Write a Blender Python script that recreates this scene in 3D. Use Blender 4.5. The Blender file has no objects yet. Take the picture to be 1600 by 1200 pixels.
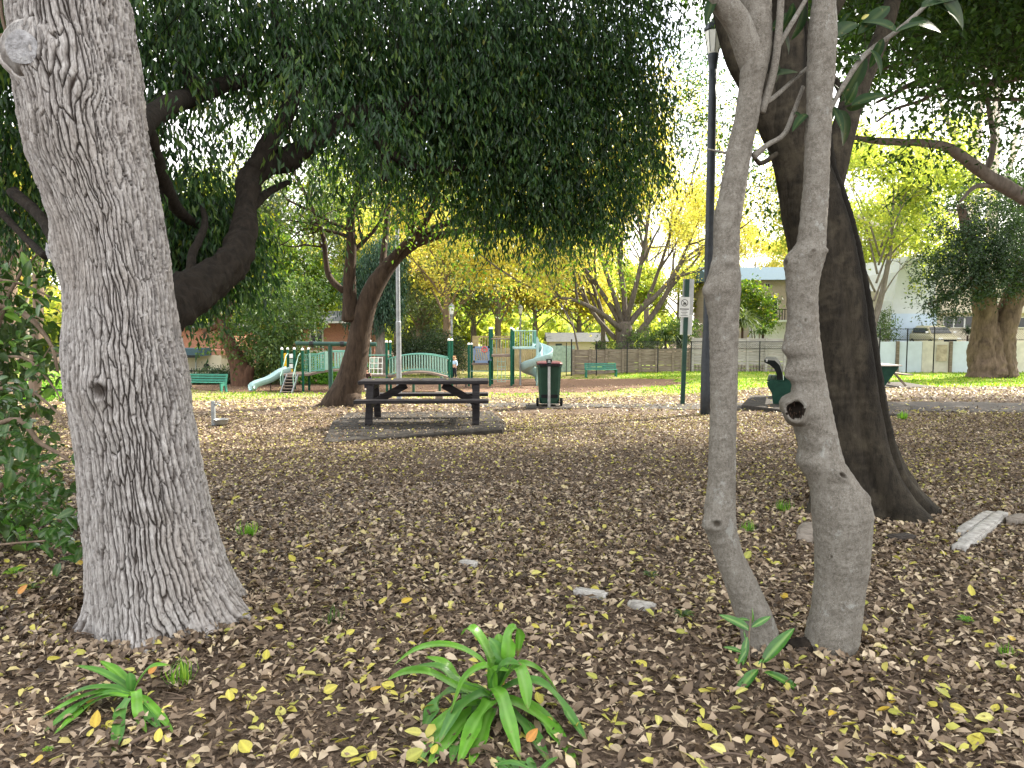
import bpy, bmesh, math, random
import numpy as np
from mathutils import Vector, Matrix

random.seed(7)
RNG = np.random.default_rng(11)
R = math.radians
scene = bpy.context.scene
COL = scene.collection

# ------------------------------------------------------------------ camera
PITCH, CAMZ, F = R(4.5), 1.6, 1200.0
cam_d = bpy.data.cameras.new('camera')
cam = bpy.data.objects.new('camera', cam_d)
COL.objects.link(cam)
cam.location = (0, 0, CAMZ)
cam.rotation_euler = (R(90) - PITCH, 0, 0)
cam_d.sensor_width = 36
cam_d.lens = 27
cam_d.clip_start = 0.05
cam_d.clip_end = 1500
scene.camera = cam

# ------------------------------------------------------------------ sky, sun, exposure
SUN_AZ = R(54)      # from +Y towards +X
SUN_EL = R(37)
world = bpy.data.worlds.new('World')
scene.world = world
world.use_nodes = True
wn = world.node_tree
wn.nodes.clear()
sky = wn.nodes.new('ShaderNodeTexSky')
sky.sky_type = 'NISHITA'
sky.sun_disc = False
sky.sun_elevation = SUN_EL
sky.sun_rotation = SUN_AZ
sky.air_density = 1.0
sky.dust_density = 2.5
sky.ozone_density = 1.0
bg = wn.nodes.new('ShaderNodeBackground')
bg.inputs['Strength'].default_value = 0.15
wo = wn.nodes.new('ShaderNodeOutputWorld')
tcw = wn.nodes.new('ShaderNodeTexCoord')
cn = wn.nodes.new('ShaderNodeTexNoise')
cn.inputs['Scale'].default_value = 2.6
cn.inputs['Detail'].default_value = 6
cn.inputs['Roughness'].default_value = .6
wn.links.new(tcw.outputs['Generated'], cn.inputs['Vector'])
cr = wn.nodes.new('ShaderNodeValToRGB')
cr.color_ramp.elements[0].position = .36
cr.color_ramp.elements[0].color = (.22, .22, .22, 1)
cr.color_ramp.elements[1].position = .56
cr.color_ramp.elements[1].color = (.9, .9, .9, 1)
wn.links.new(cn.outputs[0], cr.inputs[0])
cmix = wn.nodes.new('ShaderNodeMix')
cmix.data_type = 'RGBA'
wn.links.new(cr.outputs[0], cmix.inputs[0])
wn.links.new(sky.outputs[0], cmix.inputs[6])
cmix.inputs[7].default_value = (6.0, 5.85, 5.6, 1)      # thin bright cloud
wn.links.new(cmix.outputs[2], bg.inputs[0])
wn.links.new(bg.outputs[0], wo.inputs[0])

sun_d = bpy.data.lights.new('sun', 'SUN')
sun_d.energy = 5.0
sun_d.angle = R(0.6)
sun_d.color = (1.0, 0.93, 0.80)
sun = bpy.data.objects.new('sun', sun_d)
COL.objects.link(sun)
SD = Vector((math.sin(SUN_AZ) * math.cos(SUN_EL), math.cos(SUN_AZ) * math.cos(SUN_EL), math.sin(SUN_EL)))
sun.rotation_euler = (-SD).to_track_quat('-Z', 'Y').to_euler()
sun.location = (20, 10, 30)

scene.view_settings.view_transform = 'Standard'
scene.view_settings.look = 'None'
scene.view_settings.exposure = 2.0
scene.view_settings.gamma = 1.0
scene.view_settings.use_curve_mapping = False
scene.cycles.use_denoising = True
scene.cycles.max_bounces = 8
scene.cycles.diffuse_bounces = 4
scene.cycles.glossy_bounces = 2
scene.cycles.transmission_bounces = 4
scene.cycles.transparent_max_bounces = 8

# ------------------------------------------------------------------ numeric helpers
def _hash(ix, iy, iz, seed):
    h = (ix * 374761393 + iy * 668265263 + iz * 2147483647 + seed * 974634777).astype(np.int64)
    h = (h ^ (h >> 13)) * 1274126177
    h = h ^ (h >> 16)
    return ((h & 0xFFFFFF).astype(np.float64)) / float(0xFFFFFF)

def vnoise(P, seed=0):
    """value noise in -1..1 for an (n,3) array"""
    P = np.asarray(P, float)
    I = np.floor(P).astype(np.int64)
    f = P - I
    f = f * f * (3 - 2 * f)
    out = 0
    for dx in (0, 1):
        wx = f[:, 0] if dx else 1 - f[:, 0]
        for dy in (0, 1):
            wy = f[:, 1] if dy else 1 - f[:, 1]
            for dz in (0, 1):
                wz = f[:, 2] if dz else 1 - f[:, 2]
                out = out + wx * wy * wz * _hash(I[:, 0] + dx, I[:, 1] + dy, I[:, 2] + dz, seed)
    return out * 2 - 1

def fbm(P, octv=3, seed=0):
    o, a, t = 0, 1.0, 0
    P = np.asarray(P, float)
    for k in range(octv):
        o = o + a * vnoise(P, seed + k * 17)
        t += a
        a *= .5
        P = P * 2.03
    return o / t

def worley(U, V, pu, seed=0):
    """F1, F2 and cell id for 2-D points; cells wrap in U with period pu"""
    iu, iv = np.floor(U).astype(np.int64), np.floor(V).astype(np.int64)
    f1 = np.full(U.shape, 9.0)
    f2 = np.full(U.shape, 9.0)
    cid = np.zeros(U.shape)
    for du in (-1, 0, 1):
        for dv in (-1, 0, 1):
            cu, cv = iu + du, iv + dv
            w = np.mod(cu, pu)
            z = np.zeros_like(w)
            ru, rv = _hash(w, cv, z, seed), _hash(w, cv, z + 1, seed)
            d = np.hypot(cu + ru - U, cv + rv - V)
            m = d < f1
            f2 = np.where(m, f1, np.minimum(f2, d))
            cid = np.where(m, _hash(w, cv, z + 2, seed), cid)
            f1 = np.where(m, d, f1)
    return f1, f2, cid

def worley_m(U, V, pu, su, sv, seed=0):
    """metres to the nearest cell border (cells su wide, sv tall) and cell id"""
    iu, iv = np.floor(U).astype(np.int64), np.floor(V).astype(np.int64)
    big = np.full(U.shape, 9.0)
    f1, f2 = big.copy(), big.copy()
    a1, b1, a2, b2, cid = (np.zeros(U.shape) for _ in range(5))
    for du in (-1, 0, 1):
        for dv in (-1, 0, 1):
            cu, cv = iu + du, iv + dv
            w = np.mod(cu, pu)
            z = np.zeros_like(w)
            pu_, pv_ = cu + _hash(w, cv, z, seed) - U, cv + _hash(w, cv, z + 1, seed) - V
            d = np.hypot(pu_, pv_)
            m = d < f1
            m2 = ~m & (d < f2)
            f2 = np.where(m, f1, np.where(m2, d, f2))
            a2 = np.where(m, a1, np.where(m2, pu_, a2))
            b2 = np.where(m, b1, np.where(m2, pv_, b2))
            f1 = np.where(m, d, f1)
            a1 = np.where(m, pu_, a1)
            b1 = np.where(m, pv_, b1)
            cid = np.where(m, _hash(w, cv, z + 2, seed), cid)
    nu_, nv_ = a2 - a1, b2 - b1
    q = np.hypot(nu_, nv_) + 1e-6
    D = (f2 ** 2 - f1 ** 2) / (2 * q)
    hz = np.abs(nv_ / q / sv) / np.sqrt((nu_ / q / su) ** 2 + (nv_ / q / sv) ** 2)
    return D / np.sqrt((nu_ / q / su) ** 2 + (nv_ / q / sv) ** 2), cid, hz

def sstep(a, b, x):
    t = np.clip((x - a) / (b - a), 0, 1)
    return t * t * (3 - 2 * t)

_KY = [-50, 0, 3, 6, 10, 14, 17, 20, 24, 28, 34, 38, 60, 120, 600]
_KL = [0, 0, 0, -.03, -.19, -.325, -.35, -.52, -.86, -1.15, -1.48, -1.54, -1.58, -1.55, -1.2]
_KR = [0, 0, 0, -.03, -.16, -.28, -.34, -.42, -.58, -.76, -1.02, -1.16, -1.45, -1.5, -1.2]
_yy = np.linspace(-50, 600, 13001)
def _smooth(k):
    z = np.interp(_yy, _KY, k)
    ker = np.ones(61) / 61
    return np.convolve(np.pad(z, 30, mode='edge'), ker, 'valid')
_zL, _zR = _smooth(_KL), _smooth(_KR)

def gza(x, y):
    """ground height, arrays"""
    x = np.asarray(x, float)
    y = np.asarray(y, float)
    w = sstep(2.0, 12.0, x)
    z = np.interp(y, _yy, _zL) * (1 - w) + np.interp(y, _yy, _zR) * w
    q = np.stack([x.ravel() * .55, y.ravel() * .55, np.zeros(x.size)], 1)
    return z + (vnoise(q, 5) * .018).reshape(x.shape)

def gz(x, y):
    return float(gza(np.array([x]), np.array([y]))[0])

_cp, _sp = math.cos(PITCH), math.sin(PITCH)
def ray(px, py):
    u, v = (px - 800) / F, (600 - py) / F
    return Vector((u, _cp + v * _sp, -_sp + v * _cp))

def at(px, py, Y):
    """the point of the place that the pixel (of the 1600 x 1200 photograph) looks at, Y metres ahead"""
    d = ray(px, py)
    return Vector((0, 0, CAMZ)) + d * (Y / d.y)

def G(px, py):
    """the ground point under a pixel"""
    d = ray(px, py)
    lo, hi = 0.5, 400.0
    t = lo
    prev = t
    while t < hi:
        p = Vector((0, 0, CAMZ)) + d * t
        if p.z < gz(p.x, p.y):
            break
        prev = t
        t *= 1.04
    a, b = prev, t
    for _ in range(24):
        m = (a + b) / 2
        p = Vector((0, 0, CAMZ)) + d * m
        if p.z < gz(p.x, p.y):
            b = m
        else:
            a = m
    p = Vector((0, 0, CAMZ)) + d * b
    return Vector((p.x, p.y, gz(p.x, p.y)))

def onground(px, Y):
    x = (px - 800) / F * Y
    return Vector((x, Y, gz(x, Y)))

# ------------------------------------------------------------------ materials
MATS = {}
def _new(name):
    m = bpy.data.materials.new(name)
    m.use_nodes = True
    nt = m.node_tree
    nt.nodes.clear()
    out = nt.nodes.new('ShaderNodeOutputMaterial')
    MATS[name] = m
    return m, nt, out

def _ramp(nt, stops, interp='LINEAR'):
    r = nt.nodes.new('ShaderNodeValToRGB')
    r.color_ramp.interpolation = interp
    e = r.color_ramp.elements
    while len(e) < len(stops):
        e.new(0.5)
    for k, (p, c) in enumerate(stops):
        e[k].position = p
        e[k].color = (*c, 1)
    return r

def _noise(nt, vec, scale, detail=4, rough=.6):
    n = nt.nodes.new('ShaderNodeTexNoise')
    n.inputs['Scale'].default_value = scale
    n.inputs['Detail'].default_value = detail
    n.inputs['Roughness'].default_value = rough
    if vec is not None:
        nt.links.new(vec, n.inputs['Vector'])
    return n

def _coords(nt, stretch=(1, 1, 1)):
    tc = nt.nodes.new('ShaderNodeTexCoord')
    mp = nt.nodes.new('ShaderNodeMapping')
    mp.inputs['Scale'].default_value = stretch
    nt.links.new(tc.outputs['Object'], mp.inputs['Vector'])
    return mp.outputs[0]

def surf(name, stops, scale=6, rough=.7, metal=0, bump=0, bscale=40, stretch=(1, 1, 1), detail=5, spec=.12):
    """noise-coloured solid surface"""
    m, nt, out = _new(name)
    b = nt.nodes.new('ShaderNodeBsdfPrincipled')
    v = _coords(nt, stretch)
    n = _noise(nt, v, scale, detail)
    r = _ramp(nt, stops)
    nt.links.new(n.outputs[0], r.inputs[0])
    nt.links.new(r.outputs[0], b.inputs['Base Color'])
    b.inputs['Roughness'].default_value = rough
    b.inputs['Metallic'].default_value = metal
    b.inputs['Specular IOR Level'].default_value = spec
    if bump:
        n2 = _noise(nt, v, bscale, 4)
        bp = nt.nodes.new('ShaderNodeBump')
        bp.inputs['Strength'].default_value = bump
        bp.inputs['Distance'].default_value = .02
        nt.links.new(n2.outputs[0], bp.inputs['Height'])
        nt.links.new(bp.outputs[0], b.inputs['Normal'])
    nt.links.new(b.outputs[0], out.inputs[0])
    return m

def flat(name, c, rough=.5, metal=0, var=.25, **k):
    lo = tuple(x * (1 - var) for x in c)
    hi = tuple(min(1, x * (1 + var)) for x in c)
    return surf(name, [(.3, lo), (.7, hi)], rough=rough, metal=metal, **k)

def leafmat(name, stops, trans=.45, rough=.45, spec=.4, tint=(1.25, 1.35, .55), interp='LINEAR'):
    """leaf: per-leaf colour from the attribute rnd, light passing through the blade"""
    m, nt, out = _new(name)
    a = nt.nodes.new('ShaderNodeAttribute')
    a.attribute_name = 'rnd'
    r = _ramp(nt, stops, interp)
    nt.links.new(a.outputs['Fac'], r.inputs[0])
    b = nt.nodes.new('ShaderNodeBsdfPrincipled')
    b.inputs['Roughness'].default_value = rough
    b.inputs['Specular IOR Level'].default_value = spec
    nt.links.new(r.outputs[0], b.inputs['Base Color'])
    t = nt.nodes.new('ShaderNodeBsdfTranslucent')
    mx = nt.nodes.new('ShaderNodeMix')
    mx.data_type = 'RGBA'
    mx.blend_type = 'MULTIPLY'
    mx.inputs[0].default_value = 1
    nt.links.new(r.outputs[0], mx.inputs[6])
    mx.inputs[7].default_value = (*tint, 1)
    nt.links.new(mx.outputs[2], t.inputs[0])
    ms = nt.nodes.new('ShaderNodeMixShader')
    ms.inputs[0].default_value = trans
    nt.links.new(b.outputs[0], ms.inputs[1])
    nt.links.new(t.outputs[0], ms.inputs[2])
    nt.links.new(ms.outputs[0], out.inputs[0])
    return m

def bladeleaf(name, c0, c1, midrib, trans=.3, rough=.3, spec=.5):
    """big single leaves: colour across the blade from the attribute rnd (0 margin .. 1 midrib) and slow noise"""
    m, nt, out = _new(name)
    v = _coords(nt)
    n = _noise(nt, v, 9, 3)
    r = _ramp(nt, [(.3, c0), (.7, c1)])
    nt.links.new(n.outputs[0], r.inputs[0])
    a = nt.nodes.new('ShaderNodeAttribute')
    a.attribute_name = 'rnd'
    rr = _ramp(nt, [(.6, (0, 0, 0)), (.95, (1, 1, 1))])
    nt.links.new(a.outputs['Fac'], rr.inputs[0])
    mx = nt.nodes.new('ShaderNodeMix')
    mx.data_type = 'RGBA'
    nt.links.new(rr.outputs[0], mx.inputs[0])
    nt.links.new(r.outputs[0], mx.inputs[6])
    mx.inputs[7].default_value = (*midrib, 1)
    # dry brown tips and a few dull scars
    al = nt.nodes.new('ShaderNodeAttribute')
    al.attribute_name = 'along'
    n4 = _noise(nt, v, 38, 4)
    ad = nt.nodes.new('ShaderNodeMath')
    ad.operation = 'MULTIPLY_ADD'
    nt.links.new(n4.outputs[0], ad.inputs[0])
    ad.inputs[1].default_value = .34
    nt.links.new(al.outputs['Fac'], ad.inputs[2])
    rt = _ramp(nt, [(.92, (0, 0, 0)), (1.0, (1, 1, 1))])
    sub = nt.nodes.new('ShaderNodeMath')
    sub.operation = 'SUBTRACT'
    nt.links.new(ad.outputs[0], sub.inputs[0])
    sub.inputs[1].default_value = .17
    nt.links.new(sub.outputs[0], rt.inputs[0])
    sc_ = _ramp(nt, [(.66, (0, 0, 0)), (.72, (.6, .6, .6))])
    nt.links.new(n4.outputs[0], sc_.inputs[0])
    mxm = nt.nodes.new('ShaderNodeMath')
    mxm.operation = 'MAXIMUM'
    nt.links.new(rt.outputs[0], mxm.inputs[0])
    nt.links.new(sc_.outputs[0], mxm.inputs[1])
    mxt = nt.nodes.new('ShaderNodeMix')
    mxt.data_type = 'RGBA'
    nt.links.new(mxm.outputs[0], mxt.inputs[0])
    nt.links.new(mx.outputs[2], mxt.inputs[6])
    mxt.inputs[7].default_value = (.20, .15, .06, 1)
    mx = mxt
    b = nt.nodes.new('ShaderNodeBsdfPrincipled')
    b.inputs['Specular IOR Level'].default_value = spec
    b.inputs['Roughness'].default_value = rough
    nt.links.new(mx.outputs[2], b.inputs['Base Color'])
    t = nt.nodes.new('ShaderNodeBsdfTranslucent')
    nt.links.new(mx.outputs[2], t.inputs[0])
    ms = nt.nodes.new('ShaderNodeMixShader')
    ms.inputs[0].default_value = trans
    nt.links.new(b.outputs[0], ms.inputs[1])
    nt.links.new(t.outputs[0], ms.inputs[2])
    nt.links.new(ms.outputs[0], out.inputs[0])
    return m

def barkmat(name, deep, lo, hi, patch=None, scale=22, stretch=(1, 1, .25), bump=.5, bscale=60, rough=.9, pscale=2.5, pst=(1, 1, .6), speck=False):
    """bark: colour by the plate height attribute h, noise grain, optional lichen patches"""
    m, nt, out = _new(name)
    v = _coords(nt, stretch)
    n = _noise(nt, v, scale, 5, .65)
    r = _ramp(nt, [(.32, lo), (.68, hi)])
    nt.links.new(n.outputs[0], r.inputs[0])
    col = r.outputs[0]
    if patch:
        v2 = _coords(nt, pst)
        n3 = _noise(nt, v2, pscale, 5, .65)
        r3 = _ramp(nt, [(.50, (0, 0, 0)), (.66, (1, 1, 1))])
        nt.links.new(n3.outputs[0], r3.inputs[0])
        mm = nt.nodes.new('ShaderNodeMath')
        mm.operation = 'MULTIPLY'
        mm.inputs[1].default_value = .75
        nt.links.new(r3.outputs[0], mm.inputs[0])
        mx = nt.nodes.new('ShaderNodeMix')
        mx.data_type = 'RGBA'
        nt.links.new(mm.outputs[0], mx.inputs[0])
        nt.links.new(col, mx.inputs[6])
        mx.inputs[7].default_value = (*patch, 1)
        col = mx.outputs[2]
    if speck:
        v5 = _coords(nt, (1, 1, 1.6))
        n5 = _noise(nt, v5, 210, 3, .7)
        r5 = _ramp(nt, [(.57, (0, 0, 0)), (.66, (.75, .75, .75))])
        nt.links.new(n5.outputs[0], r5.inputs[0])
        m5 = nt.nodes.new('ShaderNodeMix')
        m5.data_type = 'RGBA'
        nt.links.new(r5.outputs[0], m5.inputs[0])
        nt.links.new(col, m5.inputs[6])
        m5.inputs[7].default_value = (.40, .385, .35, 1)
        v6 = _coords(nt, (1, 1, 7))
        n6 = _noise(nt, v6, 26, 5, .7)
        r6 = _ramp(nt, [(.30, (.8, .8, .8)), (.38, (0, 0, 0))])
        nt.links.new(n6.outputs[0], r6.inputs[0])
        m6 = nt.nodes.new('ShaderNodeMix')
        m6.data_type = 'RGBA'
        nt.links.new(r6.outputs[0], m6.inputs[0])
        nt.links.new(m5.outputs[2], m6.inputs[6])
        m6.inputs[7].default_value = (.055, .045, .036, 1)
        v7 = _coords(nt, (1, 1, .7))
        n7 = _noise(nt, v7, 9, 6, .75)
        r7 = _ramp(nt, [(.60, (0, 0, 0)), (.64, (.55, .55, .55))])
        nt.links.new(n7.outputs[0], r7.inputs[0])
        m7 = nt.nodes.new('ShaderNodeMix')
        m7.data_type = 'RGBA'
        nt.links.new(r7.outputs[0], m7.inputs[0])
        nt.links.new(m6.outputs[2], m7.inputs[6])
        m7.inputs[7].default_value = (.36, .365, .34, 1)
        col = m7.outputs[2]
    a = nt.nodes.new('ShaderNodeAttribute')
    a.attribute_name = 'h'
    mx2 = nt.nodes.new('ShaderNodeMix')
    mx2.data_type = 'RGBA'
    nt.links.new(a.outputs['Fac'], mx2.inputs[0])
    mx2.inputs[6].default_value = (*deep, 1)
    nt.links.new(col, mx2.inputs[7])
    b = nt.nodes.new('ShaderNodeBsdfPrincipled')
    b.inputs['Roughness'].default_value = rough
    b.inputs['Specular IOR Level'].default_value = .2
    nt.links.new(mx2.outputs[2], b.inputs['Base Color'])
    n2 = _noise(nt, v, bscale, 5, .7)
    bp = nt.nodes.new('ShaderNodeBump')
    bp.inputs['Strength'].default_value = bump
    bp.inputs['Distance'].default_value = .015
    nt.links.new(n2.outputs[0], bp.inputs['Height'])
    nt.links.new(bp.outputs[0], b.inputs['Normal'])
    nt.links.new(b.outputs[0], out.inputs[0])
    return m

# barks
barkmat('bark_plated', (.06, .046, .038), (.29, .265, .248), (.54, .515, .495), patch=(.40, .36, .325), pscale=1.5, scale=34, bump=.8, bscale=110, stretch=(1, 1, .45))
barkmat('bark_smooth', (.06, .048, .036), (.118, .105, .087), (.255, .233, .20), patch=(.265, .247, .215), scale=90, stretch=(1, 1, .8), bump=.6, bscale=200, pscale=22, rough=.8, speck=True)
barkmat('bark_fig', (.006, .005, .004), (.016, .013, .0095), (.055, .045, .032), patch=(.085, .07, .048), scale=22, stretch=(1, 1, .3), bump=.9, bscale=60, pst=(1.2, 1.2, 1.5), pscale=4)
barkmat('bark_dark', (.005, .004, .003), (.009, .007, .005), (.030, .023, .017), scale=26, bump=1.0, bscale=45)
barkmat('bark_brown', (.05, .03, .02), (.12, .085, .06), (.24, .18, .13), scale=12, bump=.6, bscale=30)
barkmat('bark_forked', (.008, .005, .004), (.020, .013, .009), (.065, .044, .029), scale=14, bump=.8, bscale=34)
barkmat('bark_red', (.02, .01, .007), (.05, .027, .018), (.13, .07, .045), scale=10, bump=.8, bscale=25)
barkmat('bark_twin', (.03, .02, .015), (.055, .038, .028), (.17, .12, .09), scale=5, bump=1.0, bscale=9, stretch=(1, 1, .4))
barkmat('bark_vase', (.03, .024, .02), (.06, .05, .042), (.15, .125, .105), scale=10, bump=.5, bscale=25)
barkmat('bark_grey', (.05, .042, .036), (.12, .10, .085), (.23, .20, .17), scale=10, bump=.5, bscale=25)
barkmat('bark_gum', (.3, .25, .2), (.48, .42, .36), (.66, .6, .54), scale=6, bump=.2, bscale=20)
# leaves
leafmat('leaf_canopy', [(0, (.010, .028, .011)), (.3, (.022, .060, .024)), (.62, (.052, .12, .034)), (.9, (.13, .21, .038)), (1, (.30, .26, .03))], trans=.5, rough=.38, spec=.5)
leafmat('leaf_fig', [(0, (.018, .042, .012)), (.5, (.042, .092, .02)), (.9, (.085, .16, .03)), (1, (.2, .25, .04))], trans=.5, rough=.4)
leafmat('leaf_mid', [(0, (.03, .07, .012)), (.4, (.06, .12, .018)), (.75, (.16, .22, .02)), (1, (.45, .38, .03))], trans=.5)
leafmat('leaf_yellow', [(0, (.22, .27, .06)), (.35, (.42, .43, .09)), (.7, (.66, .57, .13)), (1, (.74, .50, .13))], trans=.6, tint=(1.15, 1.15, .75))
leafmat('leaf_lime', [(0, (.20, .27, .055)), (.5, (.36, .42, .08)), (1, (.62, .57, .11))], trans=.6, tint=(1.15, 1.2, .7))
leafmat('leaf_green', [(0, (.03, .06, .018)), (.5, (.06, .11, .03)), (.9, (.12, .17, .04)), (1, (.28, .26, .05))], trans=.4)
leafmat('leaf_dark', [(0, (.012, .026, .012)), (.6, (.028, .055, .022)), (1, (.06, .10, .035))], trans=.3)
leafmat('leaf_conifer', [(0, (.016, .045, .028)), (.6, (.035, .085, .05)), (1, (.08, .13, .06))], trans=.25)
leafmat('leaf_gum', [(0, (.06, .09, .05)), (.6, (.12, .16, .08)), (1, (.22, .26, .12))], trans=.4)
leafmat('leaf_bright', [(0, (.06, .16, .02)), (.6, (.13, .30, .03)), (1, (.28, .42, .05))], trans=.45)
leafmat('grass_blade', [(0, (.08, .18, .018)), (.6, (.17, .31, .025)), (1, (.38, .40, .06))], trans=.45, spec=.2)
leafmat('litter_leaf', [(0, (.038, .026, .0165)), (.25, (.108, .074, .048)), (.52, (.225, .163, .109)), (.74, (.37, .285, .20)), (.87, (.56, .455, .32)), (.90, (.52, .43, .20)), (.93, (.46, .41, .11)), (.965, (.48, .44, .09)), (1, (.38, .39, .09))], trans=.15, rough=.55, spec=.3, tint=(1.1, 1, .8))
for nm, c in (('fallen_yellow', (.50, .44, .07)), ('fallen_lemon', (.55, .51, .14)), ('fallen_olive', (.34, .34, .06)), ('fallen_gold', (.55, .38, .04)), ('fallen_orange', (.52, .23, .04)), ('fallen_tan', (.42, .33, .22))):
    bladeleaf(nm, tuple(x * .75 for x in c), c, tuple(min(1, x * 1.15) for x in c), trans=.2, rough=.5)
bladeleaf('strap_leaf', (.085, .235, .022), (.165, .40, .04), (.19, .40, .07), trans=.32, rough=.32)
bladeleaf('strap_leaf_dull', (.05, .15, .025), (.095, .25, .045), (.13, .28, .06), trans=.3, rough=.4)
bladeleaf('magnolia_leaf', (.010, .03, .008), (.022, .055, .014), (.05, .08, .025), trans=.25, rough=.5, spec=.2)
bladeleaf('seedling_leaf', (.022, .085, .014), (.06, .19, .022), (.17, .30, .07), trans=.25, rough=.18)
bladeleaf('shrub_leaf', (.026, .075, .014), (.055, .135, .022), (.10, .17, .05), trans=.28, rough=.25)
bladeleaf('shrub_leaf_young', (.08, .2, .02), (.16, .3, .035), (.18, .3, .06), trans=.35, rough=.3)
# ground
surf('litter_soil', [(.3, (.036, .025, .018)), (.5, (.095, .068, .048)), (.7, (.21, .155, .11))], scale=45, rough=.95, bump=1.0, bscale=70, detail=8)
surf('lawn_soil', [(.32, (.11, .20, .02)), (.5, (.17, .25, .025)), (.62, (.30, .27, .08)), (.72, (.36, .28, .14))], scale=1.3, rough=.95, bump=.6, bscale=60, detail=9)
surf('leafy_lawn_soil', [(.34, (.12, .16, .03)), (.48, (.19, .19, .06)), (.6, (.26, .215, .10)), (.72, (.33, .26, .15))], scale=1.6, rough=.95, bump=.6, bscale=60, detail=9)
surf('woodchip', [(.3, (.08, .048, .032)), (.5, (.15, .092, .062)), (.7, (.24, .16, .11))], scale=18, rough=.95, bump=.8, bscale=40, detail=8)
surf('asphalt', [(.3, (.04, .037, .034)), (.7, (.08, .075, .07))], scale=12, rough=.9, bump=.3, bscale=160, detail=8)
surf('path_concrete', [(.3, (.055, .049, .044)), (.7, (.095, .086, .078))], scale=5, rough=.9, bump=.2, bscale=120, detail=8)
surf('slab_concrete', [(.3, (.025, .022, .019)), (.55, (.055, .049, .043)), (.75, (.095, .085, .074))], scale=7, rough=.9, bump=.4, bscale=90, detail=8)
surf('stone', [(.3, (.22, .205, .19)), (.5, (.38, .36, .33)), (.7, (.5, .48, .45))], scale=14, rough=.9, bump=.7, bscale=40, detail=8)
surf('stone_brown', [(.3, (.14, .12, .10)), (.7, (.3, .26, .22))], scale=9, rough=.9, bump=.7, bscale=30, detail=8)
# man-made
surf('table_wood', [(.3, (.016, .014, .015)), (.6, (.036, .032, .033)), (.8, (.075, .068, .066))], scale=5, stretch=(.6, 6, 6), rough=.65, bump=.25, bscale=30)
surf('fence_wood', [(.3, (.13, .105, .08)), (.55, (.22, .18, .14)), (.75, (.31, .265, .21))], scale=3, stretch=(.5, 3, 5), rough=.85, bump=.3, bscale=20)
surf('fence_wood_grey', [(.3, (.24, .22, .20)), (.55, (.36, .335, .31)), (.75, (.46, .43, .40))], scale=3, stretch=(.5, 3, 5), rough=.85, bump=.3, bscale=20)
surf('fence_tan', [(.3, (.30, .24, .14)), (.7, (.46, .39, .25))], scale=2, rough=.8)
flat('steel_green_fence', (.30, .40, .33), .6)
flat('dark_metal', (.025, .027, .028), .5, .3)
flat('lamp_paint', (.035, .04, .048), .45, .2, spec=.3, bump=.15, bscale=30, scale=9)
flat('pole_grey', (.26, .275, .285), .45, .5)
flat('galvanised', (.38, .39, .39), .4, .6)
flat('stainless', (.32, .32, .31), .4, .6)
flat('lamp_glass', (.78, .78, .74), .35, 0, .05)
flat('bin_green', (.012, .045, .03), .38, 0, .2, spec=.3)
flat('bin_black', (.012, .012, .013), .5)
flat('bin_lid_red', (.085, .02, .022), .4)
flat('post_green', (.012, .05, .036), .4, spec=.3)
flat('bench_green', (.013, .045, .032), .6, 0, .25, spec=.1)
flat('bench_teal', (.04, .17, .125), .5, 0, .2)
flat('play_green', (.008, .07, .045), .4, 0, .15)
flat('play_pale', (.24, .37, .325), .4, 0, .1)
flat('play_mint', (.11, .27, .22), .4, 0, .1)
flat('play_slide', (.29, .42, .42), .3, 0, .08)
flat('play_blue', (.15, .21, .32), .4, 0, .1)
flat('play_red', (.55, .12, .10), .4, 0, .1)
flat('play_yellow', (.75, .45, .03), .4, 0, .1)
flat('play_deck', (.16, .125, .105), .7, 0, .2)
flat('cap_white', (.8, .8, .78), .4, 0, .05)
flat('sign_white', (.72, .72, .70), .4, 0, .05)
flat('sign_black', (.02, .02, .02), .5, 0, .05)
flat('render_white', (.52, .545, .56), .8, 0, .06, scale=1.5)
flat('car_gold', (.44, .40, .27), .35, .2, .05, spec=.5)
flat('render_blue', (.46, .55, .68), .8, 0, .06, scale=1.5)
flat('render_cream', (.56, .50, .40), .8, 0, .1, scale=1.5)
flat('panel_white', (.55, .62, .70), .7, 0, .07, scale=2)
flat('panel_dirty', (.42, .36, .27), .8, 0, .3, scale=4)
flat('roof_metal', (.06, .10, .13), .6, 0, .1, spec=.05)
flat('roof_pale', (.11, .115, .12), .6, 0, .15, spec=.05)
flat('window_dark', (.02, .025, .03), .12, 0, .2, spec=.5)
flat('frame_white', (.7, .7, .68), .5, 0, .05)
flat('rubber', (.014, .016, .015), .85, spec=.03)
flat('skin', (.50, .30, .22), .55, 0, .05)
flat('shirt_blue', (.42, .55, .72), .8, 0, .08)
flat('trousers_dark', (.015, .017, .025), .8)
flat('hair_fair', (.35, .2, .1), .6)
flat('hair_dark', (.04, .025, .018), .6)
flat('top_brown', (.035, .02, .017), .8)
surf('cut_wood', [(.3, (.16, .155, .155)), (.5, (.30, .295, .30)), (.7, (.42, .415, .42))], scale=26, rough=.85, bump=.8, bscale=70)
flat('hollow_dark', (.016, .012, .009), .95)
flat('twig_wood', (.11, .08, .06), .85, 0, .35)

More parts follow.
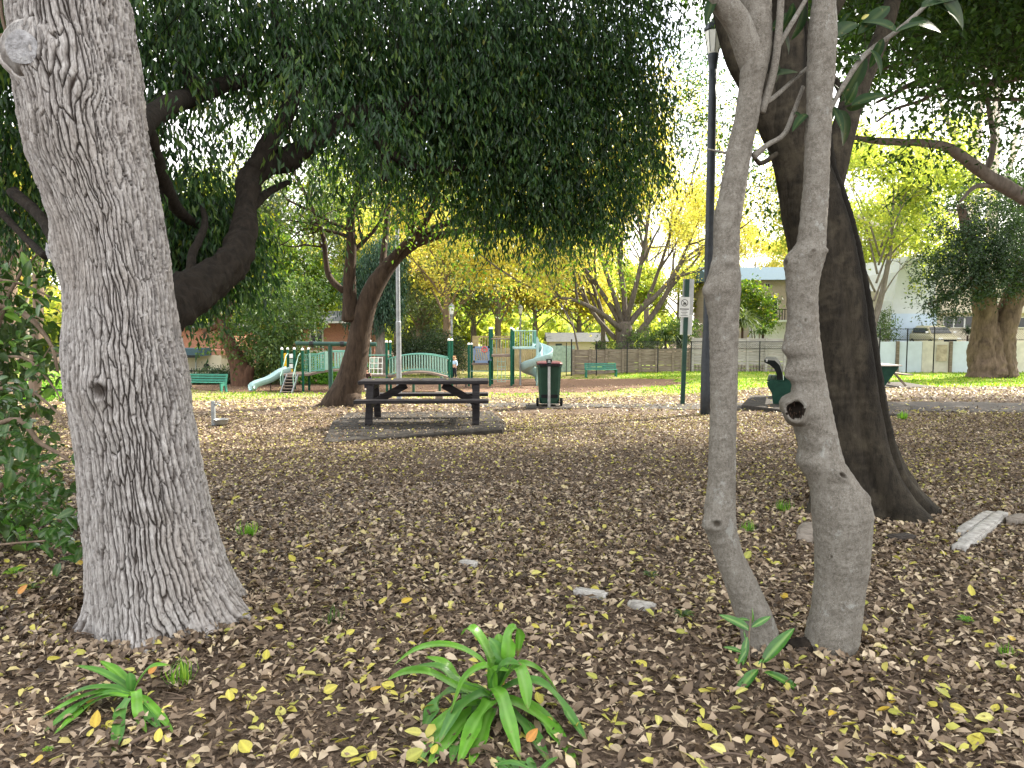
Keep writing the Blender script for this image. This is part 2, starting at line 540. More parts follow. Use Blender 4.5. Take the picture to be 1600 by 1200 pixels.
def brick_mat(name, c1, c2, mortar):
    m, nt, out = _new(name)
    tc = nt.nodes.new('ShaderNodeTexCoord')
    mp = nt.nodes.new('ShaderNodeMapping')
    mp.inputs['Rotation'].default_value = (R(90), 0, 0)
    nt.links.new(tc.outputs['Object'], mp.inputs['Vector'])
    bt = nt.nodes.new('ShaderNodeTexBrick')
    bt.inputs['Color1'].default_value = (*c1, 1)
    bt.inputs['Color2'].default_value = (*c2, 1)
    bt.inputs['Mortar'].default_value = (*mortar, 1)
    bt.inputs['Scale'].default_value = 4.2
    bt.inputs['Mortar Size'].default_value = .02
    nt.links.new(mp.outputs[0], bt.inputs['Vector'])
    b = nt.nodes.new('ShaderNodeBsdfPrincipled')
    b.inputs['Roughness'].default_value = .9
    nt.links.new(bt.outputs[0], b.inputs['Base Color'])
    nt.links.new(b.outputs[0], out.inputs[0])
brick_mat('brick_red', (.36, .13, .08), (.44, .18, .11), (.4, .33, .28))
brick_mat('brick_grey', (.27, .22, .19), (.34, .28, .25), (.38, .35, .32))

# ------------------------------------------------------------------ mesh building
def link(name, me, m, parent=None, smooth=False):
    o = bpy.data.objects.new(name, me)
    COL.objects.link(o)
    if parent is not None:
        o.parent = parent
        o.matrix_parent_inverse = parent.matrix_basis.inverted()
    if m is not None and not me.materials:
        for x in (m if isinstance(m, (list, tuple)) else [m]):
            me.materials.append(MATS[x] if isinstance(x, str) else x)
    if smooth:
        me.polygons.foreach_set('use_smooth', [True] * len(me.polygons))
    return o

def np_mesh(name, V, T, attrs=None):
    """triangles or quads from arrays, attrs: point floats"""
    V = np.asarray(V, np.float32)
    T = np.asarray(T, np.int32)
    k = T.shape[1]
    me = bpy.data.meshes.new(name)
    me.vertices.add(len(V))
    me.vertices.foreach_set('co', V.ravel())
    me.loops.add(T.size)
    me.loops.foreach_set('vertex_index', T.ravel())
    me.polygons.add(len(T))
    me.polygons.foreach_set('loop_start', np.arange(0, T.size, k, dtype=np.int32))
    me.polygons.foreach_set('loop_total', np.full(len(T), k, np.int32))
    for an, av in (attrs or {}).items():
        a = me.attributes.new(an, 'FLOAT', 'POINT')
        a.data.foreach_set('value', np.asarray(av, np.float32))
    me.update()
    me.validate()
    return me

def tag(o, label=None, cat=None, group=None, kind=None):
    if label: o['label'] = label
    if cat: o['category'] = cat
    if group: o['group'] = group
    if kind: o['kind'] = kind
    return o

def thing(name, label, cat, loc=(0, 0, 0), rz=0, group=None):
    o = bpy.data.objects.new(name, None)
    COL.objects.link(o)
    o.location = loc
    o.rotation_euler = (0, 0, rz)
    o.empty_display_size = .2
    return tag(o, label, cat, group)

def wpart(root, name, me, m, smooth=False):
    """a part whose mesh is given in world coordinates"""
    o = bpy.data.objects.new(name, me)
    COL.objects.link(o)
    top = root
    o.parent = root
    bpy_m = Matrix.Identity(4)
    chain = []
    p = root
    while p is not None:
        chain.append(p)
        p = p.parent
    W = Matrix.Identity(4)
    for p in reversed(chain):
        W = W @ p.matrix_parent_inverse @ p.matrix_basis if p.parent is not None else p.matrix_basis.copy()
    o.matrix_parent_inverse = W.inverted()
    if m is not None and not me.materials:
        for x in (m if isinstance(m, (list, tuple)) else [m]):
            me.materials.append(MATS[x])
    if smooth:
        me.polygons.foreach_set('use_smooth', [True] * len(me.polygons))
    return o

def lpart(root, name, me, m, loc=(0, 0, 0), rot=(0, 0, 0), smooth=False, scale=None):
    """a part in its thing's own coordinates"""
    o = bpy.data.objects.new(name, me)
    COL.objects.link(o)
    o.parent = root
    o.location = loc
    o.rotation_euler = rot
    if scale is not None:
        o.scale = scale
    if m is not None and not me.materials:
        for x in (m if isinstance(m, (list, tuple)) else [m]):
            me.materials.append(MATS[x])
    if smooth:
        me.polygons.foreach_set('use_smooth', [True] * len(me.polygons))
    return o

def copy_tree(o, parent=None):
    c = o.copy()
    COL.objects.link(c)
    if parent is not None:
        c.parent = parent
    for ch in list(o.children):
        copy_tree(ch, c)
    return c

class MB:
    """collects simple solids into one mesh"""
    def __init__(s):
        s.bm = bmesh.new()
    def _addv(s, vs, fs):
        b = [s.bm.verts.new(v) for v in vs]
        for f in fs:
            try:
                s.bm.faces.new([b[i] for i in f])
            except ValueError:
                pass
        return s
    def box(s, c, size, rot=None):
        x, y, z = (q / 2 for q in size)
        vs = [Vector(p) for p in ((-x, -y, -z), (x, -y, -z), (x, y, -z), (-x, y, -z), (-x, -y, z), (x, -y, z), (x, y, z), (-x, y, z))]
        if rot is not None:
            vs = [rot @ v for v in vs]
        c = Vector(c)
        return s._addv([v + c for v in vs], [(3, 2, 1, 0), (4, 5, 6, 7), (0, 1, 5, 4), (1, 2, 6, 5), (2, 3, 7, 6), (3, 0, 4, 7)])
    def bar(s, a, b, w, h, up=(0, 0, 1)):
        """box from a to b, w across, h along up"""
        a, b = Vector(a), Vector(b)
        d = (b - a)
        L = d.length
        d.normalize()
        up = Vector(up)
        sd = d.cross(up)
        if sd.length < 1e-4:
            sd = d.cross(Vector((1, 0, 0)))
        sd.normalize()
        up = sd.cross(d)
        M = Matrix((d, sd, up)).transposed()
        return s.box((a + b) / 2, (L, w, h), M)
    def tube(s, pts, rads, n=8, cap=True):
        V, Q = tube_arrays(np.array([tuple(p) for p in pts], float), np.array(rads, float) if np.ndim(rads) else np.full(len(pts), float(rads)), n)
        b = [s.bm.verts.new(v) for v in V]
        for q in Q:
            s.bm.faces.new([b[i] for i in q])
        if cap:
            s.bm.faces.new(b[:n][::-1])
            s.bm.faces.new(b[-n:])
        return s
    def prism(s, outline, y0, y1):
        """outline in x,z extruded along y"""
        n = len(outline)
        vs = [(x, y0, z) for x, z in outline] + [(x, y1, z) for x, z in outline]
        fs = [tuple(range(n))[::-1], tuple(range(n, 2 * n))] + [(k, (k + 1) % n, n + (k + 1) % n, n + k) for k in range(n)]
        return s._addv(vs, fs)
    def lathe(s, prof, c=(0, 0, 0), n=16):
        c = Vector(c)
        rings = []
        for r, z in prof:
            rings.append([s.bm.verts.new(c + Vector((r * math.cos(2 * math.pi * k / n), r * math.sin(2 * math.pi * k / n), z))) for k in range(n)])
        for a, b in zip(rings, rings[1:]):
            for k in range(n):
                s.bm.faces.new((a[k], a[(k + 1) % n], b[(k + 1) % n], b[k]))
        s.bm.faces.new(rings[0][::-1])
        s.bm.faces.new(rings[-1])
        return s
    def mesh(s, name, bevel=0):
        if bevel:
            bmesh.ops.bevel(s.bm, geom=list(s.bm.edges), offset=bevel, segments=1, affect='EDGES', clamp_overlap=True)
        bmesh.ops.recalc_face_normals(s.bm, faces=s.bm.faces)
        me = bpy.data.meshes.new(name)
        s.bm.to_mesh(me)
        s.bm.free()
        return me

def tube_arrays(P, rad, n=6, off=0):
    """rings along a polyline -> verts, quads"""
    k = len(P)
    T = np.gradient(P, axis=0)
    T /= np.linalg.norm(T, axis=1, keepdims=True) + 1e-9
    ref = np.array([0, 0, 1.0]) if abs(T[0, 2]) < .9 else np.array([1.0, 0, 0])
    A = np.zeros_like(P)
    a = np.cross(T[0], ref)
    for i in range(k):
        a = a - T[i] * (a @ T[i])
        a /= np.linalg.norm(a) + 1e-9
        A[i] = a
    B = np.cross(T, A)
    th = np.linspace(0, 2 * np.pi, n, endpoint=False)
    V = P[:, None, :] + rad[:, None, None] * (np.cos(th)[None, :, None] * A[:, None, :] + np.sin(th)[None, :, None] * B[:, None, :])
    i = np.arange(k - 1)[:, None] * n
    j = np.arange(n)[None, :]
    Q = np.stack([i + j, i + (j + 1) % n, i + n + (j + 1) % n, i + n + j], -1).reshape(-1, 4) + off
    return V.reshape(-1, 3), Q

class Tubes:
    """many tapered tubes in one mesh"""
    def __init__(s):
        s.V, s.Q, s.n = [], [], 0
    def add(s, P, rad, n=6, rough=0, seed=0):
        P = np.asarray(P, float)
        rad = np.asarray(rad, float)
        if n > 6:       # rounded ends
            e0, e1 = norm(P[0] - P[1]), norm(P[-1] - P[-2])
            P = np.vstack([P[0] + e0 * rad[0] * .3, P[0] + e0 * rad[0] * .22, P, P[-1] + e1 * rad[-1] * .22, P[-1] + e1 * rad[-1] * .3])
            rad = np.concatenate([[rad[0] * .02, rad[0] * .7], rad, [rad[-1] * .7, rad[-1] * .02]])
        V, Q = tube_arrays(P, rad, n, s.n)
        if rough:
            c = np.repeat(P, n, axis=0)
            rr = np.repeat(rad, n)
            f = fbm(V / (np.mean(rad) * 1.6), 2, seed) + (.55 * fbm(V / (np.mean(rad) * .4), 2, seed + 3) if n > 12 else 0)
            V = c + (V - c) * (1 + rough * f)[:, None]
        s.V.append(V)
        s.Q.append(Q)
        s.n += len(V)
    def mesh(s, name):
        V = np.concatenate(s.V)
        return np_mesh(name, V, np.concatenate(s.Q), {'h': np.ones(len(V))})

def spline(pts, n):
    """Catmull-Rom through points (k,m) -> (n,m)"""
    P = np.asarray(pts, float)
    if len(P) < 3:
        t = np.linspace(0, 1, n)[:, None]
        return P[0] * (1 - t) + P[-1] * t
    E = np.vstack([2 * P[0] - P[1], P, 2 * P[-1] - P[-2]])
    u = np.linspace(0, len(P) - 1 - 1e-6, n)
    i = u.astype(int)
    t = (u - i)[:, None]
    a, b, c, d = E[i], E[i + 1], E[i + 2], E[i + 3]
    return .5 * (2 * b + (c - a) * t + (2 * a - 5 * b + 4 * c - d) * t ** 2 + (3 * b - a - 3 * c + d) * t ** 3)

def limb_px(pts, n=24):
    """limb from (px, py, Y, radius in px) -> world polyline and radii in metres"""
    W = [(*at(x, y, Y), r * Y / F) for x, y, Y, r in pts]
    S = spline(W, n)
    return S[:, :3], np.maximum(S[:, 3], .003)

def norm(a):
    return a / (np.linalg.norm(a, axis=-1, keepdims=True) + 1e-9)

def leaves(name, P, D, N, L, W, rnd, detail=0, fold=.25, curl=.15):
    """leaf blades: base P, direction D, upper side N; L long, W wide -> mesh"""
    P, D, N = (np.asarray(a, float) for a in (P, D, N))
    n = len(P)
    D = norm(D)
    S = norm(np.cross(D, N))
    N = np.cross(S, D)
    L = np.broadcast_to(np.asarray(L, float), (n,))[:, None]
    W = np.broadcast_to(np.asarray(W, float), (n,))[:, None]
    rnd = np.broadcast_to(rnd, (n,))
    if detail < 0:
        V = np.stack([P - S * W * .5, P + S * W * .5 + N * W * fold, P + D * L], 1)
        T = np.array([[0, 1, 2]])
    elif detail == 0:
        V = np.stack([P, P + D * L * .45 + S * W * .5 + N * W * fold, P + D * L - N * L * curl, P + D * L * .45 - S * W * .5 + N * W * fold], 1)
        T = np.array([[0, 1, 2], [0, 2, 3]])
    else:
        c1 = P + D * L * .32 + N * L * curl * .35
        c2 = P + D * L * .70 + N * L * curl * .1
        V = np.stack([P, c1 + S * W * .46 + N * W * fold, c1, c1 - S * W * .46 + N * W * fold,
                      c2 + S * W * .40 + N * W * fold * .8, c2, c2 - S * W * .40 + N * W * fold * .8, P + D * L - N * L * curl], 1)
        T = np.array([[0, 1, 2], [0, 2, 3], [2, 1, 4], [2, 4, 5], [3, 2, 5], [3, 5, 6], [5, 4, 7], [5, 7, 6]])
    m = V.shape[1]
    TT = (np.arange(n)[:, None, None] * m + T[None]).reshape(-1, 3)
    return np_mesh(name, V.reshape(-1, 3), TT, {'rnd': np.repeat(rnd, m)})

def rand_dirs(n, rng=RNG):
    v = rng.normal(size=(n, 3))
    return norm(v)

def blade(name, ctrl, width, n=14, tipw=.15, fold=.35, side=None, basew=.7):
    """strap leaf along control points -> mesh with margin/midrib attribute"""
    P = spline(ctrl, n)
    T = norm(np.gradient(P, axis=0))
    up = np.array([0, 0, 1.0])
    S = np.cross(T, up)
    bad = np.linalg.norm(S, axis=1) < .15
    s0 = np.array(side if side is not None else (1, 0, 0), float)
    S[bad] = s0
    for i in range(1, n):
        if S[i] @ S[i - 1] < 0:
            S[i] = -S[i]
    S = norm(S)
    if side is not None:
        S = norm(S + s0 * .8 * np.sign((S * s0).sum(1, keepdims=True) + 1e-6))
    N = np.cross(S, T)
    t = np.linspace(0, 1, n)
    w = width * .5 * (basew + (1 - basew) * sstep(0, .3, t)) * (1 - (1 - tipw) * sstep(.62, 1, t) ** 1.5)
    w[-1] = width * .02
    V = np.concatenate([P + S * w[:, None] + N * (w * fold)[:, None], P, P - S * w[:, None] + N * (w * fold)[:, None]])
    i = np.arange(n - 1)
    Q = np.concatenate([np.stack([i, i + n, i + n + 1, i + 1], 1), np.stack([i + n, i + 2 * n, i + 2 * n + 1, i + n + 1], 1)])
    return np_mesh(name, V, Q, {'rnd': np.concatenate([np.zeros(n), np.ones(n), np.zeros(n)]), 'along': np.tile(np.linspace(0, 1, n), 3)})

def leafblade(name, L, W, n=9, fold=.25, curl=.25, blunt=.5):
    """one broad leaf lying along +X from the origin -> mesh"""
    t = np.linspace(0, 1, n)
    w = W * .5 * np.sin(np.pi * t ** (1 - .35 * blunt) * .97 + .03) ** .8
    w[0] = W * .03
    w[-1] = W * .01
    z = -curl * L * t ** 2 + curl * .35 * L * t
    P = np.stack([L * t, 0 * t, z], 1)
    S = np.array([0, 1.0, 0])
    V = np.concatenate([P + S * w[:, None] + np.array([0, 0, 1]) * (w * fold)[:, None], P, P - S * w[:, None] + np.array([0, 0, 1]) * (w * fold)[:, None]])
    i = np.arange(n - 1)
    Q = np.concatenate([np.stack([i, i + n, i + n + 1, i + 1], 1), np.stack([i + n, i + 2 * n, i + 2 * n + 1, i + n + 1], 1)])
    return np_mesh(name, V, Q, {'rnd': np.concatenate([np.zeros(n), np.ones(n), np.zeros(n)])})

def orient(o, d, nrm=(0, 0, 1)):
    """turn an object so that its +X runs along d, its +Z near nrm"""
    d = Vector(d).normalized()
    z = Vector(nrm)
    y = z.cross(d)
    if y.length < 1e-4:
        y = Vector((0, 1, 0))
    y.normalize()
    z = d.cross(y)
    M = Matrix((d, y, z)).transposed()
    o.rotation_euler = M.to_euler()

# ================================================================== THE SETTING
def sheet(name, x0, x1, y0, y1, sx, sy, dz, m, inside=None):
    xs = np.arange(x0, x1 + sx * .5, sx)
    ys = np.arange(y0, y1 + sy * .5, sy)
    X, Y = np.meshgrid(xs, ys)
    Z = gza(X, Y) + dz
    V = np.stack([X.ravel(), Y.ravel(), Z.ravel()], 1)
    nx = len(xs)
    i = (np.arange(len(ys) - 1)[:, None] * nx + np.arange(nx - 1)[None]).ravel()
    Q = np.stack([i, i + 1, i + nx + 1, i + nx], 1)
    if inside is not None:
        cx, cy = X[:-1, :-1].ravel() + sx / 2, Y[:-1, :-1].ravel() + sy / 2
        Q = Q[inside(cx, cy)]
    used = np.unique(Q)
    mp = np.zeros(len(V), int)
    mp[used] = np.arange(len(used))
    o = link(name, np_mesh(name, V[used], mp[Q]), m, smooth=True)
    o['kind'] = 'structure'
    return o

def strip_ground():
    """one ground sheet to the horizon, fine near the camera, coarse beyond"""
    ys = np.concatenate([np.arange(-30, 0, 2.0), np.arange(0, 26, .25), np.arange(26, 64, .5), np.arange(64, 130, 6), [150, 200, 300, 600]])
    xs = np.concatenate([[-400, -200, -110], np.arange(-60, -16, 2.0), np.arange(-16, 18, .3), np.arange(18, 62, 2.0), [110, 200, 400]])
    X, Y = np.meshgrid(xs, ys)
    Z = gza(X, Y)
    V = np.stack([X.ravel(), Y.ravel(), Z.ravel()], 1)
    nx = len(xs)
    i = (np.arange(len(ys) - 1)[:, None] * nx + np.arange(nx - 1)[None]).ravel()
    Q = np.stack([i, i + 1, i + nx + 1, i + nx], 1)
    o = link('ground', np_mesh('ground', V, Q), 'litter_soil', smooth=True)
    o['kind'] = 'structure'
strip_ground()

def wob(x, y, s, seed):
    return vnoise(np.stack([x * s, y * s, np.zeros_like(x)], 1), seed)

def in_chip(x, y):
    return ((x + 3.6) / 12.5) ** 2 + ((y - 38.6) / 5.4) ** 2 + .12 * wob(x, y, .5, 9) < 1

def path_y(x):
    """centre line of the path crossing behind the bin"""
    return 20.3 - 2.0 * sstep(-1, 9, x) - .5 * sstep(9, 16, x)

def in_path(x, y):
    return (np.abs(y - path_y(x)) < 1.35 + .18 * wob(x, y, .9, 4)) & (x > -1.2)

def lawn_edge(x):
    return 28.5 - 3.5 * sstep(-7, -11, x) + .8 * sstep(6, 13, x)

sheet('lawn', 6, 46, 19.5, 62, .5, .5, .014, 'lawn_soil', lambda x, y: (y > lawn_edge(x) + 1.1 * wob(x, y, .6, 2)) & ~in_chip(x, y))
sheet('leafy_lawn', -40, 6, 19.5, 62, .5, .5, .014, 'leafy_lawn_soil', lambda x, y: (y > lawn_edge(x) + 1.1 * wob(x, y, .6, 2)) & ~in_chip(x, y))
sheet('playground_surface', -20, 12, 31, 46, .4, .4, .022, 'woodchip', in_chip)
sheet('footpath', -2, 32, 16, 22.5, .2, .2, .012, 'asphalt', lambda x, y: in_path(x, y) & (x < 9.6))
sheet('concrete_path', 9, 32, 15, 22.5, .2, .2, .014, 'path_concrete', lambda x, y: in_path(x, y) & (x >= 9.6))

# ================================================================== NEAR TREES
def outline_trunk(rows, Y, nu, nv, zlo, zhi, disp, lean=0.0, sq=1.0, top=None, rmul=1.0, front=0.0, smooth=.07):
    """trunk from the photograph's silhouette rows (py, left px, right px) standing Y metres ahead.
    disp(theta, z, r, X) -> (radial offset, bark height 0..1)"""
    zs, xl, xr = [], [], []
    for py, a, b in rows:
        l, r = at(a, py, Y), at(b, py, Y)
        fl_, fr_ = math.atan2(l.x, Y), math.atan2(r.x, Y)      # sight lines touching both flanks
        fc_ = (fl_ + fr_) / 2
        xc_, rc_ = Y * math.tan(fc_), Y / math.cos(fc_) * math.sin((fr_ - fl_) / 2)
        zs.append(l.z)
        xl.append(xc_ - rc_)
        xr.append(xc_ + rc_)
    zs, xl, xr = (np.array(q)[::-1] for q in (zs, xl, xr))
    if top is not None:      # extend above the frame: (z, xl, xr)
        for t in top:
            zs, xl, xr = np.append(zs, t[0]), np.append(xl, t[1]), np.append(xr, t[2])
    z = np.linspace(zlo, zhi, nv)
    a, b = np.interp(z, zs, xl), np.interp(z, zs, xr)
    k = max(3, int(nv / (zhi - zlo) * smooth) | 1)
    ker = np.hanning(k + 2)[1:-1]
    ker /= ker.sum()
    a = np.convolve(np.pad(a, k // 2, mode='edge'), ker, 'valid')
    b = np.convolve(np.pad(b, k // 2, mode='edge'), ker, 'valid')
    c, r = (a + b) / 2, (b - a) / 2 * rmul
    th = np.linspace(0, 2 * np.pi, nu, endpoint=False)
    th = th + front * np.sin(th + np.pi / 2 + np.pi / 2 + np.pi / 2)      # finer on the side of the clearing
    TH, Z = np.meshgrid(th, z)
    C, RR = np.repeat(c[:, None], nu, 1), np.repeat(r[:, None], nu, 1)
    X = C + RR * np.cos(TH)
    YY = Y + lean * (Z - 0) + RR * sq * np.sin(TH)
    dr, h = disp(TH.ravel(), Z.ravel(), RR.ravel(), np.stack([X.ravel(), YY.ravel(), Z.ravel()], 1), C.ravel())
    dr = dr.reshape(TH.shape)
    X = C + (RR + dr) * np.cos(TH)
    YY = Y + lean * Z + (RR * sq + dr) * np.sin(TH)
    V = np.stack([X.ravel(), YY.ravel(), Z.ravel()], 1)
    i = np.arange(nv - 1)[:, None] * nu
    j = np.arange(nu)[None]
    Q = np.stack([i + j, i + (j + 1) % nu, i + nu + (j + 1) % nu, i + nu + j], -1).reshape(-1, 4)
    return V, Q, h, (z, c, r)

def spot(prof, Y, px, py, lean=0):
    """theta and z of a spot on the camera side of a trunk"""
    z, c, r = prof
    p = at(px, py, Y)
    rr, cc = np.interp(p.z, z, r), np.interp(p.z, z, c)
    for _ in range(4):
        q = np.clip((p.x - cc) / rr, -.98, .98)
        th = -math.acos(q)
        p = at(px, py, Y + lean * p.z + rr * math.sin(th))
        rr, cc = np.interp(p.z, z, r), np.interp(p.z, z, c)
    return th, p.z, Vector((cc + rr * math.cos(th), Y + lean * p.z + rr * math.sin(th), p.z))

def knots(TH, Z, RR, spots):
    """knot rings: list of (theta, z, amp, size, depth)"""
    o = 0
    for th, z, amp, s, dep in spots:
        dt = np.arctan2(np.sin(TH - th), np.cos(TH - th)) * RR
        d = np.hypot(dt, Z - z) / s
        o = o + amp * np.exp(-d ** 2) - dep * np.exp(-(d / .42) ** 4)
    return o

# ---- the big trunk with plated bark
LY = 4.15
L_rows = [(0, 3, 208), (50, 8, 212), (100, 12, 222), (150, 18, 230), (200, 24, 236), (250, 35, 242), (300, 55, 250), (350, 75, 260),
          (400, 88, 268), (450, 95, 275), (500, 93, 283), (550, 92, 292), (600, 97, 300), (650, 105, 304), (700, 113, 314), (750, 119, 322),
          (800, 124, 333), (850, 130, 348), (900, 132, 365), (940, 129, 386), (965, 124, 404), (985, 118, 424), (1010, 108, 445)]
def sst_dome(d):
    return np.sqrt(np.clip(d / .016, 0, 1))
_lp = {}
def L_disp(TH, Z, RR, P, C):
    # plates: long cells with jagged borders, finer cracks inside them, flaky relief on top
    pu = 74
    j1 = fbm(P * np.array([30, 30, 20.0]), 2, 51)
    j2 = fbm(P * np.array([30, 30, 20.0]), 2, 53)
    lo = fbm(P * 3.4, 2, 31)
    kd = np.zeros_like(Z)
    bend = np.zeros_like(Z)
    for th_, z_, _a, s_, _d in _lp.get('k', []):
        if s_ < .07:
            continue
        dt = np.arctan2(np.sin(TH - th_), np.cos(TH - th_)) * RR
        g_ = np.exp(-(np.hypot(dt, Z - z_) / (s_ * 1.9)) ** 2)
        kd = np.maximum(kd, g_)
        bend = bend - .8 * g_ * np.tanh(dt / (s_ * .8))
    U = TH / (2 * np.pi) * pu + bend + lo * 1.5 + .22 * j1 + .3 * fbm(P * 9, 2, 58)
    V = Z / .19 + .28 * j2 + .5 * fbm(P * 5, 2, 57)
    su = 2 * np.pi * .36 / pu
    dist, cid, hz = worley_m(U, V, pu, su, .19, 3)
    dist = dist + .004 * sstep(.25, .9, hz) * (1 + fbm(P * 12, 2, 44)) * (1 - .95 * kd) * (1 - .8 * sstep(.1, .5, fbm(P * 2.3, 2, 87)))
    U2 = TH / (2 * np.pi) * pu * 2 + lo * 2.2 + .5 * j2 + 7
    d2, cid2, hz2 = worley_m(U2, Z / .07 + .4 * j1, pu * 2, su / 2, .07, 8)
    wide = 1 + .8 * fbm(P * 2.6, 2, 66)
    fine = fbm(P * np.array([75, 75, 40.0]), 3, 77)
    plate = sstep(.0006, .0062, dist / np.clip(wide, .35, 2) + .0012 * fine)
    sub = sstep(.0, .0035, d2 + .001 * fine)
    h = plate * (.55 + .45 * sub)
    dr = .017 * plate * (.6 + .8 * cid) + .006 * sst_dome(dist) + .0042 * sub * (.4 + cid2) + .0035 * fine - .030
    dr = dr + .022 * fbm(P * 2.2, 2, 91)
    lob = np.exp(-np.clip(Z + .05, 0, 9) / .16) * (.055 * np.cos(TH * 5 + 1.3) + .03 * np.cos(TH * 9 + .4))
    dr = dr + lob
    if 'k' in _lp:
        kn = knots(TH, Z, RR, _lp['k'])
        dr = dr + kn
    if 'deep' in _lp:
        for th, z, s in _lp['deep']:
            dt = np.arctan2(np.sin(TH - th), np.cos(TH - th)) * RR
            h = h * (1 - .9 * np.exp(-((np.hypot(dt, Z - z)) / s) ** 4))
    return dr, np.clip(h * (.92 + .25 * fine), 0, 1)

L_top = [(4.6, -3.62, -2.86), (5.4, -3.8, -3.05), (6.4, -3.75, -3.15), (7.5, -3.6, -3.25)]
_, _, _, L_prof = outline_trunk(L_rows, LY, 8, 60, -.12, 7.5, lambda *a: (np.zeros(a[0].shape), np.ones(a[0].shape)), top=L_top)
def _ls(px, py):
    return spot(L_prof, LY, px, py)
_lp['k'] = []
for px, py, amp, s, dep in ((46, 78, .035, .15, 0), (110, 170, .02, .12, .0), (155, 612, .035, .085, .045), (175, 668, .022, .06, .02), (228, 805, .016, .05, .006), (90, 392, .05, .13, .0), (100, 800, .02, .08, 0), (115, 120, .035, .07, .0)):
    th, z, p = _ls(px, py)
    _lp['k'].append((th, z, amp, s, dep))
th1, z1, _ = _ls(156, 610)
_lp['deep'] = [(th1, z1, .045)]
V, Q, H, L_prof = outline_trunk(L_rows, LY, 350, 720, -.12, 4.4, L_disp, top=L_top, front=.62, rmul=.975)
base = Vector((L_prof[1][5], LY, 0))
big_tree = thing('rough_barked_tree', 'massive tree with pale grey plated bark and a round sawn knot near the top', 'tree', base)
wpart(big_tree, 'trunk', np_mesh('big_trunk', V, Q, {'h': H}), 'bark_plated', smooth=True)
# upper bole out of view, plainer
V, Q, H, _ = outline_trunk(L_rows, LY, 24, 40, 4.35, 7.5, lambda TH, Z, RR, P, C: (.02 * fbm(P * 4, 2, 3), np.ones(TH.shape)), top=L_top)
wpart(big_tree, 'upper_trunk', np_mesh('upper_bole', V, Q, {'h': H}), 'bark_plated', smooth=True)

# sawn stubs
def sawn(root, px, py, prof, Y, rad, length, name='sawn_knot', tilt=(0, 0, 0), mb='bark_plated', lean=0):
    th, z, p = spot(prof, Y, px, py, lean)
    n = Vector((math.cos(th), math.sin(th), 0)) * .55 + Vector((tilt[0], -.8 + tilt[1], tilt[2]))
    n.normalize()
    a = p - n * .05
    T_ = Tubes()
    T_.add(spline([tuple(a - n * .05), tuple(a + n * .02), tuple(a + n * (length * .75)), tuple(a + n * (length - .012 - rad * .36))], 22), np.interp(np.linspace(0, 1, 22), [0, .35, .8, 1], [rad * 2.1, rad * 1.75, rad * 1.28, rad * 1.16]), 44, .3, 17)
    k = wpart(root, name, T_.mesh(name), mb, smooth=True)
    # wrinkled cut face with a collar
    ang = np.linspace(0, 2 * np.pi, 28, endpoint=False)
    side = n.cross(Vector((0, 0, 1))).normalized()
    up = side.cross(n)
    c = a + n * (length + .008)
    vs, fs = [tuple(c)], []
    for kx, rr in enumerate((.35, .7, .98)):
        for t in ang:
            q = c + (side * math.cos(t) + up * math.sin(t)) * rad * rr * (1 + .06 * math.sin(2 * t + .5) + .03 * math.sin(5 * t)) + n * (.006 - .004 * kx + .002 * math.sin(3 * t + kx * 2))
            vs.append(tuple(q))
    m = len(ang)
    me = bpy.data.meshes.new('cut_face')
    fs = [(0, 1 + i, 1 + (i + 1) % m) for i in range(m)]
    for r_ in range(2):
        fs += [(1 + r_ * m + i, 1 + (r_ + 1) * m + i, 1 + (r_ + 1) * m + (i + 1) % m, 1 + r_ * m + (i + 1) % m) for i in range(m)]
    me.from_pydata(vs, [], fs)
    wpart(k, 'cut_face', me, 'cut_wood', smooth=True)
    return k
k1 = sawn(big_tree, 44, 78, L_prof, LY, .085, .085)
k1['label'] = 'large round sawn branch end with grey weathered face'
k2 = sawn(big_tree, 86, 392, L_prof, LY, .045, .10, tilt=(-.5, .1, -.1))
k2['label'] = 'small sawn stub on the side of the trunk'
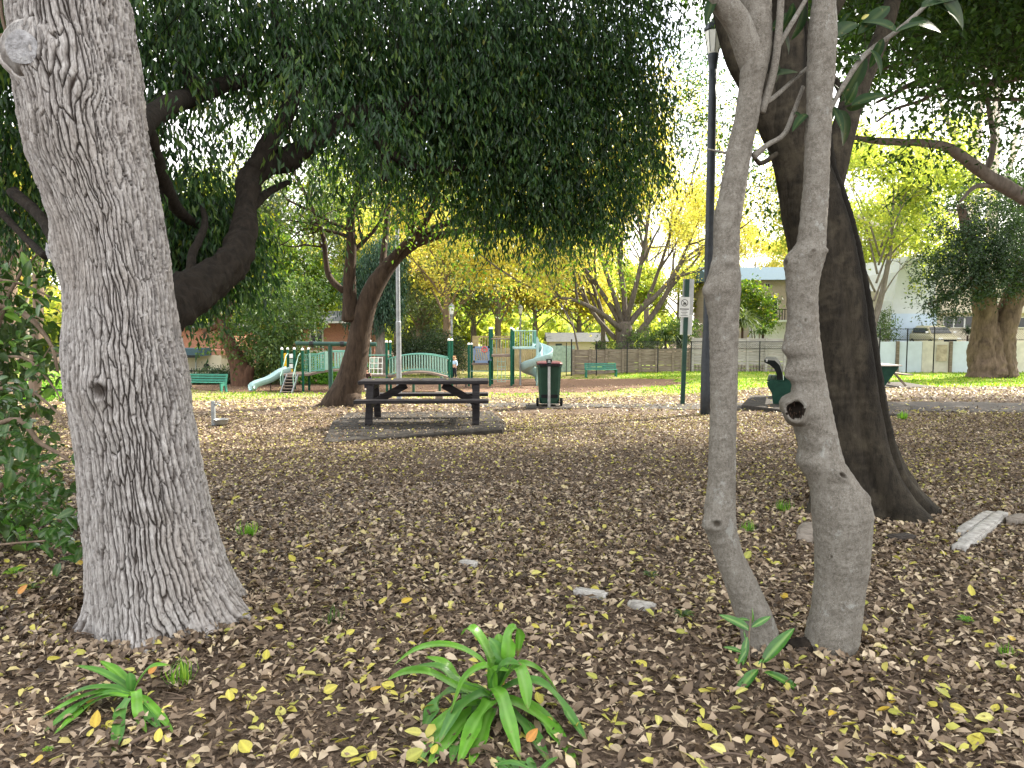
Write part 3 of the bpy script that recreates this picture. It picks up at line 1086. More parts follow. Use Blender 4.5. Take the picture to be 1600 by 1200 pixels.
# limbs of the big tree; depth grows away from the camera
Lt = Tubes()
def add_limb(T, pts, n=26, sides=10, rough=.12, seed=1):
    P, r = limb_px(pts, n)
    T.add(P, r, sides, rough, seed)
    return P
big_limb = [(215, 520, 4.35, 34), (288, 470, 4.8, 33), (340, 430, 5.2, 29), (372, 390, 5.5, 22), (384, 335, 5.8, 17), (390, 280, 6.0, 18), (418, 256, 6.2, 19), (450, 250, 6.4, 17), (480, 225, 6.6, 15), (560, 180, 6.9, 13), (660, 165, 7.2, 14), (760, 150, 7.6, 10), (880, 120, 8.2, 6)]
P_big = add_limb(Lt, big_limb, 190, 48, .3, 5)
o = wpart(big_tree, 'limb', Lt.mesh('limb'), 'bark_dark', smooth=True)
o['label'] = 'thick dark crooked limb reaching out sideways'
more_limbs = [
    [(398, 268, 6.05, 15), (425, 215, 6.2, 14), (452, 165, 6.4, 12), (455, 100, 6.6, 12), (430, 20, 6.8, 9), (420, -160, 7, 6)],
    [(205, 215, 4.5, 18), (250, 172, 5.1, 16), (300, 150, 5.8, 14), (370, 128, 6.3, 11), (450, 120, 6.8, 9), (560, 130, 7.4, 9), (680, 90, 8, 6)],
    [(225, 200, 4.7, 14), (262, 300, 5.3, 11), (290, 340, 5.7, 8), (330, 360, 6.2, 5)],
    [(560, 180, 6.9, 9), (590, 215, 6.9, 9), (602, 245, 6.95, 8), (603, 282, 7.0, 7)],
    [(590, 225, 6.95, 8), (650, 262, 7.2, 6), (720, 262, 7.6, 5), (800, 250, 8.2, 4), (900, 262, 8.8, 3)],
    [(660, 165, 7.2, 9), (740, 200, 7.7, 7), (840, 190, 8.3, 6), (940, 205, 9.0, 4), (1010, 240, 9.5, 2.5)],
    [(385, 330, 5.8, 9), (420, 300, 6.2, 6), (450, 285, 6.6, 4)],
    [(300, 445, 5.0, 8), (300, 400, 5.2, 7), (320, 350, 5.6, 5), (310, 300, 6.0, 3)],
    [(300, 150, 5.8, 12), (290, 60, 6.2, 10), (330, -100, 6.6, 8)],
    [(450, 120, 6.8, 10), (540, 40, 7.2, 8), (660, -80, 7.6, 6)],
    [(660, 165, 7.2, 9), (720, 60, 7.6, 7), (820, -60, 8.0, 5)],
    [(20, 300, 5.2, 9), (60, 335, 5.0, 8), (85, 380, 4.7, 7)],
    [(0, 330, 5.4, 6), (40, 372, 5.2, 5), (70, 400, 4.9, 6)]]
for k, pts in enumerate(more_limbs):
    T = Tubes()
    add_limb(T, pts, 50, 14, .2, 20 + k)
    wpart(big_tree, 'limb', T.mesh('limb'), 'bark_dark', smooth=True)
# snapped twig at the top of the trunk
T = Tubes()
add_limb(T, [(30, 60, 4.05, 6), (10, 58, 4.0, 6), (-30, 66, 3.9, 5)], 8, 8, .1)
add_limb(T, [(12, 55, 4.0, 3), (4, 30, 4.0, 2.4), (0, -10, 4.0, 2)], 8, 6, .1)
wpart(big_tree, 'twig', T.mesh('twig'), 'bark_brown', smooth=True)

def sprays(blobs, per_m3, K, leaf, wid, hang, spread, rng, stem=.35):
    """leaf sprays filling ellipsoids (centre, radii, weight): returns leaf arrays and twig arrays.
    hang 0..1 pulls twigs and leaves down"""
    P0 = []
    D0 = []
    for c, rad, wgt in blobs:
        c, rad = np.array(c, float), np.array(rad, float)
        vol = 4.19 * rad.prod()
        n = max(3, int(vol * per_m3 * wgt))
        d = rand_dirs(n, rng)
        q = rng.random(n) ** (1 / 2.4)
        P0.append(c + d * rad * q[:, None])
        D0.append(norm(d * np.array([1, 1, .5]) + rng.normal(size=(n, 3)) * .5))
    P0, D0 = np.concatenate(P0), np.concatenate(D0)
    down = np.array([0, 0, -1.0])
    D0 = norm(D0 * (1 - hang * .6) + down * hang * .8)
    S = len(P0)
    t = (np.arange(K) + .6) / K
    ln = stem * (.6 + .8 * rng.random(S))
    D1 = norm(D0 + down * hang * .9)
    path = P0[:, None, :] + ln[:, None, None] * (D0[:, None] * t[None, :, None] * .6 + D1[:, None] * (t ** 2)[None, :, None] * .5)
    jit = rng.normal(size=(S, K, 3)) * spread
    LP = (path + jit * .25).reshape(-1, 3)
    sidev = rand_dirs(S * K, rng)
    LD = norm(np.repeat(D1, K, 0) * .55 + sidev * (1 - .45 * hang) + down * hang * 1.1)
    LN = norm(rand_dirs(S * K, rng) * .9 + np.array([0, 0, .6]))
    n = S * K
    L = leaf * (.65 + .6 * rng.random(n))
    W = wid * (.7 + .5 * rng.random(n))
    rnd = np.clip(rng.random(n) * .55 + np.repeat(rng.random(S), K) * .45, 0, 1)
    tw = (P0 - D0 * .05, D0, D1, ln)
    return LP, LD, LN, L, W, rnd, tw

def twig_mesh(name, tw, r, every=1):
    P0, D0, D1, ln = (a[::every] for a in tw)
    n = len(P0)
    A, Bm, C = P0, P0 + D0 * (ln * .4)[:, None], P0 + D0 * (ln * .6)[:, None] + D1 * (ln * .45)[:, None]
    rr = np.array([r, r * .8, r * .35])
    sd = norm(np.cross(D0, [0.3, 0.2, 1.0]))
    up = np.cross(sd, D0)
    V = []
    for k, q in enumerate((A, Bm, C)):
        for a in (0, 2.094, 4.188):
            V.append(q + (sd * math.cos(a) + up * math.sin(a)) * rr[k])
    V = np.stack(V, 1).reshape(-1, 3)
    Tq = np.array([[r_ * 3 + j, r_ * 3 + (j + 1) % 3, r_ * 3 + 3 + (j + 1) % 3, r_ * 3 + 3 + j] for r_ in range(2) for j in range(3)])
    Q = (np.arange(n)[:, None, None] * 9 + Tq[None]).reshape(-1, 4)
    return np_mesh(name, V, Q, {'h': np.ones(len(V))})

def blob(px, py, Y, rx, rz, ry=None, w=1.0):
    """ellipsoid about a pixel, radii in px across/up and metres deep"""
    c = at(px, py, Y)
    return (tuple(c), (rx * Y / F, ry if ry else rx * Y / F, rz * Y / F), w)

# dense drooping crown of the big tree
cb = [blob(300, 20, 6.2, 130, 110, .9), blob(450, 40, 6.9, 130, 120, .9), blob(600, 30, 7.4, 140, 120, 1), blob(740, 50, 7.8, 140, 120, 1),
      blob(880, 40, 8.3, 130, 110, 1), blob(975, 40, 8.8, 70, 95, .8, .8),
      blob(260, 130, 5.8, 60, 60, .6, .9), blob(240, 230, 6.1, 40, 50, .5, 1.2), blob(270, 215, 6.0, 60, 34, .5, 1.0), blob(310, 320, 6.4, 75, 66, .7, 3.2), blob(345, 395, 6.5, 62, 42, .5, 3), blob(270, 380, 6.2, 40, 80, .5, 3), blob(290, 420, 6.3, 50, 30, .5, 2.4),
      blob(545, 140, 7.2, 80, 60, .7, .75), blob(560, 235, 7.3, 55, 45, .5, .75), blob(655, 170, 7.6, 80, 85, .8, 1.2), blob(690, 245, 7.7, 60, 50, .6),
      blob(760, 190, 8.0, 90, 100, .9, 1.2), blob(800, 290, 8.2, 80, 50, .7), blob(860, 210, 8.4, 100, 100, .9, 1.1), blob(850, 335, 8.5, 45, 60, .5, 1.2), blob(760, 310, 8.2, 70, 40, .5, .9), blob(940, 320, 8.8, 45, 45, .5, .9), blob(700, 120, 7.7, 120, 90, .9, .8), blob(860, 130, 8.4, 120, 90, .9, .7),
      blob(920, 280, 8.8, 70, 80, .7, .95), blob(960, 170, 8.9, 80, 90, .8, .8), blob(1015, 150, 9.2, 34, 70, .6, .8), blob(1000, 250, 9.3, 45, 55, .5, 1),
      blob(480, 190, 6.7, 50, 40, .4, .6), blob(520, 290, 7.3, 30, 60, .4, .45), blob(640, 300, 7.8, 30, 45, .4, .4), blob(410, 200, 6.4, 50, 60, .4, .5),
      blob(60, 120, 6.0, 140, 130, .8, 1.2), blob(-30, 260, 6.2, 110, 110, .8, 1.2), blob(60, 320, 6.2, 60, 60, .6, .8), blob(10, 30, 5.6, 120, 100, .7), blob(170, -30, 5.8, 150, 90, .9),
      blob(480, 140, 5.9, 60, 60, .35, 1.3), blob(580, 185, 6.1, 60, 36, .35, 1.4), blob(270, 165, 5.0, 50, 34, .3, 1.2), blob(540, 235, 6.4, 40, 26, .3, .8),
      # upper crown, above the frame
      ((-2.2, 6.3, 6.2), (2.6, 1.8, 1.3), .18), ((.2, 7.4, 6.4), (2.6, 2.0, 1.4), .18), ((2.0, 8.6, 6.6), (2.2, 2.0, 1.4), .15),
      ((-4.4, 5.2, 6.0), (2.0, 2.2, 1.4), .15), ((-2.6, 4.0, 7.2), (2.6, 2.2, 1.6), .1)]
LP, LD, LN, LL, LW, LR, tw = sprays(cb, 245, 13, .080, .0245, .72, .15, np.random.default_rng(3), stem=.42)
me = leaves('canopy_leaves', LP, LD, LN, LL, LW, LR, 0, .3, .12)
o = wpart(big_tree, 'crown', me, 'leaf_canopy')
o['kind'] = 'stuff'
o = wpart(big_tree, 'hanging_twigs', twig_mesh('canopy_twigs', tw, .0032, 3), 'bark_dark')
o['kind'] = 'stuff'
print('canopy leaves', len(LP))

# ---- smooth double-stemmed tree
SY = 3.66
A_rows = [(-60, 1140, 1205), (0, 1140, 1205), (40, 1150, 1206), (75, 1159, 1207), (130, 1155, 1194), (185, 1147, 1186), (225, 1137, 1177), (300, 1124, 1165), (330, 1116, 1160), (350, 1115, 1157),
          (400, 1115, 1155), (430, 1106, 1155), (450, 1099, 1158), (470, 1102, 1156), (500, 1107, 1154), (560, 1109, 1153), (620, 1110, 1152), (700, 1108, 1150),
          (750, 1106, 1150), (790, 1101, 1150), (825, 1100, 1151), (860, 1113, 1160), (900, 1127, 1180), (950, 1144, 1204), (985, 1156, 1216), (1030, 1164, 1224), (1075, 1166, 1232)]
B_rows = [(-60, 1268, 1300), (0, 1269, 1306), (55, 1261, 1309), (100, 1260, 1306), (150, 1260, 1301), (200, 1258, 1300), (250, 1256, 1297), (300, 1254, 1295), (350, 1249, 1292), (380, 1244, 1291),
          (400, 1228, 1291), (420, 1226, 1285), (450, 1227, 1279), (500, 1229, 1279), (525, 1225, 1281), (548, 1223, 1285), (560, 1230, 1286), (575, 1227, 1288), (600, 1237, 1293),
          (640, 1238, 1301), (660, 1237, 1305), (700, 1248, 1315), (722, 1242, 1321), (750, 1260, 1341), (772, 1266, 1356), (800, 1267, 1367), (850, 1271, 1364), (900, 1273, 1357), (950, 1267, 1351),
          (1000, 1255, 1344), (1025, 1258, 1333), (1045, 1268, 1318), (1075, 1270, 1312)]
def smooth_stem(rows, spots, seed, zhi):
    ident = lambda *a: (np.zeros(a[0].shape), np.ones(a[0].shape))
    _, _, _, prof = outline_trunk(rows, SY, 8, 120, -.1, zhi, ident)
    sp, dk = [], []
    for px, py, amp, s, dep, hole in spots:
        th, z, p = spot(prof, SY, px, py)
        sp.append((th, z, amp * 1.5, s, dep * 1.4))
        if hole:
            dk.append((th, z, hole))
    def disp(TH, Z, RR, P, C):
        wr = np.sin(Z * 160 + 5 * fbm(P * 9, 2, seed) + 2 * np.sin(TH * 2)) * .0008
        dr = .0045 * fbm(P * 7, 2, seed) + .0022 * fbm(P * 45, 3, seed + 4) + wr + knots(TH, Z, RR, sp)
        h = np.clip(.86 + .3 * fbm(P * 30, 3, seed + 9), .3, 1)
        for th, z, s in dk:
            dt = np.arctan2(np.sin(TH - th), np.cos(TH - th)) * RR
            h = h * (1 - .95 * np.exp(-(np.hypot(dt, Z - z) / s) ** 6))
        return dr, h
    V, Q, H, prof = outline_trunk(rows, SY, 124, 420, -.1, zhi, disp, front=.5, smooth=.032)
    return V, Q, H, prof
zt = at(0, -60, SY).z
VA, QA, HA, profA = smooth_stem(A_rows, [(1121, 818, .02, .04, .02, .014), (1106, 820, .018, .03, .006, 0), (1130, 690, .006, .03, .004, 0), (1140, 410, .015, .02, .0, 0), (1105, 455, .012, .03, 0, 0), (1150, 430, .008, .04, 0, 0), (1190, 960, .012, .05, 0, 0), (1180, 100, .012, .05, 0, 0)], 41, zt)
VB, QB, HB, profB = smooth_stem(B_rows, [(1252, 640, .03, .075, .0, 0), (1316, 743, .012, .03, .02, .012), (1258, 500, .01, .03, .006, .006), (1270, 392, .012, .02, .006, .01), (1287, 392, .012, .018, 0, 0), (1232, 410, .014, .04, .008, .016), (1318, 890, .006, .03, .005, 0), (1232, 582, .014, .03, 0, 0), (1300, 1000, .01, .06, 0, 0), (1296, 790, .006, .05, 0, 0), (1232, 545, .014, .035, 0, 0), (1352, 775, .012, .03, .012, .01), (1240, 590, .014, .02, 0, 0), (1275, 690, .008, .03, .004, 0), (1300, 870, .006, .02, .008, .006), (1265, 470, .007, .02, 0, 0)], 63, zt)
double_tree = thing('smooth_double_tree', 'slender smooth grey tree splitting into two bare stems at the ground', 'tree', (1.46, SY, 0))
sA = wpart(double_tree, 'stem', np_mesh('stem', VA, QA, {'h': HA}), 'bark_smooth', smooth=True)
sA['label'] = 'thinner grey stem curving up from the base'
sB = wpart(double_tree, 'stem', np_mesh('stem', VB, QB, {'h': HB}), 'bark_smooth', smooth=True)
sB['label'] = 'thicker grey stem with a hollow branch scar'
# rotted wood between the stems at the ground
T = Tubes()
T.add(spline([(1.33, SY + .02, -.06), (1.43, SY - .0, -.005), (1.52, SY - .0, .0), (1.60, SY + .02, -.03)], 14), np.array([.05, .06, .068, .07, .066, .06, .058, .06, .068, .075, .078, .075, .07, .06]), 22, .5, 4)
wpart(double_tree, 'rotted_base', T.mesh('rotted_base'), 'bark_dark', smooth=True)
# the hollow knot: a raised collar with a dark pit of broken wood
th, z, p = spot(profB, SY, 1245, 640)
n_ = Vector((-.42, -.9, .0)).normalized()
p = at(1244, 640, SY - .10)
sd_ = n_.cross(Vector((0, 0, 1))).normalized()
up_ = sd_.cross(n_)
b = MB()
c_ = p + n_ * .028
rings = []
for rr, off in ((.085, -.11), (.066, -.045), (.058, -.01), (.050, .012), (.040, .008), (.034, -.015), (.02, -.035)):
    ring = []
    for k in range(26):
        t = 2 * math.pi * k / 26
        w = 1 + .08 * math.sin(3 * t + 1) + .05 * math.sin(5 * t)
        ring.append(b.bm.verts.new(c_ + (sd_ * math.cos(t) * rr * .92 + up_ * math.sin(t) * rr * 1.12) * w + n_ * (off + (.003 * math.sin(9 * t) if rr < .045 else 0))))
    rings.append(ring)
for a_, b_ in zip(rings, rings[1:]):
    for k in range(26):
        b.bm.faces.new((a_[k], a_[(k + 1) % 26], b_[(k + 1) % 26], b_[k]))
b.bm.faces.new(rings[-1])
me = b.mesh('knot_hole')
me.materials.append(MATS['bark_smooth'])
me.materials.append(MATS['hollow_dark'])
at_h = me.attributes.new('h', 'FLOAT', 'POINT')
at_h.data.foreach_set('value', [.75] * len(me.vertices))
for f in me.polygons:
    dd = ((Vector(f.center) - c_) - n_ * (Vector(f.center) - c_).dot(n_)).length
    if dd < .041:
        f.material_index = 1
    f.use_smooth = True
kh = wpart(double_tree, 'knot_hole', me, None)
b = MB()
rr_ = random.Random(5)
for k in range(14):
    a0 = c_ + (sd_ * rr_.uniform(-.03, .03) + up_ * rr_.uniform(-.036, .036)) - n_ * .02
    b.bar(a0, a0 + n_ * rr_.uniform(.008, .022) + up_ * rr_.uniform(-.02, .02), .003, .006)
wpart(kh, 'splinter', b.mesh('splinter'), 'bark_brown')
# forks at the top of the thinner stem and slim shoots
T = Tubes()
add_limb(T, [(1178, 100, SY, 22), (1155, 40, SY - .05, 20), (1128, 0, SY - .1, 18), (1095, -60, SY - .15, 14)], 18, 16, .05, 2)
wpart(double_tree, 'fork', T.mesh('fork'), 'bark_smooth', smooth=True)
T = Tubes()
add_limb(T, [(1190, 175, SY, 6), (1207, 120, SY - .02, 6), (1216, 60, SY - .05, 6), (1222, -30, SY - .08, 5)], 16, 8, .08, 3)
add_limb(T, [(1212, 80, SY - .03, 4), (1232, 45, SY - .02, 4), (1256, 5, SY, 3.5), (1280, -40, SY, 3)], 12, 8, .08, 3)
add_limb(T, [(1292, 180, SY, 3), (1320, 130, SY + .05, 4), (1352, 85, SY + .1, 4), (1400, 50, SY + .15, 3.5), (1450, 5, SY + .2, 3), (1480, -30, SY + .2, 3)], 16, 7, .08, 3)
add_limb(T, [(1178, 244, SY, 6), (1200, 226, SY + .03, 4), (1225, 210, SY + .05, 4), (1240, 175, SY + .1, 3.5), (1255, 135, SY + .1, 3)], 14, 7, .1, 3)
add_limb(T, [(1190, 165, SY, 4), (1212, 150, SY + .03, 3.6), (1240, 125, SY + .1, 3.2), (1262, 106, SY + .12, 3)], 12, 7, .1, 3)
add_limb(T, [(1148, 243, SY, 2), (1130, 238, SY + .04, 2), (1105, 233, SY + .08, 1.5)], 8, 5, .1, 3)
wpart(double_tree, 'shoot', T.mesh('shoot'), 'bark_smooth', smooth=True)
# big glossy leaves, each a part
mag = [leafblade('big_leaf', .2, .075, 10, .3, c, .6) for c in (.15, .3, .45)]
for q in mag:
    q.materials.append(MATS['magnolia_leaf'])
def put_leaf(root, name, meshes, a, b_, Y0, Y1, nrm, rng, wid=1.0):
    """leaf from pixel a to pixel b"""
    p, q = at(a[0], a[1], Y0), at(b_[0], b_[1], Y1)
    me = meshes[rng.randrange(len(meshes))]
    o = bpy.data.objects.new(name, me)
    COL.objects.link(o)
    o.parent = root
    W = root.matrix_basis
    o.matrix_parent_inverse = W.inverted()
    o.location = p
    orient(o, q - p, nrm)
    s = (q - p).length / me['len']
    o.scale = (s, s * wid, s)
    return o
for q in mag:
    q['len'] = .2
rg = random.Random(9)
for a, b_, dy, nrm in (((1352, 85), (1318, 160), .1, (.5, -.6, .5)), ((1330, 165), (1388, 140), .05, (.1, -.7, .7)), ((1322, 168), (1374, 152), .12, (0, -.4, -.9)),
                      ((1320, 165), (1312, 125), .05, (.8, -.5, .2)), ((1320, 165), (1345, 130), .02, (.4, -.8, .3)), ((1312, 172), (1328, 228), .04, (.3, -.9, .1)),
                      ((1300, 165), (1320, 205), .05, (.3, -.9, .2)), ((1262, 178), (1238, 196), 0, (-.2, -.6, .7)), ((1240, 175), (1252, 180), .1, (0, -.7, .6)),
                      ((1213, 118), (1250, 108), .04, (.1, -.5, .8)), ((1215, 100), (1217, 130), .05, (.6, -.7, .1)), ((1224, 52), (1236, 85), .02, (.5, -.8, .2)),
                      ((1236, 20), (1200, 50), .02, (-.3, -.8, .3)), ((1240, 5), (1225, 55), .02, (.6, -.7, 0)), ((1256, 2), (1248, 60), .05, (.7, -.6, 0)),
                      ((1120, -10), (1100, 30), -.1, (-.4, -.8, .3)), ((1400, 50), (1350, 20), .0, (-.2, -.6, .7)), ((1400, 50), (1450, 30), .0, (.3, -.6, .6)),
                      ((1420, 35), (1476, 45), .0, (.2, -.8, .5)), ((1440, 12), (1500, -8), .0, (.2, -.5, .8)), ((1450, 5), (1510, 25), .02, (.3, -.7, .5)),
                      ((1465, -5), (1520, 40), .02, (.2, -.9, .2)), ((1360, 78), (1385, 110), .02, (.5, -.8, .1)),
                      ((1380, 60), (1360, 105), .06, (-.2, -.9, .1)), ((1345, 95), (1320, 85), .06, (-.2, -.6, .7)), ((1300, 160), (1285, 210), .12, (.3, -.9, 0)),
                      ((1305, 60), (1345, 20), .1, (-.3, -.8, .4)), ((1330, 20), (1300, 50), .15, (-.3, -.8, .4)), ((1390, 10), (1340, 50), .1, (-.3, -.8, .4))):
    put_leaf(double_tree, 'big_leaf', mag, a, b_, SY + dy, SY + dy + rg.uniform(-.06, .1), nrm, rg, rg.uniform(.85, 1.15))
ly = leafblade('yellowed_leaf', .2, .1, 8, .3, .2, .6)
ly['len'] = .2
ly.materials.append(MATS['fallen_lemon'])
put_leaf(double_tree, 'yellowed_leaf', [ly], (1346, 30), (1358, 22), SY + .1, SY + .08, (0, -.9, .2), rg)

# ---- dark leaning fig
FY = 6.75
F_rows = [(-120, 1185, 1262), (0, 1196, 1262), (60, 1206, 1262), (120, 1196, 1268), (160, 1187, 1285), (200, 1188, 1296), (250, 1204, 1303), (265, 1208, 1306), (300, 1214, 1322), (340, 1219, 1335), (380, 1228, 1347),
          (430, 1236, 1357), (480, 1240, 1366), (530, 1246, 1372), (580, 1252, 1379), (640, 1258, 1388), (700, 1264, 1400), (740, 1268, 1414), (765, 1268, 1430), (785, 1268, 1450), (800, 1265, 1468), (815, 1262, 1488), (830, 1255, 1505)]
def F_disp(TH, Z, RR, P, C):
    w = np.exp(-np.clip(Z, 0, 9) / 1.6)
    # long flutes running up from the buttresses
    fl = -.13 * np.exp(-((np.arctan2(np.sin(TH + .80), np.cos(TH + .80))) / .13) ** 2) * (.35 + .65 * w)
    fl = fl - .05 * np.exp(-((np.arctan2(np.sin(TH + 1.65), np.cos(TH + 1.65))) / .12) ** 2) * w
    fl = fl + .05 * np.exp(-((np.arctan2(np.sin(TH + 1.2), np.cos(TH + 1.2))) / .25) ** 2) * w
    fl = fl + np.exp(-np.clip(Z + .05, 0, 9) / .28) * (.09 * np.cos(3 * TH + 2.2) + .05 * np.cos(5 * TH + .6) + .05)
    dr = fl + .02 * fbm(P * np.array([3, 3, 1.2]), 3, 12) + .006 * fbm(P * np.array([16, 16, 8]), 3, 5) + .002 * np.sin(Z * 90 + 6 * fbm(P * 4, 2, 2)) * (vnoise(P * 3, 6) > .1)
    h = np.clip(.8 + .4 * fbm(P * np.array([10, 10, 2.5]), 3, 15), 0, 1)
    # darker bark down the eastern flank, ragged edges, fading out near the ground
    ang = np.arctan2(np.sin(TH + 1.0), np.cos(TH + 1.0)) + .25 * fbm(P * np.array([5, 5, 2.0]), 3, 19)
    dark_flank = sstep(-.45, -.1, ang) * (1 - sstep(1.6, 2.2, ang)) * sstep(.3, 1.3, Z + .3 * fbm(P * 3, 2, 8))
    return dr, h * (1 - .8 * dark_flank)
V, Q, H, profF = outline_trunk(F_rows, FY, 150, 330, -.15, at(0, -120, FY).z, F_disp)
fig = thing('fig_tree', 'dark brown leaning fig with a fluted buttressed trunk behind the smooth double stems', 'tree', (3.2, FY, 0))
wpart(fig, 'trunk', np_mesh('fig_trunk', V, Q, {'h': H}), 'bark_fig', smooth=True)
def fig_limb(*lims, m='bark_fig', name='limb', sides=12, rough=.1):
    T = Tubes()
    for k, pts in enumerate(lims):
        add_limb(T, pts, 26, sides, rough, 60 + k)
    return wpart(fig, name, T.mesh(name), m, smooth=True)
fig_limb([(1225, 215, FY, 30), (1190, 150, FY - .05, 24), (1160, 100, FY - .1, 21), (1138, 40, FY - .1, 18), (1122, -20, FY, 15), (1090, -160, FY + .2, 11), (1000, -380, FY + .6, 6)])
fig_limb([(1290, 300, FY, 26), (1310, 240, FY + .05, 18), (1330, 175, FY + .2, 15), (1350, 120, FY + .3, 14), (1372, 70, FY + .5, 13), (1390, 20, FY + .6, 12), (1420, -80, FY + 1, 10), (1520, -300, FY + 1.5, 6)])
fig_limb([(1225, 0, FY, 34), (1215, -120, FY + .1, 30), (1230, -300, FY + .4, 22), (1300, -560, FY + 1, 14)])
fig_limb([(1262, 60, FY, 18), (1300, 10, FY + .4, 14), (1340, -60, FY + .9, 12), (1450, -250, FY + 2, 8)])
fig_limb([(1298, 240, FY, 10), (1330, 128, FY + .4, 8), (1345, 105, FY + .5, 6)], [(1330, 180, FY + .3, 6), (1300, 120, FY + .6, 5), (1260, 108, FY + .4, 4), (1225, 150, FY + .1, 4), (1180, 165, FY - .2, 4)])
fig_limb([(1214, 240, FY - .35, 4), (1190, 255, FY - .4, 4), (1178, 246, FY - .45, 3)], sides=6)
fig_limb([(1362, 640, FY + .1, 14), (1392, 735, FY, 24), (1430, 788, FY - .1, 22), (1475, 812, FY - .2, 14), (1522, 832, FY - .4, 7), (1560, 846, FY - .5, 3)], name='buttress_root', sides=20, rough=.1)
# crown: overhead and out to the east, shading the clearing
fb = [((5.8, 9.5, 8.0), (2.2, 2.2, 1.2), 1.0), ((6.6, 10.5, 6.4), (2.6, 2.4, 1.3), 1.0), ((2.4, 8.2, 7.2), (2.2, 2.2, 1.2), .8), ((8.8, 13, 7.4), (2.6, 2.6, 1.5), .9),
      ((6.8, 13.5, 8.4), (2.8, 2.6, 1.5), .9), ((1.6, 11, 10.0), (2.6, 2.6, 1.4), .8), ((10.5, 9.5, 7.6), (2.6, 2.6, 1.5), .8), ((7.4, 7.0, 6.6), (2.6, 2.2, 1.3), .8), ((3.8, 6.6, 8.0), (2.6, 2.2, 1.4), .6),
      ((12.0, 14, 9.0), (3.0, 3, 1.8), .7), ((8.5, 16, 10), (3.4, 3, 1.8), .7), ((4.5, 16, 10.5), (3.4, 3, 1.8), .6), ((12.5, 6.5, 8.5), (2.8, 2.8, 1.6), .6), ((9, 4.5, 7.6), (2.6, 2.4, 1.5), .6), ((6.0, 4.4, 8.0), (2.4, 2.2, 1.4), .6),
      blob(1400, 110, 9.5, 70, 60, .7, .5), blob(1500, 70, 10, 90, 70, .8, .6), blob(1440, 215, 10.5, 70, 45, .7, .3), blob(1420, 290, 11.5, 40, 34, .5, .45), blob(1340, 60, 9.2, 50, 70, .6, .6),
      blob(1270, 60, 9.5, 50, 50, .6, .6), blob(1140, 190, 17.8, 30, 50, .5, 1.1), blob(1128, 255, 17.8, 26, 30, .5, .8), blob(1080, 170, 17.8, 22, 70, .5, 1.2), blob(1100, 130, 18, 30, 34, .5, 1.0), blob(1085, 70, 18, 26, 50, .5, .9), blob(1200, 260, 17.8, 26, 50, .5, .9), blob(1200, 300, 11, 22, 45, .4, .6), blob(1215, 200, 10.5, 20, 50, .4, .4), blob(1550, 180, 10.5, 70, 40, .6, .4), blob(1580, 100, 10, 70, 60, .6, .6)]
fv = [q for q in fb if len(q) == 3 and q in fb[15:]]
fo = fb[:15]
rg8 = np.random.default_rng(8)
A_ = sprays(fv, 62, 14, .095, .045, .2, .3, rg8, stem=.5)
B_ = sprays(fo, 20, 16, .14, .072, .2, .45, rg8, stem=.8)
LP, LD, LN, LL, LW, LR = (np.concatenate([A_[k], B_[k]]) for k in range(6))
o = wpart(fig, 'crown', leaves('fig_leaves', LP, LD, LN, LL, LW, LR, 0, .25, .1), 'leaf_fig')
o['kind'] = 'stuff'
for tw_, ev in ((A_[6], 2), (B_[6], 3)):
    o = wpart(fig, 'crown_twigs', twig_mesh('fig_twigs', tw_, .006, ev), 'bark_fig')
    o['kind'] = 'stuff'
print('fig leaves', len(LP))

# ---- spreading tree whose limbs reach in from beyond the edge
edge_tree = thing('spreading_limb_tree', 'spreading tree sending long grey limbs across the pale sky above the twin trunked tree', 'tree', onground(1790, 15))
def edge_limb(*lims, sides=9):
    T = Tubes()
    for k, pts in enumerate(lims):
        add_limb(T, [(x, y, Y, r_ * .72) for x, y, Y, r_ in pts], 50, 14, .22, 90 + k)
    return wpart(edge_tree, 'limb', T.mesh('limb'), 'bark_grey', smooth=True)
e0 = onground(1790, 15)
T = Tubes()
T.add(spline([tuple(e0 + Vector((0, 0, -.2))), tuple(e0 + Vector((.1, 0, 1.5))), tuple(at(1760, 330, 15)), tuple(at(1730, 150, 15)), tuple(at(1700, -150, 15))], 30), np.linspace(.48, .22, 30), 16, .1, 7)
wpart(edge_tree, 'trunk', T.mesh('trunk'), 'bark_grey', smooth=True)
edge_limb([(1760, 330, 15, 30), (1680, 345, 14.6, 22), (1610, 312, 14.2, 17), (1560, 285, 13.9, 14), (1520, 258, 13.7, 12), (1480, 230, 13.4, 10), (1430, 223, 13.1, 8), (1380, 221, 12.8, 7), (1335, 215, 12.5, 5)],
          [(1540, 272, 13.8, 7), (1552, 225, 13.8, 6), (1545, 170, 13.8, 5), (1535, 110, 13.8, 4), (1550, 70, 13.8, 3)], [(1590, 300, 14.1, 6), (1530, 290, 13.8, 5), (1500, 315, 13.6, 3)])
edge_limb([(1740, 200, 15, 30), (1660, 130, 14.7, 26), (1600, 102, 14.4, 23), (1555, 80, 14.2, 19), (1500, 40, 14.0, 14), (1470, -20, 14, 10)],
          [(1600, 118, 14.4, 9), (1540, 131, 14.2, 8), (1480, 126, 13.9, 7), (1430, 130, 13.7, 6), (1390, 150, 13.5, 4), (1370, 160, 13.4, 3)],
          [(1500, 130, 14, 6), (1465, 140, 13.8, 5), (1440, 157, 13.7, 4), (1400, 170, 13.6, 3), (1370, 190, 13.4, 2)], [(1600, 155, 14.3, 4), (1530, 155, 14, 4), (1480, 150, 13.8, 3), (1430, 150, 13.6, 2)],
          [(1560, 95, 14.2, 10), (1480, 85, 14, 7), (1420, 95, 13.8, 5), (1370, 110, 13.5, 3)])
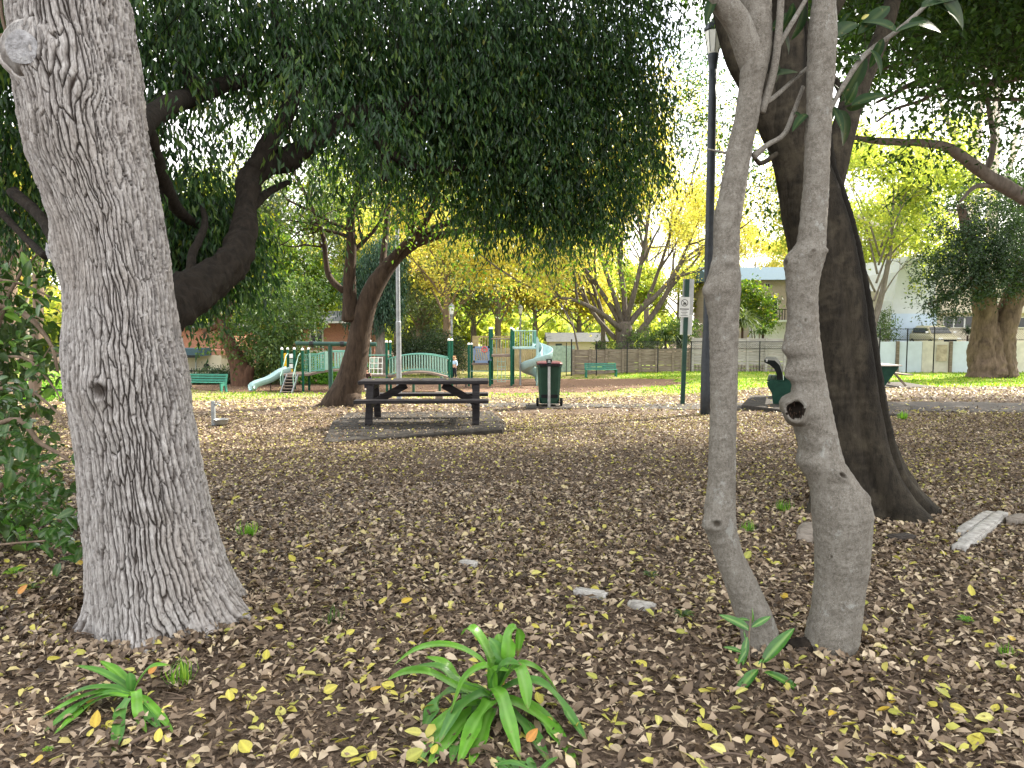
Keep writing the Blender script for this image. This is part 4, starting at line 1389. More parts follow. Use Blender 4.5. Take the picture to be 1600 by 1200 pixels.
eb = [blob(1560, 150, 14.3, 70, 45, 1, .6), blob(1480, 60, 14.4, 90, 60, 1.2, .6), blob(1590, 40, 14.4, 90, 70, 1.2, .7), blob(1590, 220, 14.2, 50, 50, .8, .8), blob(1480, 165, 14, 60, 25, .8, .6), blob(1420, 120, 13.8, 50, 35, .8, .6), blob(1430, 250, 13.4, 60, 25, .7, .35), blob(1520, 220, 13.8, 35, 30, .6, .5),
      ((11.5, 15.5, 8.5), (3, 2.5, 1.6), .45), ((14, 17, 9), (3, 3, 2), .45), ((13, 12, 8.5), (3, 3, 2), .45), ((16, 14, 8), (3, 3, 2.4), .45), ((10, 19, 9), (2.6, 2.6, 1.6), .3), ((17, 19, 8), (3, 3, 2), .4), ((18.5, 22.5, 8.5), (3.6, 3.4, 2.2), .4), ((22, 26, 9), (3.6, 3.6, 2.4), .4), ((21, 20, 8.5), (3.4, 3.4, 2.2), .35)]
LP, LD, LN, LL, LW, LR, tw = sprays(eb, 26, 14, .12, .06, .15, .35, np.random.default_rng(18), stem=.6)
o = wpart(edge_tree, 'crown', leaves('edge_leaves', LP, LD, LN, LL, LW, LR, 0, .25, .1), 'leaf_fig')
o['kind'] = 'stuff'
o = wpart(edge_tree, 'crown_twigs', twig_mesh('edge_twigs', tw, .007, 2), 'bark_grey')
o['kind'] = 'stuff'
print('edge leaves', len(LP))

# ================================================================== SLABS, TABLE, BIN, BENCHES, POSTS
def slab(name, label, corners, h, m='slab_concrete', bevel=.02):
    """concrete slab over ground corners (world points); top is flat"""
    zt_ = max(c.z for c in corners) + h
    n = len(corners)
    b = MB()
    vs = [(c.x, c.y, zt_) for c in corners] + [(c.x, c.y, min(q.z for q in corners) - .15) for c in corners]
    fs = [tuple(range(n)), tuple(range(n, 2 * n))[::-1]] + [(k, n + k, n + (k + 1) % n, (k + 1) % n) for k in range(n)]
    b._addv([Vector(v) for v in vs], fs)
    o = link(name, b.mesh(name, bevel), m)
    tag(o, label, 'slab')
    return o, zt_
SLABS = []     # (polygon, top) for the litter
tc_ = [G(505, 693), G(520, 667), G(545, 655), G(768, 652), G(790, 668), G(786, 678)]
_, tz = slab('concrete_slab', 'low dark concrete slab under the wooden picnic table', tc_, .035)
SLABS.append(([(c.x, c.y) for c in tc_], tz))

def picnic_table():
    c = (G(562, 675) + G(745, 671)) / 2
    c = Vector((c.x + .03, c.y + .64, tz))
    rz = R(2.0)
    t = thing('picnic_table', 'dark timber picnic table with attached benches on the concrete slab', 'picnic table', c, rz)
    L = 2.34
    pl = MB().box((0, 0, 0), (L, .138, .065)).mesh('top_plank', .008)
    pl.materials.append(MATS['table_wood'])
    for k in range(5):
        lpart(t, 'top_plank', pl, None, (0.01 * (k % 2), (k - 2) * .146, .735 + .002 * (k % 3)))
    bp = MB().box((0, 0, 0), (L + .02, .138, .06)).mesh('bench_plank', .008)
    bp.materials.append(MATS['table_wood'])
    for s in (-1, 1):
        for k in range(2):
            lpart(t, 'bench_plank', bp, None, (0, s * (.60 + .143 * k), .43))
    for s in (-1, 1):
        x = s * .90
        lpart(t, 'bench_bearer', MB().box((x, 0, .36), (.05, 1.5, .10)).mesh('bench_bearer', .005), 'table_wood')
        lpart(t, 'top_bearer', MB().box((x, 0, .665), (.05, .70, .095)).mesh('top_bearer', .005), 'table_wood')
        for q in (-1, 1):
            lpart(t, 'leg', MB().bar((x + s * .052, q * .60, 0), (x + s * .052, q * .30, .70), .06, .13, (1, 0, 0)).mesh('leg', .005), 'table_wood')
        lpart(t, 'brace', MB().bar((s * .34, 0, .67), (x - s * .0, 0, .36), .07, .135, (0, 0, 1)).mesh('brace', .005), 'table_wood')
        bolts = MB()
        for q in (-1, 1):
            for zz, yy in ((.37, .43), (.66, .31)):
                bolts.tube([(x + s * .075, q * yy, zz), (x + s * .09, q * yy, zz)], .012, 8)
        o = lpart(t, 'bolt', bolts.mesh('bolt'), 'galvanised')
        o['kind'] = 'stuff'
picnic_table()

# wheelie bin with its holding post on a small pad
bp0 = G(856, 638)
bin_c = [bp0 + Vector(q) for q in ((-.52, -.30, 0), (.55, -.30, 0), (.55, .62, 0), (-.52, .62, 0))]
bin_c = [Vector((c.x, c.y, gz(c.x, c.y))) for c in bin_c]
_, bz = slab('bin_pad', 'small concrete pad beneath the wheelie bin', bin_c, .03)
SLABS.append(([(c.x, c.y) for c in bin_c], bz))
def wheelie_bin():
    t = thing('wheelie_bin', 'dark green wheelie bin with a dull red lid strapped to a steel post', 'bin', (bp0.x + .04, bp0.y + .28, bz))
    def shell(prof):
        b = MB()
        rings = []
        for w, d, z, yc in prof:
            q = .06
            rings.append([b.bm.verts.new(v) for v in ((-w / 2 + q, yc - d / 2, z), (w / 2 - q, yc - d / 2, z), (w / 2, yc - d / 2 + q, z), (w / 2, yc + d / 2 - q, z), (w / 2 - q, yc + d / 2, z), (-w / 2 + q, yc + d / 2, z), (-w / 2, yc + d / 2 - q, z), (-w / 2, yc - d / 2 + q, z))])
        for a, c in zip(rings, rings[1:]):
            for k in range(8):
                b.bm.faces.new((a[k], a[(k + 1) % 8], c[(k + 1) % 8], c[k]))
        b.bm.faces.new(rings[0][::-1])
        b.bm.faces.new(rings[-1])
        return b
    lpart(t, 'body', shell([(.46, .50, .06, .02), (.47, .52, .10, .02), (.485, .55, .30, .02), (.49, .55, .302, .02), (.56, .66, .93, 0), (.59, .69, .94, 0), (.59, .69, .985, 0)]).mesh('body', .006), 'bin_green')
    lid = lpart(t, 'lid', shell([(.60, .72, .99, -.01), (.61, .73, 1.01, -.01), (.58, .68, 1.04, 0), (.40, .5, 1.062, 0)]).mesh('lid', .006), 'bin_lid_red')
    lpart(lid, 'hinge', MB().tube([(-.26, -.37, 1.0), (.26, -.37, 1.0)], .016, 10).mesh('hinge'), 'bin_black')
    for s in (-1, 1):
        w = lpart(t, 'wheel', MB().tube([(s * .255, -.18, .10), (s * .31, -.18, .10)], .10, 20).mesh('wheel', .006), 'rubber')
        lpart(w, 'hub', MB().tube([(s * .30, -.18, .10), (s * .318, -.18, .10)], .045, 14).mesh('hub'), 'bin_black')
    lpart(t, 'axle', MB().tube([(-.26, -.18, .10), (.26, -.18, .10)], .014, 8).mesh('axle'), 'galvanised')
    lpart(t, 'base_rim', MB().box((0, -.262, .24), (.40, .012, .08)).mesh('base_rim', .003), 'bin_black')
    lpart(t, 'handle', MB().tube([(-.22, -.355, .95), (-.20, -.40, .97), (.20, -.40, .97), (.22, -.355, .95)], .014, 8).mesh('handle'), 'bin_black')
    p = thing('bin_post', 'thin grey square steel post clamped to the front of the wheelie bin', 'post', (bp0.x + .02, bp0.y - .14, bz))
    lpart(p, 'post', MB().box((0, 0, .55), (.06, .06, 1.10)).mesh('post', .004), 'galvanised')
    lpart(p, 'clamp', MB().box((0, .02, 1.0), (.10, .14, .09)).mesh('clamp', .006), 'dark_metal')
    b = MB()
    for s in (-1, 1):
        b.tube([(s * .045, .0, 1.05), (s * .05, 0, 1.13)], .02, 8)
    b.box((0, 0, 1.12), (.12, .03, .02))
    lpart(p, 'hook', b.mesh('hook'), 'dark_metal')
wheelie_bin()

# tap with a drinking bowl for dogs
tb = G(334, 666)
t = thing('dog_water_tap', 'short grey post tap with a round steel bowl at its foot', 'tap', tb)
hgt = 40 * tb.y / F
lpart(t, 'post', MB().box((0, 0, hgt / 2), (.065, .065, hgt)).mesh('post', .006), 'pole_grey')
lpart(t, 'spout', MB().tube([(.03, -.01, hgt * .86), (.10, -.02, hgt * .87), (.13, -.03, hgt * .84), (.135, -.03, hgt * .78)], .016, 10).mesh('spout'), 'stainless', smooth=True)
o = lpart(t, 'tap_handle', MB().box((.10, -.02, hgt * .95), (.07, .02, .018)).box((.10, -.02, hgt * .91), (.018, .018, .06)).mesh('tap_handle', .003), 'stainless')
lpart(t, 'bowl', MB().lathe([(.05, .03), (.085, .035), (.12, .07), (.132, .14), (.14, .142), (.128, .13), (.11, .075), (.03, .05)], (.155, -.04, 0), 24).mesh('bowl'), 'stainless', smooth=True)
lpart(t, 'foot', MB().box((.06, 0, .01), (.22, .12, .03)).mesh('foot', .004), 'slab_concrete')

# green sign post with notices
sp = G(1066, 632)
t = thing('sign_post', 'leaning dark green square post carrying white notice plates', 'sign', sp)
top = at(1074, 436, sp.y) - sp
lean = top / top.z
lpart(t, 'post', MB().bar((0, 0, -.2), tuple(top), .105, .105, (0, 1, 0)).mesh('post', .006), 'post_green')
def plate(name, px0, py0, px1, py1, Y, m, th=.006):
    a, c = at(px0, py0, Y), at(px1, py1, Y)
    cx = (a + c) / 2 - sp
    return cx, abs(c.x - a.x), abs(a.z - c.z)
tilt = Matrix.Rotation(math.atan2(lean.x, 1), 3, 'Y')
cx, w, h = plate('notice_plate', 1061.5, 464, 1077.5, 495.5, sp.y - .07, 'sign_white')
cx = Vector((cx.x, -.062, cx.z))
pl_ = lpart(t, 'notice_plate', MB().box((0, 0, 0), (w, .006, h)).mesh('notice_plate', .001), 'sign_white', cx, (0, math.atan2(lean.x, 1), 0))
pl_['label'] = 'white notice with a black prohibition circle and lines of text'
b = MB()
n = 28
cz = h * .21
ring_r = w * .33
for k in range(n):
    a0, a1 = 2 * math.pi * k / n, 2 * math.pi * (k + 1) / n
    b._addv([Vector((r_ * math.cos(q), -.0052, cz + r_ * math.sin(q))) for r_, q in ((ring_r, a0), (ring_r, a1), (ring_r * .84, a1), (ring_r * .84, a0))], [(0, 1, 2, 3)])
lpart(pl_, 'prohibition_ring', b.mesh('prohibition_ring'), 'sign_black')
b = MB()
b.bar((-ring_r * .62, -.0062, cz + ring_r * .62), (ring_r * .62, -.0062, cz - ring_r * .62), ring_r * .14, .001, (0, 1, 0))
lpart(pl_, 'slash', b.mesh('slash'), 'sign_black')
# the picture in the ring: seated figures and a bottle
b = MB()
for x0, ww, z0, hh in ((-.42, .26, -.55, .42), (-.1, .3, -.55, .75), (.26, .22, -.55, .5)):
    b.box(((x0 + ww / 2) * ring_r, -.0055, cz + (z0 + hh / 2) * ring_r), (ww * ring_r, .001, hh * ring_r))
b.lathe([(.001, 0), (ring_r * .1, .0), (ring_r * .1, .001)], (-.29 * ring_r, -.0058, cz - .05 * ring_r), 10)
b.box((.37 * ring_r, -.0055, cz + .06 * ring_r), (.07 * ring_r, .001, .3 * ring_r))
lpart(pl_, 'pictogram', b.mesh('pictogram'), 'sign_black')
b = MB()
b.box((0, -.005, -h * .10), (w * .86, .001, h * .045))
for k, ww in enumerate((.5, .62, .4, .66)):
    b.box((0, -.005, -h * (.19 + .075 * k)), (w * ww, .001, h * .022))
o = lpart(pl_, 'text_lines', b.mesh('text_lines'), 'sign_black')
o['kind'] = 'stuff'
for nm, x0, y0, x1, y1, m in (('upper_plate', 1066.5, 436, 1083, 492, 'galvanised'), ('lower_plate', 1063, 492, 1081, 523, 'sign_white')):
    cx, w, h = plate(nm, x0, y0, x1, y1, sp.y + .07, m)
    lpart(t, 'rear_plate', MB().box((0, 0, 0), (w, .005, h)).mesh('rear_plate', .001), m, Vector((cx.x, .058, cz * 0 + cx.z)), (0, math.atan2(lean.x, 1), 0))

# street lamps
def lamp(base, top_px, h, rb, rt, label, head=1.0, m='lamp_paint'):
    t = thing('park_lamp', label, 'lamp', base, 0, 'lamps in the park')
    topx = top_px
    b = MB()
    n = 12
    pts = [Vector((topx.x * q, topx.y * q, -.2 + (h + .2) * q)) for q in np.linspace(0, 1, n)]
    rads = [rb if q < .22 else rb * .82 + (rt - rb * .82) * (q - .22) / .78 for q in np.linspace(0, 1, n)]
    b.tube(pts, rads, 16)
    lpart(t, 'pole', b.mesh('pole'), m, smooth=True)
    c = (topx.x, topx.y, h)
    s = head
    lpart(t, 'neck', MB().lathe([(rt, -.02), (rt * 1.1, .1 * s), (.115 * s, .24 * s), (.12 * s, .30 * s)], c, 16).mesh('neck'), m, smooth=False)
    hd = lpart(t, 'lantern', MB().lathe([(.10 * s, .30 * s), (.12 * s, .34 * s), (.185 * s, .74 * s), (.18 * s, .76 * s)], c, 8).mesh('lantern'), 'lamp_glass')
    b = MB()
    for k in range(8):
        a = 2 * math.pi * k / 8
        b.bar((c[0] + .122 * s * math.cos(a), c[1] + .122 * s * math.sin(a), h + .33 * s), (c[0] + .188 * s * math.cos(a), c[1] + .188 * s * math.sin(a), h + .76 * s), .010 * s, .010 * s, (0, 0, 1))
    lpart(hd, 'lantern_ribs', b.mesh('lantern_ribs'), m)
    lpart(t, 'cap', MB().lathe([(.19 * s, .75 * s), (.21 * s, .78 * s), (.16 * s, .90 * s), (.06 * s, .97 * s), (.03 * s, 1.02 * s)], c, 8).mesh('cap'), m)
    return t
lb = G(1103, 648)
ltop = at(1114, 108, lb.y)
lamp(lb, Vector((ltop.x - lb.x, 0, 0)), ltop.z - lb.z, .125, .085, 'tall dark lamp post partly behind the smooth double tree', 1.0)
for px, pb, pt, Y, lab in ((706, 600, 500, 47, 'slim pale lamp post beyond the arched playground bridge'), (813, 590, 500, 58, 'distant white headed lamp post among the yellow leaves behind the spiral slide')):
    b0 = onground(px, Y)
    lamp(b0, Vector((0, 0, 0)), at(px, pt - 12 if Y > 50 else pt - 12, Y).z - b0.z - .4, .10, .07, lab, .95, 'pole_grey')

# plain grey pole behind the table
pb = onground(623, 25)
t = thing('flag_pole', 'plain light grey metal pole rising behind the picnic table', 'pole', pb)
lpart(t, 'pole', MB().tube([(0, 0, -.2), (0, 0, 2.6), (0, 0, 2.62), (0, 0, 5.6)], [.085, .085, .07, .06], 16).mesh('pole'), 'pole_grey')
lpart(t, 'base_plate', MB().box((0, 0, .02), (.3, .3, .04)).mesh('base_plate', .005), 'pole_grey')

def park_bench(name, label, loc, rz, L, m, group=None):
    """slatted park bench with curved cast ends; faces -Y when rz = 0"""
    t = thing(name, label, 'bench', loc, rz, group)
    end = [(-.30, 0), (-.22, 0), (-.14, .32), (.02, .30), (.12, 0), (.24, 0), (.20, .40), (.30, .80), (.24, .82), (.12, .46), (-.22, .44), (-.34, .42)]
    for s in (-1, 1):
        b = MB()
        n = len(end)
        x0, x1 = s * (L / 2 - .06) - .03, s * (L / 2 - .06) + .03
        vs = [Vector((x0, y, z)) for y, z in end] + [Vector((x1, y, z)) for y, z in end]
        fs = [(k, (k + 1) % n, n + (k + 1) % n, n + k) for k in range(n)]
        b._addv(vs, fs)
        b.bm.verts.ensure_lookup_table()
        vv = list(b.bm.verts)
        for tri in ((0, 1, 2, 11), (2, 3, 9, 10), (2, 10, 11), (3, 4, 5, 6), (3, 6, 9), (6, 7, 8, 9)):
            for off in (0, n):
                try:
                    b.bm.faces.new([vv[off + q] for q in tri])
                except ValueError:
                    pass
        lpart(t, 'bench_end', b.mesh('bench_end'), m)
    sl = MB().box((0, 0, 0), (L, .085, .03)).mesh('slat', .004)
    sl.materials.append(MATS[m])
    for k in range(4):
        lpart(t, 'slat', sl, None, (0, -.27 + .115 * k, .46))
    for k in range(3):
        lpart(t, 'slat', sl, None, (0, .155 + .038 * k, .54 + .115 * k), (R(72), 0, 0))
    return t
c = onground(318, 34.5)
park_bench('park_bench', 'green slatted bench before the dark hedge near the cream house', c, R(-8), 2.0, 'bench_teal', 'green benches around the park')
c = onground(939, 44.0)
park_bench('park_bench', 'teal slatted bench standing in front of the timber plank fence', c, R(4), 1.85, 'bench_teal', 'green benches around the park')

# moulded bench seen end-on beside the fig, on its slab
c = G(1226, 640)
sc_ = [G(1158, 640), G(1172, 630), G(1330, 626), G(1424, 640), G(1418, 650), G(1300, 654)]
_, sz = slab('bench_slab', 'grey concrete slab under the dark green bench behind the fig', sc_, .05)
SLABS.append(([(q.x, q.y) for q in sc_], sz))
t = thing('moulded_bench', 'dark green bench with solid end panels seen end-on behind the smooth stems', 'bench', (c.x, c.y + .2, sz), -math.atan2(c.x, c.y + .2))
k_ = (c.y + .2) / F
pan = [(-15, 0), (24, 0), (24, 55), (14, 52), (9, 44), (4, 36), (-4, 34), (-19, 37), (-25, 34), (-24, 28), (-17, 17)]
pan = [((x + 2) * k_, z * k_) for x, z in pan]
lpart(t, 'end_panel', MB().prism(pan, -.03, .03).mesh('end_panel', .004), 'bench_green')
lpart(t, 'end_panel', MB().prism(pan, 2.05, 2.11).mesh('end_panel', .004), 'bench_green')
for i in range(4):
    lpart(t, 'seat_plank', MB().box(((-20 + i * 6.4) * k_, 1.04, 36.5 * k_), (5.6 * k_, 2.0, .035)).mesh('seat_plank', .004), 'bench_green')
# curved back seen against the lawn
cur = [(-28, 69), (-12, 68), (-5, 61), (-1, 50), (1, 37), (-8, 37), (-9, 48), (-13, 56), (-19, 61), (-28, 65)]
cur = [((x + 0) * k_, z * k_) for x, z in cur]
b = MB().prism(cur, .05, 2.0)
lpart(t, 'backrest', b.mesh('backrest', .003), 'rubber')
b = MB().tube([((-24) * k_, .04, 66 * k_), (-24 * k_, .04, 70 * k_)], .02, 8)
lpart(t, 'cap_bolt', b.mesh('cap_bolt'), 'stainless')

# far picnic setting on the lawn to the right
c = onground(1372, 29.5)
c2 = [c + Vector(q) for q in ((-1.4, -1.0, 0), (1.75, -1.0, 0), (1.75, 1.4, 0), (-1.4, 1.4, 0))]
c2 = [Vector((q.x, q.y, gz(q.x, q.y))) for q in c2]
_, sz2 = slab('concrete_slab', 'thin pale slab under the picnic setting on the sunny lawn', c2, .03, 'path_concrete')
t = thing('picnic_setting', 'green ended picnic table with brown bench planks half hidden by the fig', 'picnic table', (c.x - .2, c.y, sz2))
kk = 29.5 / F
for yy in (-.75, .75):
    ep = [(-.12, 0), (.12, 0), (.62, .70), (.62, .76), (-.62, .76), (-.62, .70)]
    lpart(t, 'end_panel', MB().prism(ep, yy - .03, yy + .03).mesh('end_panel', .004), 'bench_green')
for i in range(4):
    lpart(t, 'top_plank', MB().box((-.51 + .34 * i, 0, .785), (.32, 1.9, .04)).mesh('top_plank', .004), 'fence_wood_grey')
for s in (-1, 1):
    lpart(t, 'bench_plank', MB().box((s * .95, 0, .44), (.30, 1.9, .045)).mesh('bench_plank', .004), 'fence_wood')
    for yy in (-.62, .62):
        lpart(t, 'leg', MB().bar((s * .42, yy, .62), (s * 1.0, yy, .0), .07, .05, (0, 1, 0)).mesh('leg', .004), 'fence_wood')

# ================================================================== GROUND LITTER
def in_poly(x, y, poly):
    r = np.zeros(x.shape, bool)
    n = len(poly)
    for i in range(n):
        (x0, y0), (x1, y1) = poly[i], poly[(i + 1) % n]
        c = ((y0 > y) != (y1 > y))
        with np.errstate(divide='ignore', invalid='ignore'):
            xi = (x1 - x0) * (y - y0) / (y1 - y0 + 1e-12) + x0
        r ^= c & (x < xi)
    return r

def litter_z(x, y):
    z = gza(x, y)
    on = np.zeros(x.shape, bool)
    for poly, top in SLABS:
        m = in_poly(x, y, poly)
        z = np.where(m, top, z)
        on |= m
    return z, on

def scatter(n, y0, y1, rng, xpad=1.2, side=.70):
    """points over the part of the ground the camera sees, even in the world"""
    u = rng.random(n)
    y = np.sqrt(y0 ** 2 + u * (y1 ** 2 - y0 ** 2))
    x = (rng.random(n) * 2 - 1) * (side * y + xpad)
    return x, y

def litter(name, n, y0, y1, L, detail, seed, lift, keep=None, yellow=0, tilt=.45, slab_keep=.25):
    rng = np.random.default_rng(seed)
    x, y = scatter(n, y0, y1, rng)
    z, on = litter_z(x, y)
    k = ~on | (rng.random(n) < slab_keep)
    if keep is not None:
        k &= keep(x, y, rng)
    x, y, z = x[k], y[k], z[k]
    n = len(x)
    # drifts: thicker and thinner cover, some bare dark soil
    cover = fbm(np.stack([x * .9, y * .9, 0 * x], 1), 3, 21)
    k = rng.random(n) < np.clip(.9 + .45 * cover, .4, 1)
    x, y, z = x[k], y[k], z[k]
    n = len(x)
    a = rng.random(n) * 2 * np.pi
    N = norm(np.stack([rng.normal(size=n) * tilt, rng.normal(size=n) * tilt, np.ones(n)], 1))
    D = np.stack([np.cos(a), np.sin(a), np.zeros(n)], 1)
    D = norm(D - N * (D * N).sum(1, keepdims=True))
    LL = L * (.4 + .95 * rng.random(n) ** 1.3)
    WW = LL * (.36 + .24 * rng.random(n))
    P = np.stack([x, y, z + lift * (.2 + rng.random(n)) + .2 * LL * np.abs(D[:, 2])], 1) - D * LL[:, None] * .5
    band = .5 * fbm(np.stack([x * .35, y * .35, 0 * x], 1), 2, 33)
    r = rng.random(n)
    yl = rng.random(n) < np.clip(yellow * (1 + 1.8 * band), 0, 1)
    r = np.where(yl, .90 + .10 * rng.random(n), r * .9)
    curl = .1 + .25 * rng.random(1)[0]
    return link(name, leaves(name, P, D, N, LL, WW, r, detail, .16, curl), 'litter_leaf', smooth=detail > 0)

def near_keep(x, y, rng):
    return ~((np.hypot(x + 2.05, y - LY) < .36))
o = litter('leaf_litter', 110000, 2.2, 8.2, .046, -1, 7, .010, near_keep, .03, slab_keep=.5)
tag(o, 'lower layer of broken brown leaf pieces under the fallen leaves near the camera', None, None, 'stuff')
o = litter('leaf_litter', 46000, 2.2, 8.2, .054, 1, 1, .020, near_keep, .06)
tag(o, 'carpet of dry brown leaves flecked with yellow over the clearing', None, None, 'stuff')
o = litter('leaf_litter', 135000, 8.0, 16.5, .053, 0, 2, .016, None, .13, slab_keep=.16)
tag(o, 'carpet of dry brown leaves flecked with yellow under the picnic table', None, None, 'stuff')
def far_keep(x, y, rng):
    p = np.where(in_path(x, y), .4, 1.0)
    ed = lawn_edge(x)
    p = np.where(in_chip(x, y), .55, p)
    p = p * np.where((y > ed) & ~in_chip(x, y), np.clip(np.where(x < 8, .95, .6) - (y - ed) / np.where(x < 8, 14, 9) + .4 * wob(x, y, .7, 6), .03, 1), np.clip(.85 + .4 * wob(x, y, .5, 8), .2, 1))
    p = np.where((x > 9) & (y > 18) & (y < 26), np.maximum(p, .7) * np.where(in_path(x, y), .12, 1), p)
    return rng.random(len(x)) < p
o = litter('leaf_litter', 130000, 16.2, 38, .085, -1, 3, .02, far_keep, .18)
tag(o, 'yellowish fallen leaves spread thinly over the sunny grass beyond the bin', None, None, 'stuff')

# single fallen leaves that can be picked apart close to the camera
fl_meshes = {}
for nm, lab in (('fallen_yellow', 'bright yellow fallen leaf'), ('fallen_lemon', 'pale lemon fallen leaf'), ('fallen_olive', 'olive green fallen leaf'), ('fallen_gold', 'golden fallen leaf'), ('fallen_tan', 'large tan dry leaf')):
    q = []
    for k in range(3):
        me = leafblade(nm, 1.0, .52 + .08 * k, 8, .18 + .14 * k, .25 - .3 * k, .9)
        me.materials.append(MATS[nm])
        q.append(me)
    fl_meshes[nm] = (q, lab)
rg = random.Random(77)
kinds = ['fallen_yellow'] * 7 + ['fallen_lemon'] * 4 + ['fallen_olive'] * 4 + ['fallen_gold'] * 2 + ['fallen_tan'] * 2
cnt = 0
while cnt < 230:
    px, py = rg.uniform(-20, 1620), 700 + 500 * rg.random() ** .8
    if py < 860 and rg.random() < .75:
        continue
    g = G(px, py)
    if math.hypot(g.x + 2.02, g.y - LY) < .55 or math.hypot(g.x - 1.45, g.y - SY) < .3:
        continue
    nm = rg.choice(kinds)
    me, lab = fl_meshes[nm]
    o = bpy.data.objects.new('fallen_leaf', rg.choice(me))
    COL.objects.link(o)
    s = rg.uniform(.045, .078) * (1.1 if nm == 'fallen_tan' else 1)
    o.scale = (s, s * rg.uniform(.8, 1.15), s)
    o.location = g + Vector((0, 0, .018 + .012 * rg.random()))
    orient(o, (math.cos(6.3 * rg.random()), math.sin(6.3 * rg.random()), rg.uniform(-.15, .35)), (rg.gauss(0, .35), rg.gauss(-.1, .35), 1))
    marks = [((190, 985), 'at the foot of the big plated trunk'), ((205, 1102), 'around the smaller strap plant'), ((770, 1128), 'around the large strap plant'), ((1300, 1045), 'at the foot of the smooth double tree'), ((950, 945), 'near the broken kerb pieces'),
             ((1480, 850), 'near the pale edging blocks'), ((560, 1000), 'between the big trunk and the large strap plant'), ((1000, 1130), 'between the large strap plant and the magnolia seedling'), ((1500, 1120), 'in the open litter right of the double tree'), ((600, 820), 'in the open middle of the clearing'), ((450, 1150), 'at the near edge between the two strap plants'), ((900, 780), 'out in the clearing beyond the kerb pieces'), ((30, 980), 'below the glossy shrub')]
    wh = min(marks, key=lambda q: (q[0][0] - px) ** 2 + 2 * (q[0][1] - py) ** 2)[1]
    tag(o, lab + ' ' + wh, 'leaf', lab + ' ' + wh)
    cnt += 1
rg2 = random.Random(6)
for px in (585, 612, 640, 655, 700, 722):
    o = bpy.data.objects.new('fallen_leaf', rg2.choice(fl_meshes[rg2.choice(['fallen_lemon', 'fallen_tan', 'fallen_yellow'])][0]))
    COL.objects.link(o)
    o.scale = (.07, .07, .07)
    Y_ = 13.5 + rg2.uniform(.2, .7)
    p_ = Vector(((px - 800) / F * Y_, Y_, tz + .785))
    o.location = p_
    orient(o, (math.cos(6.3 * rg2.random()), math.sin(6.3 * rg2.random()), 0), (0, 0, 1))
    tag(o, 'small pale leaf lying on the picnic table top', 'leaf', 'leaves on the picnic table')
og = leafblade('fallen_orange', 1.0, .6, 8, .3, -.3, .9)
og.materials.append(MATS['fallen_orange'])
for px, py, lab, s in ((823, 1170, 'orange brown leaf standing under the arching strap leaves', .06), (232, 1062, 'small orange leaf beside the spreading strap plant near the big trunk', .055), (28, 935, 'orange yellow leaf on bare litter left of the big trunk', .07)):
    o = bpy.data.objects.new('fallen_leaf', og)
    COL.objects.link(o)
    o.scale = (s, s, s)
    o.location = G(px, py) + Vector((0, 0, .03))
    orient(o, (.5, .3, .4), (.1, -.7, .7))
    tag(o, lab, 'leaf')

# leaves banked against the tree feet
def banked():
    rng = np.random.default_rng(23)
    A = []
    for cx, cy, r, n in ((-2.02, LY, .47, 1100), (1.30, SY, .11, 160), (1.60, SY, .15, 220), (3.1, FY - .1, .6, 700)):
        th = rng.random(n) * 2 * np.pi
        rr = r + np.abs(rng.normal(size=n)) * .10
        x, y = cx + rr * np.cos(th), cy + rr * np.sin(th) * .95
        A.append(np.stack([x, y, gza(x, y) + .012 + np.clip(.05 - (rr - r) * .35, 0, .05) * rng.random(n), np.cos(th), np.sin(th)], 1))
    A = np.concatenate(A)
    n = len(A)
    N = norm(np.stack([A[:, 3] * .7 + rng.normal(size=n) * .4, A[:, 4] * .7 + rng.normal(size=n) * .4, np.ones(n) * .8], 1))
    D = rand_dirs(n, rng)
    D = norm(D - N * (D * N).sum(1, keepdims=True))
    L_ = .05 * (.5 + .8 * rng.random(n))
    r = np.where(rng.random(n) < .05, .9 + .1 * rng.random(n), .9 * rng.random(n))
    o = link('leaf_litter', leaves('banked_litter', A[:, :3] - D * L_[:, None] * .5, D, N, L_, L_ * .5, r, 1, .3, .25), 'litter_leaf')
    tag(o, 'dry leaves banked against the feet of the near trunks', None, None, 'stuff')
banked()

# sticks and chips in the litter
T = Tubes()
rng = np.random.default_rng(5)
for k in range(2600):
    x, y = scatter(1, 2.3, 9.0, rng)
    L_ = rng.uniform(.03, .16)
    a = rng.random() * 6.28
    p = np.array([x[0], y[0], gz(x[0], y[0]) + .012 + .012 * rng.random()])
    d = np.array([math.cos(a), math.sin(a), rng.normal() * .08])
    P = np.stack([p - d * L_ / 2, p + rng.normal(size=3) * .006, p + d * L_ / 2])
    r0 = rng.uniform(.0012, .0038)
    T.add(P, np.array([r0, r0, r0 * .6]), 4)
o = link('twig_litter', T.mesh('twig_litter'), 'twig_wood')
tag(o, 'small dry sticks and chips strewn through the leaf litter', None, None, 'stuff')
STK = [((600, 1130), (540, 1190), .006, 'dark stick lying beside the strap plant in the middle'), ((1165, 1150), (1260, 1190), .008, 'grey branch end lying near the camera below the magnolia seedling'), ((1395, 1085), (1490, 1118), .006, 'thin brown stick on the litter right of the double tree'),
       ((190, 1030), (250, 1018), .012, 'short thick stick lying in front of the big trunk'), ((1095, 1195), (1170, 1192), .006, 'reddish thin stick at the bottom edge of the litter'), ((205, 1170), (265, 1145), .008, 'grey stick beneath the hanging strap leaf')]
